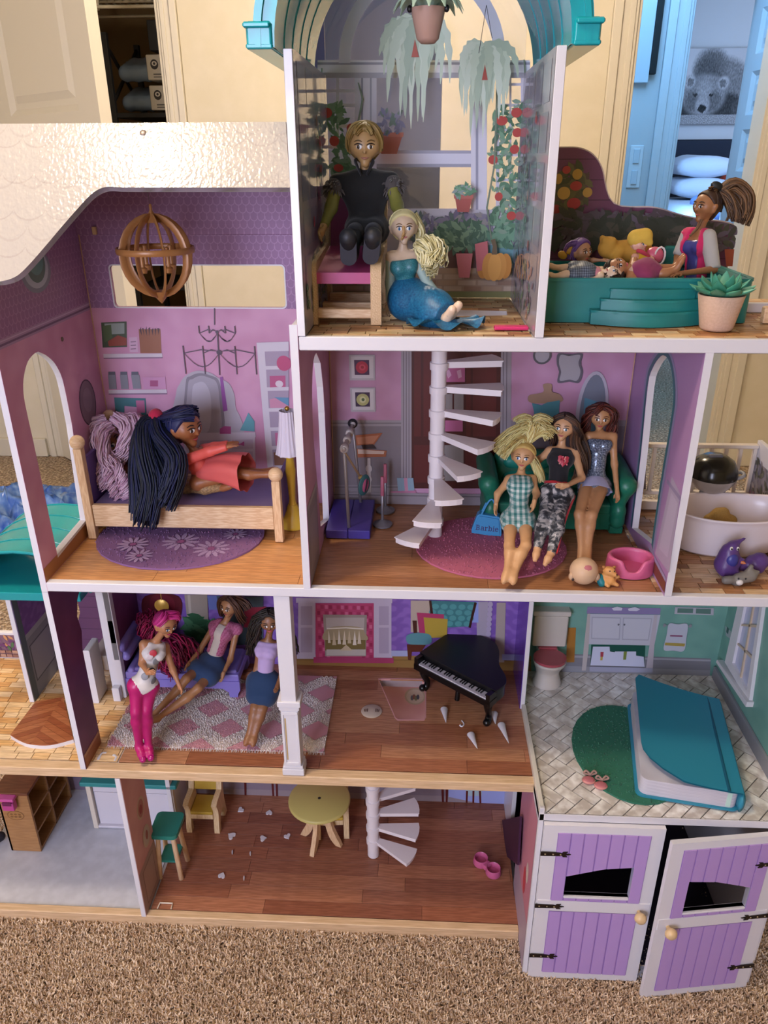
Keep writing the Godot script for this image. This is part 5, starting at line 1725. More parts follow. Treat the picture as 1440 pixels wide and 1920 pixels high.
func gown_doll() -> void:
	var J := {"pel": Vector3(-.0231,1.1227,-.125),"nec": Vector3(-.0308,1.1851,-.125),"hd": Vector3(-.0287,1.211,-.12),"fw": Vector3(.15,.1,1),"face": Vector3(.1,0,1),"hup": Vector3(-.02,1,.0),
		"sL": Vector3(-.015,1.1763,-.125),"sR": Vector3(-.0457,1.1749,-.125),"eL": Vector3(.0027,1.1439,-.115),"eR": Vector3(-.0472,1.141,-.125),"wL": Vector3(.0214,1.1276,-.095),"wR": Vector3(-.0485,1.1163,-.12),
		"hL": Vector3(-.0113,1.1172,-.115),"hR": Vector3(-.0258,1.1158,-.115),"kL": Vector3(.0139,1.1152,-.09),"kR": Vector3(.009,1.1091,-.085),"aL": Vector3(.0351,1.1099,-.062),"aR": Vector3(.0296,1.1066,-.058),"tL": Vector3(.0438,1.1242,-.05),"tR": Vector3(.0358,1.1194,-.047),"pL": Vector3(-.2,-1,.2),"pR": Vector3(.3,-.4,1),"base": Vector3(-.0209,1.0936,-.1715)}
	var D := doll("doll","seated blonde doll in a sparkling teal gown on the greenhouse floor",J,{"skin": "c9b096","eye": "3f6f9a","brow": "7a5c3a","lip": "b06a70","group": "dolls in the dollhouse"})
	var gw := mk("2f8c98",.35)
	gw.vertex_color_use_as_albedo = false
	noisy(gw,"1a5866","4a9296",.08,Vector3(30,30,30),3,256,51)
	garment(D,"bodice",["torso"],.0014,"2f8c98",[[J.nec - D.up*.013,D.up]],gw)
	garment(D,"sheer_sleeve",["armL","foreL"],.0009,"9bb0a8",[[J.wL,(J.wL - J.eL).normalized()]],M.satin)
	garment(D,"sheer_sleeve",["armR","foreR"],.0009,"9bb0a8",[[J.wR,(J.wR - J.eR).normalized()]],M.satin)
	var sk := noisy(mk("ffffff",.45),"0d4a74","23749a",.05,Vector3(20,20,20),3,256,52)
	garment(D,"skirt",["hips","thighL","thighR","calfL","calfR"],.005,"1d7396",[[J.aL - (J.aL - J.kL)*.15,(J.aL - J.kL).normalized()]],sk,.006,[[J.pel,J.kL,.02,.02]])
	# flared rippling hem spread over the deck
	var hm: Vector3 = (J.aL + J.aR)/2
	var rows := []
	for i in 7:
		var t := i/6.0
		var row := []
		for j in 56:
			var w := TAU*j/56
			var r := lerpf(.016,.045,t)
			var d := Vector3(cos(w)*1.15,0,sin(w)*.75)*r
			var rip := t*t*.006*sin(w*7.0) + .002*sin(w*3.0 + 1.0)*t
			var y := lerpf(hm.y - .004,1.0936 + .0075,minf(t*1.5,1.0)) + rip
			row.append(Vector3(hm.x - .004,maxf(y,1.0936 + .0012),hm.z - .01) + d*Vector3(1,0,1))
		rows.append(row)
	part("hem",Mb.new().hue("1a6a90").sheet(rows,true),sk,D.root)
	for k in ["L","R"]:
		part("shoe",Mb.new().hue("e6c8ac").blob([[J["a" + k],J["t" + k],.0068,.0055]],.002,.0015),M.gloss,D.root)
	var h := Mb.new()
	var bl := ["d8cf9c","c8bc84","e6dfb4","b4aa78"]
	scalp(h,D,"c9be8a",.001,.0022)
	var hd: Vector3 = J.hd
	var tie := Vector3(-.0108,1.1886,-.118)
	lock(h,[hd + Vector3(.01,.014,-.014),hd + Vector3(.022,-.006,-.012),tie],.01,.004,30,.0013,bl)
	lock(h,[tie,Vector3(.0018,1.193,-.1),Vector3(.0144,1.1851,-.1),Vector3(.0107,1.1657,-.095)],.006,.016,150,.0011,bl,.6,.004,2.5)
	lock(h,[tie,Vector3(-.0007,1.1797,-.1),Vector3(.0065,1.1664,-.1),Vector3(-.0018,1.1589,-.095)],.006,.012,80,.0011,bl,.6,.004,2.5)
	part("hair",h,M.hair,D.root)
	part("hair_tie",Mb.new().hue("1c1c26").orb(tie,Vector3(.006,.008,.006)),M.satin,D.root)

# ---------------------------------------------------------------- patio with the pool
func patio() -> void:
	var top := curvy(V([1866,13092,2026,13093,2207,13088,2380,13035,2521,12923,2616,12767,2677,12573,2754,12401,2879,12302,3107,12274,3344,12276,3531,12251,3751,12188,3969,12138,4239,12092,4479,12070,4641,12019,4684,11923]),false,3)
	var out := top.duplicate()
	out.append_array(PackedVector2Array([Vector2(top[top.size() - 1].x - .004,1.0936),Vector2(top[0].x,1.0936)]))
	part("garden_panel",Mb.new().prism(out,-.007,zp(-.305)),mk("c9b8b4",.45),H)
	var ls := [[grow(out,-.0018),"71405f"]]
	for k in 9:
		var y: float = 1.0936 + .03 + k*.028
		for q in Geometry2D.intersect_polygons(grow(out,-.002),PackedVector2Array([Vector2(-.2,y),Vector2(.7,y),Vector2(.7,y + .0016),Vector2(-.2,y + .0016)])): ls.append([q,"532c46"])
	ls.append([V([2021,12228,2047,12228,2104,11666,2055,11666]),"3a2424"])
	leafy(ls,rect(.2156,1.2459,.027,.0382),90,.011,["5a5a3c","4a5034","6e6a44","5c4a40"])
	for q in [[ell(.2068,1.2781,.006,.0055),"b0403c"],[ell(.2229,1.2562,.0088,.0066),"b0403c"],[ell(.2219,1.2318,.0101,.008),"b23c40"],[ell(.1962,1.2233,.0064,.007),"a93c3a"],[ell(.2233,1.272,.0073,.0073),"c09a44"],[ell(.1961,1.2658,.0058,.0073),"b89240"],[ell(.2058,1.2462,.0095,.0089),"c6a04e"],[ell(.2407,1.2471,.0071,.0069),"c09a4a"],[ell(.2116,1.2143,.0072,.0076),"bd9440"]]:
		ls.append(q)
	var rs := []
	leafy(rs,rect(.3295,1.1947,.1338,.0254),420,.011,["3a3b34","44463a","544a56","4a4048","5c5462","333a30"],false)
	leafy(rs,rect(.2806,1.191,.0348,.0217),90,.013,["343c32","2c352b","48473e"])
	leafy(rs,rect(.3606,1.1909,.0319,.0217),90,.013,["343c32","2c352b","48473e"])
	var pt := printed("panel_print",ls,zp(-.305),1,H)
	# keep the hedge inside the panel
	var rr := []
	for q in rs:
		for c in Geometry2D.intersect_polygons(q[0],grow(out,-.002)): rr.append([c,q[1]])
	rr.append([V([4508,11680,4654,11680,4672,11433,4578,11433]),"9c4a34"])
	rr.append([V([3640,11680,3827,11680,3843,11484,3695,11484]),"9c4a34"])
	printed("hedge_print",rr,zp(-.305 + .013),1,H)
	part("deck_post",Mb.new().box(Vector3(.4532,1.0936,-.1014) + Vector3(.008,.011,0),Vector3(.03,.022,.012),.002),M.pine,H)
	part("deck_rail",Mb.new().span(Vector3(.447,1.0936,-.1236) + Vector3(.002,0,-.06),Vector3(.447,1.0936,-.1236) + Vector3(.06,.014,-.052),.002),M.white,H)
	pool()
	pool_dolls()
	succulent()

func pool() -> void:
	var zf := -.098
	var x0 := .15
	var x1: float = Vector3(.4281,1.1492,-.1).x
	var h: float = Vector3(.3149,1.1502,-.1).y - 1.0936
	var zk := -.285
	var o := thing("pool","teal plastic toy pool with three curved steps, full of small dolls","pool",Vector3((x0 + x1)/2,1.0936,(zf + zk)/2))
	var m := noisy(mk("ffffff",.4),"1d7a78","22857f",.01,Vector3(4,4,4),2)
	var outer := rect((x0 + x1)/2,(zf + zk)/2,(x1 - x0)/2,(zf - zk)/2,.012)
	var inner := rect((x0 + x1)/2 - .008,(zf + zk)/2,(x1 - x0)/2 - .02,(zf - zk)/2 - .008,.014)
	var b := Mb.new()
	b.prism(holed(outer,inner),h,yp(1.0936 + .0006))
	part("basin",b,m,o)
	part("basin_floor",Mb.new().prism(inner,.02,yp(1.0936 + .001)),m,o)
	part("rim",Mb.new().prism(holed(grow(outer,.0014),grow(outer,-.0065)),.004,yp(1.0936 + h - .003)),m,o)
	part("corner_seat",Mb.new().prism(rect(x1 - .036,(zf + zk)/2 - .005,.022,.07,.006),h*.75,yp(1.0936 + .001)),m,o)
	part("corner_back",Mb.new().box(Vector3(x1 - .05,1.0936 + h + .01,zk + .02),Vector3(.05,.03,.012),.004),m,o)
	var e := [[Vector3(.2197,1.0969,-.1).x,Vector3(.3649,1.0976,-.1).x,.0,.034,.031],[Vector3(.2318,1.1156,-.1).x,Vector3(.3603,1.1161,-.1).x,.0,.024,.055],[Vector3(.2436,1.134,-.1).x,Vector3(.3528,1.1343,-.1).x,.0,.013,.076]]
	for k in 3:
		var a: float = e[k][0]
		var d: float = e[k][1]
		var p := PackedVector2Array([Vector2(d,zf - .004),Vector2(a,zf - .004)])
		for i in 17:
			var t := i/16.0
			p.append(Vector2(lerpf(a,d,t),zf + e[k][3]*(.35 + .65*sin(PI*t))))
		part("step",Mb.new().prism(p,float(e[k][4])*h/.098,yp(1.0936 + .0006)).prism(grow(p,.001),.003,yp(1.0936 + float(e[k][4])*h/.098 - .002)),m,o)

func pool_dolls() -> void:
	# big doll with a ponytail sitting at the right end
	var J := {"pel": Vector3(.3862,1.1204,-.2),"nec": Vector3(.3792,1.2046,-.2),"hd": Vector3(.382,1.2322,-.198),"fw": Vector3(-.8,0,.6),"face": Vector3(-.92,-.02,.4),"hup": Vector3(.06,1,0),
		"sL": Vector3(.3884,1.1947,-.185),"sR": Vector3(.37,1.1949,-.215),"eL": Vector3(.3958,1.1542,-.165),"eR": Vector3(.3595,1.1667,-.21),"wL": Vector3(.3388,1.1537,-.125),"wR": Vector3(.3495,1.1459,-.19),
		"kL": Vector3(.3189,1.1313,-.17),"kR": Vector3(.3278,1.1239,-.2),"aL": Vector3(.28,1.1253,-.19),"aR": Vector3(.2852,1.1201,-.21),"tL": Vector3(.2678,1.1341,-.19),"tR": Vector3(.2726,1.1298,-.21),"pL": Vector3(0,-1,0),"pR": Vector3(0,-1,0),"base": Vector3(.388,1.1092,-.2)}
	var D := doll("doll","dark skinned doll with a high brown ponytail and hot pink vest in the pool",J,{"skin": "9c6a44","eye": "4a3020","brow": "2e1c10","lip": "a85a50","group": "dolls in the dollhouse"})
	garment(D,"swimsuit",["torso","hips"],.0008,"4a4a8c",[[J.nec - D.up*.014,D.up]],M.gloss)
	var cut: Vector3 = D.sd
	garment(D,"vest_half",["torso","shoulders"],.0030,"d0285e",[[J.nec + D.sd*.006 + D.fw*.004,(-D.sd + D.fw*.35).normalized()],[J.pel + D.up*.018,-D.up]],M.cloth)
	garment(D,"vest_half",["torso","shoulders"],.0030,"d0285e",[[J.nec - D.sd*.006 + D.fw*.004,(D.sd + D.fw*.35).normalized()],[J.pel + D.up*.018,-D.up]],M.cloth)
	garment(D,"sleeve",["armL"],.0042,"b5b0a8",[[J.eL,(J.eL - J.sL).normalized()]],M.cloth)
	garment(D,"sleeve",["armR"],.0036,"b5b0a8",[[J.eR,(J.eR - J.sR).normalized()]],M.cloth)
	var h := Mb.new()
	var br := ["4a3220","38240f","5e4228","6c4c2e"]
	scalp(h,D,"3a2616",.0,.0016)
	var tie := Vector3(.4007,1.2524,-.2)
	lock(h,[J.hd + Vector3(.004,.018,.004),Vector3(.3933,1.2537,-.2),tie],.008,.003,24,.0013,br)
	lock(h,[tie,Vector3(.4163,1.2603,-.2),Vector3(.4336,1.247,-.198),Vector3(.4365,1.2275,-.196),Vector3(.4303,1.2091,-.195)],.007,.014,150,.0012,br,.35)
	lock(h,[tie,Vector3(.4105,1.2431,-.195),Vector3(.4211,1.2257,-.192),Vector3(.4222,1.2121,-.192)],.006,.012,80,.0012,br,.35)
	lock(h,[tie,Vector3(.4048,1.2386,-.205),Vector3(.4047,1.2222,-.205)],.004,.003,26,.0011,["221610","2e1e14"])
	lock(h,[Vector3(.3745,1.217,-.18),Vector3(.3699,1.2063,-.178),Vector3(.3584,1.1941,-.176)],.002,.001,12,.001,br)
	part("hair",h,M.hair,D.root)
	var bw := Mb.new().hue("15161c")
	for s in [-1.0,1.0]: bw.orb(tie + Vector3(s*.008,.006,.004),Vector3(.009,.006,.004),Basis(Vector3(0,0,1),s*.4))
	bw.orb(tie,Vector3(.006,.007,.006))
	part("hair_bow",bw,M.satin,D.root)
	# small doll lying on its back at the left, legs towards the greenhouse
	J = {"pel": Vector3(.214,1.1541,-.125),"nec": Vector3(.2371,1.1548,-.125),"hd": Vector3(.2487,1.1525,-.122),"fw": Vector3(0,1,.25),"face": Vector3(.1,.9,.5),"hup": Vector3(1,0,0),
		"sL": Vector3(.232,1.1524,-.112),"sR": Vector3(.2382,1.1566,-.138),"eL": Vector3(.2243,1.1485,-.106),"eR": Vector3(.2284,1.1584,-.14),"wL": Vector3(.2145,1.1491,-.106),"wR": Vector3(.2207,1.1607,-.138),
		"kL": Vector3(.1868,1.1547,-.11),"kR": Vector3(.1895,1.1603,-.13),"aL": Vector3(.1682,1.1524,-.106),"aR": Vector3(.1703,1.1621,-.126),"tL": Vector3(.1624,1.1558,-.106),"tR": Vector3(.1645,1.1649,-.126),"base": Vector3(.2155,1.1479,-.13)}
	D = doll("doll","small doll in a plaid skirt lying flat along the pool's front rim",J,{"s": .62,"child": true,"skin": "e2c2a2","head": 1.2,"group": "dolls in the dollhouse"})
	garment(D,"top",["torso"],.0016,"c8808a",[],M.cloth)
	var pl := papered(func(x: int,y: int) -> Color: return hx("3c4450").lerp(hx("8d98a6"),(.5 if x % 32 < 12 else .0) + (.5 if y % 32 < 12 else .0)),.012)
	garment(D,"plaid_skirt",["hips"],.0045,"5a6472",[],pl,.003,[[J.hL,J.hL.lerp(J.kL,.55),.0095,.011],[J.hR,J.hR.lerp(J.kR,.55),.0095,.011]])
	h = Mb.new()
	scalp(h,D,"20140f",.0,.003)
	lock(h,[J.hd,J.hd + Vector3(.006,-.004,.01),J.hd + Vector3(-.006,-.004,.016)],.01,.006,40,.0012,["20140f","2c1c14"])
	part("hair",h,M.hair,D.root)
	# purple-haired small doll sitting behind it
	J = {"pel": Vector3(.2253,1.1414,-.2),"nec": Vector3(.2223,1.1624,-.195),"hd": Vector3(.2202,1.1738,-.19),"fw": Vector3(.6,.1,.8),"face": Vector3(.6,.1,.8),"hup": Vector3(-.1,1,0),
		"eL": Vector3(.2341,1.1642,-.18),"eR": Vector3(.2099,1.1587,-.19),"wL": Vector3(.2448,1.1648,-.175),"wR": Vector3(.2025,1.1556,-.18),"kL": Vector3(.2342,1.1454,-.17),"kR": Vector3(.2275,1.1446,-.165),"aL": Vector3(.2452,1.1433,-.165),"aR": Vector3(.2399,1.1425,-.16),"tL": Vector3(.2491,1.1476,-.165),"tR": Vector3(.2438,1.1468,-.16),"base": Vector3(.226,1.1348,-.2)}
	D = doll("doll","small purple haired doll with a yellow bow among the toys in the pool",J,{"s": .6,"child": true,"skin": "b98a66","head": 1.35,"eye": "5a3a20","group": "dolls in the dollhouse"})
	garment(D,"dress",["torso","hips"],.002,"6a3f58")
	h = Mb.new()
	scalp(h,D,"6b4a8c",.0,.003)
	lock(h,[J.hd + Vector3(-.006,.008,0),J.hd + Vector3(-.016,.006,0),J.hd + Vector3(-.02,-.012,0)],.008,.01,60,.0011,["6b4a8c","7d5aa0","5a3c78"])
	part("hair",h,M.hair,D.root)
	var yb := Mb.new().hue("c99a34")
	for s in [-1.0,1.0]: yb.orb(Vector3(.1972,1.1736,-.185) + Vector3(s*.005,s*.003,0),Vector3(.007,.0055,.003),Basis(Vector3(0,0,1),s*.5))
	part("hair_bow",yb,M.satin,D.root)
	# yellow toy bear lying on its back
	var tb := thing("toy_bear","plain yellow toy bear lying on its back among the dolls in the pool","toy bear",Vector3(.284,1.1423,-.2))
	var b := Mb.new().hue("b98a34")
	var c := Vector3(.2806,1.1726,-.195)
	var hd := Vector3(.2536,1.1788,-.19)
	b.blob([[c - Vector3(.012,0,0),c + Vector3(.014,.002,0),.016,.0175],[hd,hd + Vector3(.002,.004,0),.0125,.012],[hd + Vector3(-.005,.0115,.007),hd + Vector3(-.006,.013,.008),.0042,.004],[hd + Vector3(-.005,.0115,-.008),hd + Vector3(-.006,.013,-.009),.0042,.004],
		[hd + Vector3(.004,.009,.008),hd + Vector3(.005,.0115,.0095),.005,.0042],[c + Vector3(-.01,.004,.012),c + Vector3(-.018,-.012,.02),.0062,.0058],[c + Vector3(-.01,.004,-.012),c + Vector3(-.02,-.01,-.02),.0062,.0058],[c + Vector3(.012,.0,.012),c + Vector3(.012,-.018,.022),.0075,.0068],[c + Vector3(.014,.002,-.01),c + Vector3(.034,.004,-.014),.0075,.007]],.0022,.0022)
	part("body",b,M.matte,tb)
	part("nose",Mb.new().hue("1d120c").orb(hd + Vector3(.0045,.0135,.0105),Vector3(.0024,.002,.0022)),M.gloss,tb)
	for s in [-1.0,1.0]: part("eye",Mb.new().hue("1d120c").orb(hd + Vector3(.001 + s*.005,.0115,.0082),Vector3(.0013,.0015,.0012)),M.gloss,tb)
	# little blonde toy in a yellow dress beside a pink ball-shaped toy
	J = {"pel": Vector3(.3041,1.1484,-.17),"nec": Vector3(.2995,1.1742,-.18),"hd": Vector3(.2951,1.1854,-.18),"fw": Vector3(.5,.2,.8),"face": Vector3(.6,.35,.7),"hup": Vector3(-.3,1,.0),
		"eL": Vector3(.3104,1.1674,-.165),"eR": Vector3(.2918,1.164,-.17),"wL": Vector3(.3132,1.1588,-.155),"wR": Vector3(.2878,1.1539,-.16),"kL": Vector3(.3079,1.1468,-.15),"kR": Vector3(.2995,1.1461,-.145),"aL": Vector3(.3137,1.1356,-.15),"aR": Vector3(.3053,1.1349,-.145),"tL": Vector3(.3164,1.1377,-.145),"tR": Vector3(.308,1.137,-.14),"base": Vector3(.3053,1.1391,-.17)}
	D = doll("doll","tiny doll in a yellow hat and yellow dress in the pool",J,{"s": .6,"child": true,"skin": "e0aa90","head": 1.1,"group": "dolls in the dollhouse"})
	garment(D,"dress",["torso","hips"],.0025,"d8aa2c")
	part("hat",Mb.new().hue("dcb54a").blob([[J.hd + Vector3(-.006,.008,0),J.hd + Vector3(.006,.011,0),.0115,.0105],[J.hd + Vector3(.002,.004,.004),J.hd + Vector3(.013,.002,.004),.004,.004]],.002,.002),M.matte,D.root)
	part("scarf",Mb.new().hue("b83a4a").tube(curve3([J.nec + Vector3(-.008,.004,.006),J.nec + Vector3(.0,.001,.01),J.nec + Vector3(.012,-.008,.006),J.nec + Vector3(.014,-.02,.006)]),[.003],6),M.cloth,D.root)
	var bl := thing("toy_shell","small round pink toy with a white rim next to the yellow hatted doll","toy",Vector3(.3222,1.1516,-.185))
	part("shell",Mb.new().hue("d8667e").orb(Vector3(.3182,1.1694,-.185),Vector3(.0135,.0125,.011),Basis(Vector3(0,0,1),.3),16,12),M.plastic,bl)
	var rim := []
	for i in 13: rim.append(Vector3(.3208,1.1704,-.176) + Vector3(.007*cos(TAU*i/12.0) + .003,.012*sin(TAU*i/12.0),.002*sin(TAU*i/12.0)))
	part("rim",Mb.new().hue("e8dcd8").tube(rim,[.0014],6),M.plastic,bl)
	# brown small doll lying with its legs up to the right
	J = {"pel": Vector3(.2904,1.1556,-.125),"nec": Vector3(.2701,1.1591,-.13),"hd": Vector3(.2587,1.1597,-.13),"fw": Vector3(.1,.8,.6),"face": Vector3(.1,.75,.65),"hup": Vector3(-1,.1,0),
		"eL": Vector3(.2747,1.1501,-.115),"eR": Vector3(.2801,1.1622,-.15),"wL": Vector3(.2847,1.1488,-.11),"wR": Vector3(.2917,1.1608,-.15),"kL": Vector3(.313,1.1543,-.12),"kR": Vector3(.3164,1.1585,-.135),"aL": Vector3(.3327,1.1618,-.12),"aR": Vector3(.3369,1.1627,-.135),"tL": Vector3(.3388,1.1761,-.118),"tR": Vector3(.3425,1.1763,-.135),"base": Vector3(.2928,1.1467,-.13)}
	D = doll("doll","brown skinned small doll in a magenta skirt lying across the pool, feet to the right",J,{"s": .72,"child": true,"skin": "a9714a","head": 1.15,"eye": "40281a","group": "dolls in the dollhouse"})
	garment(D,"top",["torso"],.0014,"c8a488")
	garment(D,"skirt",["hips"],.004,"8c3358",[],M.cloth,.003,[[J.hL,J.hL.lerp(J.kL,.55),.0092,.0095],[J.hR,J.hR.lerp(J.kR,.55),.0092,.0095]])
	h = Mb.new()
	scalp(h,D,"2a1a12",.0,.002)
	lock(h,[J.hd,J.hd + Vector3(-.014,-.006,.006),J.hd + Vector3(-.02,-.012,.014)],.009,.006,46,.0012,["2a1a12","38241a"])
	part("hair",h,M.hair,D.root)

func succulent() -> void:
	var at := Vector3(.3732,1.0936,-.0415) + Vector3(0,0,-.016)
	var o := thing("succulent_pot","beige pot with a green toy succulent standing before the pool's right end","potted plant",at)
	part("pot",Mb.new().lathe([Vector2(0,.0005),Vector2(.0185,.0005),Vector2(.0205,.003),Vector2(.0275,.04),Vector2(.0285,.044),Vector2(.0265,.044),Vector2(.025,.04),Vector2(0,.039)],Transform3D(Basis(),at),28),noisy(mk("ffffff",.7),"c9aa92","d6b9a2",.05,Vector3(20,20,20)),o)
	var lf := mk("4e9a80",.45)
	for q in [[9,.04,.012,.0,.010],[7,.03,.02,.35,.0095],[5,.018,.025,.1,.008]]:
		for k in q[0]:
			var a: float = TAU*k/q[0] + q[3]
			var d := Vector3(cos(a),0,sin(a))
			var c := at + Vector3(0,.041,0)
			var n := (Vector3(0,1,0) - d*.5).normalized()
			part("leaf",Mb.new().tube(curve3([c,c + d*q[1]*.4 + Vector3(0,q[2]*.35,0),c + d*q[1]*.8 + Vector3(0,q[2]*.8,0),c + d*q[1] + Vector3(0,q[2]*1.15,0)],3),[.003,q[4]*.7,q[4]*.9,q[4],q[4],q[4]*.95,q[4]*.8,q[4]*.55,q[4]*.3,.001],10,.3,n),lf,o)


# ---------------------------------------------------------------- bedroom
func oval_rug(called: String,label: String,e: PackedVector2Array,y: float,m: Material,cols: Array,deco: Array) -> void:
	var o := thing(called,label,"rug",Vector3((e[0].x + e[14].x)/2,y,e[0].y))
	part("mat",Mb.new().prism(e,.003,yp(y + .0004)),m,o)
	var b := Mb.new()
	for i in 900:
		var a := rng.randf()*TAU
		var r := sqrt(rng.randf())
		var p := Vector3((e[0].x + e[14].x)/2 + cos(a)*r*(e[0].x - e[14].x)/2,y + .003,e[0].y + sin(a)*r*(e[7].y - e[21].y)/2)
		b.hue(cols[i % cols.size()]).tube([p,p + Vector3(rng.randf_range(-1,1),1.4,rng.randf_range(-1,1))*.0011],[.0013,.0006],4)
	part("pile",b,M.cloth,o).set_meta("kind","stuff")
	if deco.size(): printed("flower_print",deco,yp(y + .0034),1,o,M.matte)

func bedroom() -> void:
	var ls := [[V([-5323,10506,-4891,10526,-4945,10104,-5363,10090]),"3e4c34"],[V([-5270,10488,-4932,10497,-4957,10326,-5280,10305]),"8f9a90"],[V([-5259,10195,-5074,10299,-4931,10252,-4949,10130,-5253,10113]),"8e3f2a"],[V([-5305,10451,-5160,10470,-5175,10251,-5319,10176]),"4a5e34"],
		[V([-4891,10263,-4748,10272,-4768,10020,-4912,10019]),"cfa8c0"],[V([-4871,10197,-4780,10205,-4782,10187,-4874,10179]),"8a6a80"],[V([-4879,10138,-4788,10146,-4790,10127,-4882,10119]),"8a6a80"],[V([-4888,10078,-4796,10087,-4799,10068,-4891,10060]),"8a6a80"],[V([-4707,10400,-4342,10402,-4373,10004,-4733,10001]),"935a3c"]]
	for k in 7: ls.append([[V([-4695,10382,-4665,10437,-4663,10291]),V([-4645,10419,-4623,10419,-4628,10272]),V([-4598,10382,-4566,10448,-4581,10287]),V([-4540,10419,-4509,10434,-4545,10273]),V([-4493,10383,-4458,10427,-4482,10295]),V([-4436,10420,-4408,10405,-4438,10288]),V([-4391,10420,-4355,10413,-4384,10303])][k],"4a3036"])
	for q in [V([-5368,9985,-4363,10000,-4363,9940,-5371,9921]),V([-5378,9365,-4364,9383,-4364,9320,-5380,9303])]: ls.append([q,"d0c4cc"])
	for q in [V([-5371,9921,-4363,9940,-4365,9918,-5374,9899]),V([-5380,9303,-4364,9320,-4366,9297,-5384,9279])]: ls.append([q,"8f6f88"])
	for q in [[V([-5344,9629,-5213,9630,-5228,9382,-5360,9381]),V([-5328,9683,-5213,9684,-5217,9630,-5337,9629])],[V([-5137,9631,-5006,9632,-5019,9384,-5150,9383]),V([-5121,9684,-5006,9685,-5010,9632,-5129,9631])],[V([-4945,9632,-4799,9633,-4802,9390,-4941,9389]),V([-4929,9686,-4814,9687,-4814,9633,-4937,9632])]]:
		ls.append([q[0],"83838c"]); ls.append([q[1],"5c5c68"])
	ls.append_array([[V([-4750,9596,-4356,9599,-4370,9391,-4756,9387]),"c98fb4"],[V([-4628,9539,-4490,9540,-4503,9436,-4642,9435]),"a8507e"],[V([-5297,9233,-4751,9223,-4771,8929,-4851,8920,-4909,9067,-5140,9084,-5158,8964,-5310,8995]),"3f7278"],[V([-4923,9185,-4775,9187,-4790,8969,-4931,8967]),"b8688e"]])
	ls.append([curvy(V([-4326,8570,-4213,9291,-4121,9486,-4010,9621,-3810,9711,-3586,9682,-3443,9588,-3280,9501,-3202,9301,-3196,9066,-3123,8868,-3165,8605])),"b0a6b0"])
	ls.append([curvy(V([-4107,8593,-4021,9487,-3915,9622,-3757,9673,-3590,9636,-3447,9550,-3420,9221,-3478,8601])),"857c86"])
	ls.append([curvy(V([-4067,8594,-3987,9448,-3882,9573,-3743,9627,-3595,9590,-3488,9511,-3466,9220,-3525,8601])),"a59ca6"])
	ls.append([curvy(V([-3982,8656,-3919,9372,-3813,9508,-3681,9490,-3613,9219,-3707,8659])),"b8b0ba"])
	ls.append([V([-3422,9607,-3372,9615,-3342,9024,-3421,9004]),"8e4a94"])
	ls.append([V([-3159,8666,-3068,8828,-2986,8989,-2890,8830,-2904,8649]),"5f9aa4"])
	for q in [V([-4263,8603,-2889,8637,-2888,8548,-4274,8513]),V([-4155,8515,-2903,8548,-2936,8008,-4215,7989])]: ls.append([q,"c9bcc6"])
	for q in [V([-3883,8473,-3339,8493,-3345,8328,-3900,8312]),V([-3307,8493,-2946,8506,-2951,8333,-3322,8320]),V([-3271,8271,-2963,8284,-2968,8113,-3286,8104])]: ls.append([q,"bba8b8"])
	for q in [V([-3255,8461,-3180,8421,-3097,8471,-3105,8381,-3181,8405,-3263,8370]),V([-3508,8694,-3426,8744,-3309,8737,-3321,8603,-3517,8601])]: ls.append([q,"a84a80"])
	ls.append([V([-2754,10192,-2217,10214,-2343,7975,-2720,7969]),"d0c6ce"])
	for k in 6: ls.append([[V([-2628,10046,-2226,10060,-2240,9814,-2629,9803]),V([-2626,9743,-2243,9754,-2260,9449,-2632,9438]),V([-2625,9376,-2264,9388,-2281,9083,-2626,9072]),V([-2623,9009,-2284,9020,-2300,8741,-2622,8729]),V([-2619,8665,-2304,8677,-2319,8400,-2617,8388]),V([-2614,8322,-2323,8334,-2340,8034,-2618,8021])][k],"a593a6"])
	ls.append_array([[ell(-.232,.9852,.012,.0129),"b84470"],[V([-2573,9634,-2306,9644,-2313,9449,-2579,9438]),"b5527e"],[ell(-.2418,.9501,.0066,.0058),"d8c8d0"],[V([-2600,9229,-2422,9270,-2277,9154,-2281,9083,-2603,9080]),"c98aa4"],[V([-2518,9269,-2271,9264,-2279,9115]),"5a8cac"],[V([-2547,8633,-2305,8644,-2319,8408,-2546,8397]),"c06a90"],[V([-2593,8272,-2326,8284,-2339,8042,-2593,8030]),"8a5a44"]])
	# printed chandelier in thin dark lines
	var ch := [[V([-3410,10748,-3395,10748,-3421,10480,-3436,10480])],[V([-3400,10389,-3378,10389,-3411,9645,-3430,9645])],[ell(-.3397,1.0362,.0028,.0027)],[ell(-.3392,1.0026,.0047,.0041)]]
	var cc: Vector2 = V([-3395,10371])[0]
	var cd: Vector2 = V([-3393,10040])[0]
	for q in [[cc,.030,.024,.016],[cd,.060,.042,.026]]:
		for s in [-1.0,1.0]:
			for kx in [1.0,.45]:
				var x: float = q[1]*s*kx
				ch.append([PackedVector2Array([q[0],q[0] + Vector2(x*.5,.004),q[0] + Vector2(x,-.002),q[0] + Vector2(x,-.0035),q[0] + Vector2(x*.5,.0022)])])
				ch.append([rect(q[0].x + x,q[0].y + .0035,.0009,.006)])
				if q[2] > .03: ch.append([rect(q[0].x + x,q[0].y - .02,.0008,.018)])
			var arc := PackedVector2Array()
			for i in 9: arc.append(q[0] + Vector2(q[1]*s*i/8.0,-q[3]*sin(PI*i/8.0)*.9 - .003))
			for i in 9: arc.append(q[0] + Vector2(q[1]*s*(8 - i)/8.0,-q[3]*sin(PI*i/8.0)*.9 - .0016))
			ch.append([arc])
	for q in ch: ls.append([q[0],"54404e"])
	printed("bedroom_print",ls,zp(-.305),1,H)
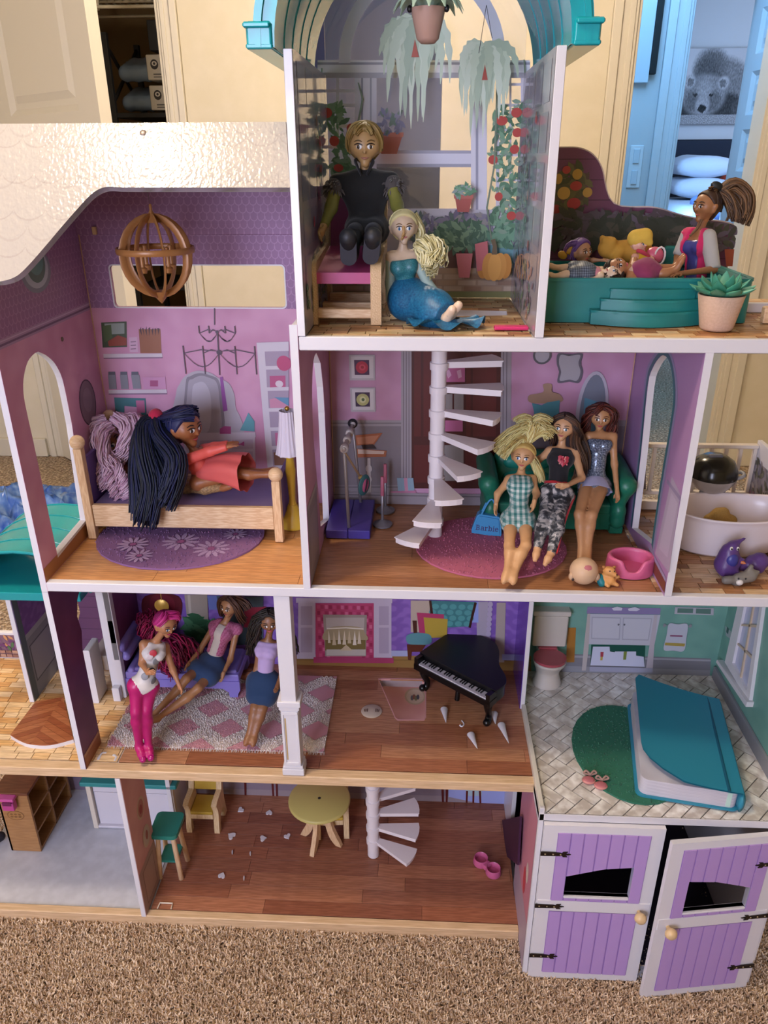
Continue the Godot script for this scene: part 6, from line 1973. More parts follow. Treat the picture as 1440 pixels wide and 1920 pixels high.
	part("screw",Mb.new().orb(Vector3(-.546,1.0484,-.1858),Vector3(.002,.0035,.0035)),vcm("7a6a60",.4,.5),H)
	# gold orb chandelier
	var c := Vector3(-.3637,1.1758,-.12)
	var o := thing("orb_chandelier","bronze open orb chandelier hanging in the bedroom in front of the wall slot","chandelier",c + Vector3(0,-.06,0))
	var br := mk("a06c3c",.35,.1)
	var R := .045
	for k in 4:
		var a := PI*k/4.0 + .25
		var pts := []
		var dx := Vector3(cos(a),0,sin(a))
		for i in 29:
			var t := TAU*i/28.0
			pts.append(c + dx*sin(t)*R + Vector3(0,cos(t)*R*1.12,0))
		part("meridian_band",Mb.new().tube(pts,[.005],6,.26,Vector3(0,1,0).cross(dx).cross(dx) if false else Vector3(0,.001,0) + Vector3(-dx.z,0,dx.x)),br,o)
	var eq := []
	for i in 33: eq.append(c + Vector3(cos(TAU*i/32.0)*R*1.12,.008,sin(TAU*i/32.0)*R*1.12))
	part("equator_band",Mb.new().tube(eq,[.0046],6,.4,Vector3.ZERO),br,o)
	part("finial",Mb.new().lathe([Vector2(.0008,.066),Vector2(.002,.064),Vector2(.0018,.058),Vector2(.006,.05),Vector2(.013,.043),Vector2(0,.043)],Transform3D(Basis(),c),16),br,o)
	part("finial",Mb.new().lathe([Vector2(0,-.063),Vector2(.003,-.06),Vector2(.011,-.05),Vector2(.013,-.046),Vector2(0,-.046)],Transform3D(Basis(),c),16),br,o)
	for k in 4: part("candle",Mb.new().lathe([Vector2(0,-.02),Vector2(.005,-.02),Vector2(.006,-.014),Vector2(.003,-.012),Vector2(.003,.012),Vector2(0,.014)],Transform3D(Basis(),c + Vector3(cos(k*PI/2 + .6)*.024,0,sin(k*PI/2 + .6)*.024)),12),br,o)
	part("cord",Mb.new().rod(c + Vector3(0,.064,0),c + Vector3(-.004,.11,0),.0006,-1,5),vcm("6a4a50"),o)
	bed()
	# floor lamp
	var lp := Vector3(-.2135,.732,-.2061)
	o = thing("floor_lamp","toy floor lamp with a yellow turned stand and white pleated shade behind the bed's foot","lamp",lp)
	var yl := mk("d8b23c",.35)
	part("base",Mb.new().lathe([Vector2(0,.0005),Vector2(.021,.0005),Vector2(.022,.006),Vector2(.018,.012),Vector2(.019,.017),Vector2(.013,.026),Vector2(.0075,.04),Vector2(0,.04)],Transform3D(Basis(),lp),24),yl,o)
	part("pole",Mb.new().lathe([Vector2(.0075,.035),Vector2(.005,.05),Vector2(.0065,.075),Vector2(.0085,.1),Vector2(.006,.122),Vector2(.009,.128),Vector2(.004,.134),Vector2(.003,.16),Vector2(0,.16)],Transform3D(Basis(),lp),18),yl,o)
	var rows := []
	for i in 9:
		var t := i/8.0
		var row := []
		for j in 72:
			var w := TAU*j/72
			var r := lerpf(.0125,.0215,pow(t,1.5)) + .0007*cos(w*18) + (.001*cos(w*9) if i == 8 else .0)
			row.append(lp + Vector3(cos(w)*r,.202 - .072*t,sin(w)*r))
		rows.append(row)
	part("lamp_shade",Mb.new().sheet(rows,true),mk("d8cfdc",.6),o)
	part("finial",Mb.new().orb(lp + Vector3(0,.205,0),Vector3(.004,.004,.004)),vcm("a8863c",.3,.6),o)
	# purple rug with daisies
	var deco := []
	for q in [[V([-3297,-1119])[0],.030],[V([-3848,-1329])[0],.031],[V([-4351,-813])[0],.022],[V([-4579,-1181])[0],.026],[V([-3024,-1604])[0],.02]]:
		for k in 12:
			var a := TAU*k/12.0
			var pe := PackedVector2Array()
			for i in 10:
				var t := TAU*i/10.0
				pe.append(q[0] + Vector2(q[1]*(.62 + .38*cos(t)),q[1]*.12*sin(t)).rotated(a))
			for cut in Geometry2D.intersect_polygons(pe,grow(ell(-.3917,-.1595,.1362,.1155),-.002)): deco.append([cut,"b79ac0"])
		deco.append([ell(q[0].x,q[0].y,q[1]*.2,q[1]*.2,12),"a05a8c"])
	oval_rug("oval_rug","purple oval rug with pale daisies before the toy bed",ell(-.3917,-.1595,.1362,.1155),.732 - .0008,mk("8a6290",.95),["8a6290","966e9a","7c5682"],deco)
	blue_doll()
	pink_doll()

func bed() -> void:
	var zf := -.149
	var zk := -.282
	var o := thing("toy_bed","wooden toy bed with ball-topped posts and purple end panels on the bedroom floor","bed",Vector3(-.38,.732,-.21))
	var xl := -.534
	var xr := -.227
	for q in [[xl,zf,.155],[xr,zf,.106],[xl,zk,.155],[xr,zk,.106]]:
		var p := part("post",Mb.new().box(Vector3(q[0],.732 + q[2]/2 + .0005,q[1]),Vector3(.0135,q[2],.0135),.0012),M.pine_up,o)
		part("ball",Mb.new().orb(Vector3(q[0],.732 + q[2] + .0095,q[1]),Vector3(.0115,.0115,.0115),Basis(),18,12),M.pine,p)
	for z in [zf,zk]: part("side_rail",Mb.new().box(Vector3((xl + xr)/2,.732 + .041,z),Vector3(xr - xl - .014,.038,.009),.0012),M.pine,o)
	var pu := mk("5c4488",.5)
	part("bed_base",Mb.new().span(Vector3(xl + .006,.732 + .048,zk + .005),Vector3(xr - .006,.732 + .057,zf - .005),.001),mk("8d7aa8",.6),o)
	part("headboard",Mb.new().span(Vector3(xl - .003,.732 + .03,zk + .006),Vector3(xl + .004,.732 + .135,zf - .007),.001),pu,o)
	part("footboard",Mb.new().span(Vector3(xr - .004,.732 + .03,zk + .006),Vector3(xr + .004,.732 + .1,zf - .007),.001),pu,o)

func blue_doll() -> void:
	var J := {"pel": Vector3(-.3602,.8193,-.2),"nec": Vector3(-.3672,.8693,-.2),"hd": Vector3(-.3755,.9044,-.2),"fw": Vector3(.9,.1,.35),"face": Vector3(.9,-.08,.45),"hup": Vector3(-.02,1,0),
		"eL": Vector3(-.3366,.8698,-.21),"eR": Vector3(-.3311,.879,-.165),"wL": Vector3(-.312,.8774,-.205),"wR": Vector3(-.3034,.8865,-.165),"kL": Vector3(-.2968,.8296,-.205),"kR": Vector3(-.289,.8359,-.18),"aL": Vector3(-.2472,.8323,-.2),"aR": Vector3(-.2433,.8357,-.18),"tL": Vector3(-.2339,.8363,-.2),"tR": Vector3(-.2301,.8396,-.18),"pL": Vector3(0,-1,0),"pR": Vector3(0,-1,0),"base": Vector3(-.3618,.8041,-.2)}
	var D := doll("doll","doll with very long navy ponytail and coral dress sitting on the toy bed",J,{"skin": "9a6038","head": 1.5,"eye": "3a2a20","brow": "20141a","lip": "a84a4a","group": "dolls in the dollhouse"})
	garment(D,"coral_top",["torso"],.0022,"d85a50",[[J.nec - D.up*.006,D.up]],M.satin)
	for k in ["L","R"]: garment(D,"sleeve",["arm" + k,"fore" + k],.0024,"d85a50",[[J["w" + k],(J["w" + k] - J["e" + k]).normalized()]],M.satin)
	skirt("coral_skirt",D.root,J.pel + D.up*.012 + Vector3(.002,0,0),Vector3(-.2814,.8359,-.185),.015,.030,Vector3(0,1,0),1.2,7,.003,"d4605a",M.satin,Vector3(0,.006,0))
	var h := Mb.new()
	var nv := ["0c1028","10163a","0a0d20","131a44"]
	scalp(h,D,"16204e",.004,.0026)
	var tie := Vector3(-.424,.9165,-.205)
	for s in [-1.0,1.0]: lock(h,[J.hd + Vector3(.014,.025,s*.006),J.hd + Vector3(-.01,.024,s*.016),tie],.012,.006,60,.0014,["121a40","16204e","0f1636"])
	lock(h,[tie,Vector3(-.4406,.9096,-.19),Vector3(-.4334,.8758,-.16),Vector3(-.4218,.83,-.14),Vector3(-.4278,.7949,-.126),Vector3(-.4397,.763,-.128)],.010,.022,260,.0014,nv,.3)
	lock(h,[tie,Vector3(-.4456,.8989,-.19),Vector3(-.4498,.8558,-.165),Vector3(-.444,.8114,-.14),Vector3(-.447,.7647,-.13)],.010,.018,170,.0014,nv,.3)
	lock(h,[tie,Vector3(-.4132,.8974,-.18),Vector3(-.3834,.8695,-.155),Vector3(-.3904,.8305,-.14),Vector3(-.4106,.7934,-.13)],.012,.022,170,.0014,nv,.3)
	lock(h,[tie,Vector3(-.4287,.8775,-.18),Vector3(-.4098,.8372,-.145),Vector3(-.4146,.7887,-.13)],.014,.02,120,.0014,nv,.3)
	part("hair",h,M.hair,D.root)
	part("scrunchie",Mb.new().hue("b01f40").blob([[tie + Vector3(0,.008,0),tie - Vector3(0,.008,0),.0105,.0105],[tie + Vector3(-.004,.005,.004),tie + Vector3(-.003,-.006,.005),.008,.008]],.002,.002),M.cloth,D.root)

func pink_doll() -> void:
	var J := {"pel": Vector3(-.4364,.793,-.24),"nec": Vector3(-.4995,.8301,-.25),"hd": Vector3(-.5219,.8529,-.25),"fw": Vector3(.4,.7,.5),"face": Vector3(.6,.5,.5),"hup": Vector3(-.7,.6,0),
		"eL": Vector3(-.4845,.8167,-.26),"eR": Vector3(-.4709,.8152,-.22),"wL": Vector3(-.46,.8043,-.26),"wR": Vector3(-.4491,.802,-.22),"kL": Vector3(-.3643,.8016,-.215),"kR": Vector3(-.3676,.8042,-.195),"aL": Vector3(-.3168,.8128,-.19),"aR": Vector3(-.3158,.8134,-.175),"tL": Vector3(-.3032,.8186,-.19),"tR": Vector3(-.3007,.8196,-.172),"base": Vector3(-.4389,.7731,-.24)}
	var D := doll("doll","doll with pale pink curls and leopard leggings lying behind the navy ponytail",J,{"skin": "9a6038","head": 1.45,"group": "dolls in the dollhouse"})
	var lp := papered(func(x: int,y: int) -> Color:
		var v := sin(x*.39 + sin(y*.2)*2.0)*sin(y*.39 + sin(x*.25)*1.6)
		return hx("2a1c14") if v > .35 else hx("b08a5c"),.02)
	garment(D,"leopard_leggings",["hips","thighL","thighR","calfL","calfR"],.0012,"ffffff",[],lp)
	garment(D,"top",["torso"],.0016,"3a2a3a")
	var h := Mb.new()
	var pk := ["c9a0b4","d8b8c8","b88ca4","c8a8b8"]
	scalp(h,D,"c09aae",.002,.003)
	for q in [[Vector3(-.5258,.898,-.25),Vector3(-.541,.8918,-.24),Vector3(-.5456,.8672,-.23),Vector3(-.5305,.8486,-.23)],[Vector3(-.5115,.9028,-.25),Vector3(-.4848,.8942,-.235),Vector3(-.4886,.8622,-.22),Vector3(-.5065,.8376,-.21)],[Vector3(-.5184,.8921,-.24),Vector3(-.5253,.8849,-.22),Vector3(-.5141,.8507,-.2),Vector3(-.4904,.8362,-.19)],[Vector3(-.5031,.8983,-.25),Vector3(-.4805,.8986,-.25),Vector3(-.4683,.8835,-.24),Vector3(-.4832,.8551,-.24)]]: lock(h,q,.012,.012,90,.0013,pk,.4,.004,2.0)
	for q in [[Vector3(-.5178,.8552,-.2),Vector3(-.5074,.8286,-.185),Vector3(-.4999,.8073,-.18),Vector3(-.4964,.7845,-.178)],[Vector3(-.5007,.8509,-.2),Vector3(-.4877,.8243,-.185),Vector3(-.4819,.8029,-.18),Vector3(-.4839,.7847,-.178)],[Vector3(-.5335,.8616,-.22),Vector3(-.5278,.8317,-.2),Vector3(-.5207,.8123,-.19),Vector3(-.5155,.8008,-.188)]]: lock(h,q,.004,.004,46,.0011,pk,.2,.0085,2.6)
	part("hair",h,M.hair,D.root)

# ---------------------------------------------------------------- lounge
func lounge() -> void:
	var ls := [[V([-1719,8866,-350,8882,-342,7504,-1772,7480]),"857b82"],[V([1304,8902,1763,8907,1861,7542,1383,7534]),"857b82"],[V([1476,8904,3750,8930,3932,7578,1562,7537]),"7d737c"],[V([-1719,8866,-350,8882,-349,8776,-1723,8759]),"a1979c"],[V([1476,8904,3750,8930,3764,8826,1483,8798]),"978d94"],[V([-1721,8820,-349,8837,-349,8822,-1721,8805]),"73696f"],[V([-1765,7662,-343,7685,-343,7537,-1771,7513]),"958b90"],[V([-1766,7629,-343,7653,-343,7636,-1767,7612]),"6c6268"]]
	for q in [V([-367,10071,-196,10072,-171,7639,-355,7685]),V([1258,10082,1435,10084,1566,7717,1372,7714])]: ls.append([q,"a39aa0"])
	for q in [V([-333,10071,-319,10071,-304,7686,-319,7686]),V([-288,10072,-275,10072,-256,7687,-271,7686]),V([-244,10072,-230,10072,-208,7688,-223,7687]),V([1297,10083,1311,10083,1438,7715,1423,7714]),V([1352,10083,1366,10083,1498,7716,1483,7715])]: ls.append([q,"776d74"])
	ls.append([V([-196,10072,1264,10083,1382,7649,-171,7623]),"4a1712"])
	for q in [V([-154,10073,-42,10073,-20,8596,-137,8594]),V([-1,10074,320,10076,361,8600,24,8596]),V([-135,8439,336,8445,354,7746,-127,7738]),V([746,8451,1300,8458,1326,7794,772,7785]),V([697,10045,772,10045,833,8607,754,8606]),V([808,10046,1197,10048,1263,8612,871,8607])]: ls.append([q,"5c1f17"])
	for q in [V([349,9830,686,9833,697,9560,357,9557]),V([367,8891,685,8894,693,8697,373,8693])]: ls.append([q,"b5628c"])
	for q in [V([354,9353,497,9354,506,9058,363,9056]),V([525,9355,682,9356,693,9060,535,9058]),V([336,8445,717,8450,742,7784,353,7778])]: ls.append([q,"8c8480"])
	for q in [V([372,9730,427,9774,472,9674,418,9616]),V([554,9746,624,9775,642,9646,587,9617])]: ls.append([q,"d0a0b8"])
	for q in [[V([-1228,10003,-800,10006,-798,9576,-1227,9572]),"b8b0b4"],[V([-1195,9975,-828,9977,-826,9610,-1192,9607]),"d0c8ca"],[V([-1145,9918,-896,9920,-894,9668,-1139,9666]),"4a2448"],[ell(-.1017,.9793,.0102,.0103),"b0243c"],[ell(-.101,.9793,.0053,.0052),"c84458"],[ell(-.1009,.9796,.0026,.0026),"98182c"],
		[V([-1224,9449,-799,9453,-794,9028,-1216,9024]),"b8b0b4"],[V([-1190,9420,-828,9424,-823,9064,-1184,9060]),"d0c8ca"],[V([-1140,9368,-892,9370,-889,9120,-1133,9118]),"3c2340"],[ell(-.1012,.9241,.0107,.0104),"b5b070"],[ell(-.1012,.9241,.0055,.0057),"cfca98"],[ell(-.1006,.9242,.0026,.0027),"5a6a40"],
		[V([-1152,8606,-680,8655,-829,8436,-1141,8419]),"a8603c"],[V([-1123,8566,-739,8611,-844,8461,-1111,8444]),"c08060"],[V([-1148,8362,-608,8332,-623,8218,-1139,8198]),"b06a48"],[V([-1112,8350,-649,8319,-661,8268,-1108,8268]),"d8c0b0"],[V([-1052,8433,-844,8448,-785,8367,-1023,8358]),"3a2a28"],[V([-948,8191,-894,8192,-884,7528,-969,7527]),"c9c0c0"],[ell(-.0924,.7992,.0057,.0072),"d0c8c8"],[ell(-.0923,.779,.0048,.0065),"d0c8c8"],
		[V([-428,7824,-143,7828,-119,7591,-409,7569]),"8fa8b8"],[V([-549,7567,-95,7591,-77,7426,-519,7395]),"b87a98"],[V([-308,7826,-248,7827,-228,7579,-288,7571]),"c890a8"],
		[ell(.1935,1.002,.0151,.015),"5f5a60"],[ell(.1935,1.0022,.0116,.012),"aaa4aa"],[curvy(V([2188,10049,2372,10040,2579,10052,2571,9893,2620,9751,2575,9570,2416,9583,2224,9567,2229,9747,2178,9890])),"66606a"],[curvy(V([2232,10025,2375,10012,2543,10027,2529,9892,2578,9750,2536,9606,2412,9619,2256,9603,2264,9748,2216,9890])),"a8a2a8"],
		[curvy(V([1987,9535,2128,9537,2145,9413,2284,9363,2303,9237,1827,9214,1767,9343,1997,9404])),"a5846c"],[V([1827,9214,1990,9178,2076,9227,2286,9267,2288,9088,2320,8881,1870,8876,1874,9065]),"4f8a94"],[ell(.2836,.9067,.0265,.0699),"b5aeba"],[ell(.2841,.9068,.021,.0641),"747a88"],[V([2689,9315,2927,9244,3015,8603,2719,8676]),"5a8ca0"]]: ls.append(q)
	for q in [[7320,7540,"958b90"],[7480,7500,"6c6268"]]: ls.append([V([-1560,q[0],3440,q[0],3440,q[1],-1560,q[1]]),q[2]])
	printed("lounge_print",ls,zp(-.305),1,H)
	spiral("spiral_staircase","white plastic spiral staircase between the lounge floor and the roof deck",Vector3(.0235,.732,-.177),.096,9,118.0,-19.5,.033,.0365,.342)
	barre()
	for k in 2:
		var at := [Vector3(-.064,.732,-.2157),Vector3(-.0619,.732,-.2726)][k] as Vector3
		var o := thing("barbell_stand",["small grey stand with a pink handle, the front one of two beside the purple barre","small grey stand with a pink handle, the back one of two beside the purple barre"][k],"stand",at,"small stands beside the barre")
		part("foot",Mb.new().lathe([Vector2(0,.0004),Vector2(.0165,.0004),Vector2(.0165,.003),Vector2(.007,.006),Vector2(.0028,.01),Vector2(0,.01)],Transform3D(Basis(),at),22),mk("7d7a80",.35,.3),o)
		part("rod",Mb.new().rod(at,at + Vector3(0,.058,0),.0025),mk("8a868c",.3,.5),o)
		part("handle",Mb.new().rod(at + Vector3(0,.054,0),at + Vector3(0,.088,0),.0034,.003),mk("b56478",.5),o)
	oval_rug("oval_rug","raspberry pink oval rug in the middle of the lounge",ell(.1115,-.1434,.1197,.1056),.732 - .0008,mk("b5627e",.95),["b5627e","c06e8a","a65672"],[])
	sofa()
	lounge_dolls()
	# handbag
	var hb := Vector3(.1118,.732,-.176) + Vector3(-.004,0,-.01)
	var o := thing("handbag","light blue toy handbag with two loops by the blonde doll's hand","handbag",hb)
	var bl := mk("3f8fc0",.4)
	var sh := PackedVector2Array([Vector2(-.0235,.0005),Vector2(.0235,.0005),Vector2(.0245,.006),Vector2(.0195,.032),Vector2(.016,.036),Vector2(-.016,.036),Vector2(-.0195,.032),Vector2(-.0245,.006)])
	var hx2 := Transform3D(Basis(Vector3.UP,-.12)*Basis(Vector3(0,0,1),-.1),hb + Vector3(0,.0024,0))
	part("bag",Mb.new().prism(sh,.016,hx2.translated_local(Vector3(0,0,-.008))).prism(grow(sh,-.003),.0195,hx2.translated_local(Vector3(0,0,-.00975))),bl,o)
	for z in [-.006,.006]:
		var pts := []
		for i in 13: pts.append(hx2*Vector3(-.0125 + .025*i/12.0,.034 + .03*sin(PI*i/12.0),z))
		part("handle",Mb.new().tube(pts,[.0017],7),bl,o)
	var tm := TextMesh.new()
	var fo := SystemFont.new()
	fo.font_names = PackedStringArray(["Droid Serif"])
	fo.font_italic = true
	tm.font = fo
	tm.text = "Barbie"
	tm.font_size = 32
	tm.pixel_size = .00037
	tm.depth = .0006
	var tx := MeshInstance3D.new()
	tx.name = "lettering"
	o.add_child(tx)
	tx.mesh = tm
	tx.material_override = vcm("4a2a5c",.4)
	tx.transform = Transform3D(hx2.basis*Basis(Vector3(0,0,1),.06),hx2*Vector3(0,.0135,.0101) - hb)
	lone("plastic_chip",Mb.new().box(Vector3(.3153,.732,-.2035) + Vector3(0,.001,0),Vector3(.011,.0018,.004),.0006),vcm("dcd6da"),"white plastic chip on the floor at the sofa's right foot","chip")
	pets()

func spiral(called: String,label: String,at: Vector3,R: float,n: int,a0: float,da: float,y0: float,dy: float,h: float) -> void:
	var o := thing(called,label,"staircase",at)
	var w := mk("e6dee0",.35)
	var b := Mb.new().lathe([Vector2(0,.0005),Vector2(.0115,.0005),Vector2(.0115,h),Vector2(0,h)],Transform3D(Basis(),at),22)
	part("column",b,w,o)
	for i in n:
		var a := deg_to_rad(a0 + da*i)
		var y := y0 + dy*i
		if y > h - .002: break
		var p := PackedVector2Array()
		for q in [[.009,-.62],[R,-.235],[R*1.012,-.12],[R*1.015,.0],[R*1.012,.12],[R,.235],[.009,.62]]: p.append(Vector2(at.x + q[0]*cos(a + q[1]),at.z + q[0]*sin(a + q[1])))
		var st := Mb.new().prism(p,.0018,yp(at.y + y - .0018),false)
		var p2 := grow(p,-.0016)
		st.prism(p2,.0085,yp(at.y + y - .0096),false)
		part("step",st,w,o)
		part("collar",Mb.new().lathe([Vector2(.0112,y - .012),Vector2(.0135,y - .0115),Vector2(.0138,y - .001),Vector2(.0112,y)],Transform3D(Basis(),at),22),w,o)

func barre() -> void:
	var zf := -.159
	var o := thing("ballet_barre","toy ballet barre on a purple plastic base, left in the lounge","barre",Vector3(-.118,.732,-.22))
	var pu := mk("483a98",.35)
	for s in [-1.0,1.0]: part("base",Mb.new().box(Vector3(-.1175 + s*.0182,.732 + .0083,-.222),Vector3(.0362,.0156,.126),.0015),pu,o)
	var me := mk("9a9498",.3,.4)
	var f := Vector3(-.1165,.732 + .0155,zf - .012)
	var k := Vector3(-.105,.732 + .0155,-.272)
	var ft := Vector3(-.1208,.8843,-.172)
	var kt := Vector3(-.1161,.8911,-.272)
	part("post",Mb.new().rod(f,ft,.0028),me,o)
	part("post",Mb.new().rod(k,kt,.0026),me,o)
	part("bar",Mb.new().rod(ft + Vector3(0,0,.008),kt,.0036),mk("b0aaac",.2,.2),o)
	for t in [.0,.33,.62]: part("joint",Mb.new().rod(ft.lerp(kt,t) + Vector3(0,0,.006),ft.lerp(kt,t + .1),.0068,.0062),mk("bdb8bc",.2),o)
	part("knob",Mb.new().orb(kt + Vector3(0,.001,0),Vector3(.0085,.0085,.006)),vcm("2a2a30",.3),o)
	part("knob_cap",Mb.new().orb(kt + Vector3(.001,.001,.005),Vector3(.0045,.0045,.003)),mk("c0bcc4",.3),o)
	var tip := Vector3(-.0987,.8247,-.2)
	part("strap",Mb.new().rod(ft + Vector3(0,-.003,.004),tip,.0019),mk("a58a6c",.5),o)
	var pc := Vector3(-.0928,.811,-.2)
	var pb := Basis(Vector3(0,1,0),.9)*Basis(Vector3(0,0,1),-.25)
	var pd := thing("toy_paddle","small teal and pink oval paddle hanging from the barre","toy",pc + Vector3(0,-.02,0))
	part("rim",Mb.new().hue("3a6a70").orb(pc,Vector3(.0135,.018,.004),pb,20,10),M.satin,pd)
	part("face",Mb.new().hue("b85a80").orb(pc + pb*Vector3(0,0,.0024),Vector3(.008,.012,.0025),pb,18,8),M.satin,pd)
	part("stripe",Mb.new().hue("2c2a3a").orb(pc + pb*Vector3(0,0,.0042),Vector3(.0022,.012,.0014),pb,12,8),M.satin,pd)
	part("knob",Mb.new().hue("a8884c").orb(tip,Vector3(.004,.004,.004)),M.satin,pd)

func sofa() -> void:
	var o := thing("toy_sofa","dark green plastic toy sofa with rolled arms under three dolls","sofa",Vector3(.215,.732,-.235))
	var m := noisy(mk("ffffff",.4),"17684f","1e765a",.01,Vector3(5,5,5),2)
	var x0 := .108
	var x1 := .326
	var zf := -.2
	var zk := -.285
	part("back",Mb.new().blob([[Vector3(x0 + .03,.732 + .05,zk + .004),Vector3(x1 - .03,.732 + .05,zk + .004),.014,.014],[Vector3(x0 + .03,.732 + .098,zk - .002),Vector3(x1 - .03,.732 + .098,zk - .002),.0145,.0145],[Vector3(x0 + .03,.732 + .075,zk + .001),Vector3(x1 - .03,.732 + .075,zk + .001),.014,.014]],.005,.006),m,o)
	for s in 2: part("back_cushion",Mb.new().blob([[Vector3(x0 + .04 + s*.095,.732 + .066,zk + .015),Vector3(x0 + .1 + s*.08,.732 + .066,zk + .015),.011,.011],[Vector3(x0 + .04 + s*.095,.732 + .096,zk + .009),Vector3(x0 + .1 + s*.08,.732 + .096,zk + .009),.011,.011]],.004,.006),mk("24907c",.45),o)
	part("seat",Mb.new().box(Vector3((x0 + x1)/2,.732 + .04,(zf + zk)/2),Vector3(x1 - x0 - .03,.022,zf - zk - .004),.005),m,o)
	part("apron",Mb.new().box(Vector3((x0 + x1)/2,.732 + .018,zf - .008),Vector3(x1 - x0 - .02,.03,.008),.002),m,o)
	for s in [-1.0,1.0]:
		var x: float = x0 + .006 if s < 0 else x1 - .006
		var b := Mb.new()
		b.blob([[Vector3(x + s*.006,.732 + .096,zk + .004),Vector3(x + s*.006,.732 + .088,zf + .008),.0155,.0165],[Vector3(x,.732 + .07,zk + .006),Vector3(x,.732 + .066,zf + .005),.0115,.0115],[Vector3(x,.732 + .045,zk + .006),Vector3(x,.732 + .042,zf + .004),.0115,.0115],[Vector3(x,.732 + .024,zk + .006),Vector3(x,.732 + .022,zf + .003),.0115,.0115]],.0045,.005)
		part("arm",b,m,o)
		for z in [zf - .002,zk + .012]: part("foot",Mb.new().box(Vector3(x,.732 + .0075,z),Vector3(.022,.014,.014),.002),m,o)

func lounge_dolls() -> void:
	# blonde in a gingham romper
	var J := {"pel": Vector3(.149,.7957,-.118),"nec": Vector3(.1529,.8526,-.16),"hd": Vector3(.1555,.8773,-.162),"fw": Vector3(-.05,.25,1),"face": Vector3(-.25,.05,1),"hup": Vector3(.05,1,-.1),
		"sL": Vector3(.1715,.8422,-.158),"sR": Vector3(.1359,.8428,-.155),"eL": Vector3(.1762,.8279,-.135),"eR": Vector3(.1176,.8247,-.14),"wL": Vector3(.1699,.8264,-.11),"wR": Vector3(.1149,.813,-.128),"kL": Vector3(.1542,.7797,-.055),"kR": Vector3(.1309,.7766,-.06),"aL": Vector3(.1338,.7526,-.012),"aR": Vector3(.124,.7547,-.014),"tL": Vector3(.1322,.7475,-.001),"tR": Vector3(.1189,.7478,-.003),"pL": Vector3(-1,0,.2),"pR": Vector3(.6,0,.3),"gR": Vector3(-.05,-1,.2),"gL": Vector3(-.2,-.8,.5),"base": Vector3(.1499,.7822,-.118)}
	var D := doll("doll","blonde doll in a green and white gingham romper leaning on the sofa's left end",J,{"skin": "c99a6c","eye": "3f76a8","brow": "9a7848","lip": "b8585c","group": "dolls in the dollhouse"})
	var gg := papered(func(x: int,y: int) -> Color: return hx("d8dcd4").lerp(hx("1c6a66"),(.55 if x % 64 < 32 else .0) + (.45 if y % 64 < 32 else .0)),.0165,.8)
	garment(D,"gingham_romper",["torso","hips"],.0017,"ffffff",[[J.nec - D.up*.006,D.up]],gg,.0026,[[J.hL,J.hL.lerp(J.kL,.22),.0138,.0138],[J.hR,J.hR.lerp(J.kR,.22),.0138,.0138]])
	var h := Mb.new()
	var bl := ["d8c98a","c6b26c","e6dca4","ddd694","b89e5c"]
	scalp(h,D,"c2a45e",.0,.002)
	var kn: Vector3 = J.hd + D.u*.017 - D.f*.008
	for q in [[kn,Vector3(.1518,.9081,-.17),Vector3(.1328,.8994,-.16),Vector3(.1145,.8804,-.15)],[kn,Vector3(.1574,.9168,-.175),Vector3(.1365,.9122,-.165),Vector3(.1108,.889,-.15)],[kn,Vector3(.1699,.9204,-.18),Vector3(.1788,.9307,-.18),Vector3(.1942,.9207,-.18)],[kn,Vector3(.1634,.9203,-.18),Vector3(.157,.9305,-.18),Vector3(.1434,.9217,-.175)],[kn,Vector3(.1772,.9102,-.18),Vector3(.1899,.9138,-.18),Vector3(.2005,.9036,-.18)],[kn,Vector3(.1659,.9117,-.175),Vector3(.1694,.9244,-.178),Vector3(.1719,.933,-.178)]]: lock(h,q,.005,.0145,130,.00075,bl,.5)
	lock(h,[J.hd + D.l*.014,Vector3(.1755,.8651,-.165),Vector3(.1834,.8475,-.165),Vector3(.1861,.8342,-.165)],.006,.008,60,.001,bl,.3)
	part("hair",h,M.hair,D.root)
	# brunette in a heart top and camouflage trousers
	J = {"pel": Vector3(.2093,.8256,-.15),"nec": Vector3(.2166,.8886,-.186),"hd": Vector3(.2172,.9173,-.186),"fw": Vector3(.05,.25,1),"face": Vector3(-.4,.12,1),"hup": Vector3(.08,1,-.05),
		"sL": Vector3(.2373,.879,-.182),"sR": Vector3(.1987,.8802,-.182),"eL": Vector3(.2452,.8493,-.15),"eR": Vector3(.183,.8647,-.185),"wL": Vector3(.2181,.8498,-.118),"wR": Vector3(.1687,.8588,-.2),"kL": Vector3(.2039,.8054,-.092),"kR": Vector3(.1855,.8037,-.095),"aL": Vector3(.1902,.7743,-.045),"aR": Vector3(.1715,.7757,-.055),"tL": Vector3(.1795,.764,-.028),"tR": Vector3(.1663,.7652,-.038),"pL": Vector3(-.3,.2,-1),"gL": Vector3(-1,.02,.2),"base": Vector3(.2107,.8094,-.15)}
	D = doll("doll","brunette doll in a black heart top and camouflage trousers, middle of the sofa",J,{"skin": "c99a70","eye": "4a7488","brow": "3a2416","lip": "b0585c","group": "dolls in the dollhouse"})
	garment(D,"black_top",["torso"],.0022,"1c1c20",[[J.nec - D.up*.006,D.up]])
	var hc := Mb.new()
	var hp := PackedVector2Array()
	for i in 24:
		var t := TAU*i/24.0
		hp.append(Vector2(16*pow(sin(t),3),13*cos(t) - 5*cos(2*t) - 2*cos(3*t) - cos(4*t))*.00062)
	var cp: Vector3 = J.nec - D.up*.027 + D.fw*.0205
	var hb := Basis(D.sd,D.up,D.fw)*Basis(Vector3(1,0,0),.08)
	var rows := []
	for i in 5:
		var row := []
		for t in hp: row.append(cp + hb*Vector3(t.x*i/4.0,t.y*i/4.0,.0016 - .0011*pow(i/4.0,2) - 18.0*pow(t.x*i/4.0,2)))
		rows.append(row)
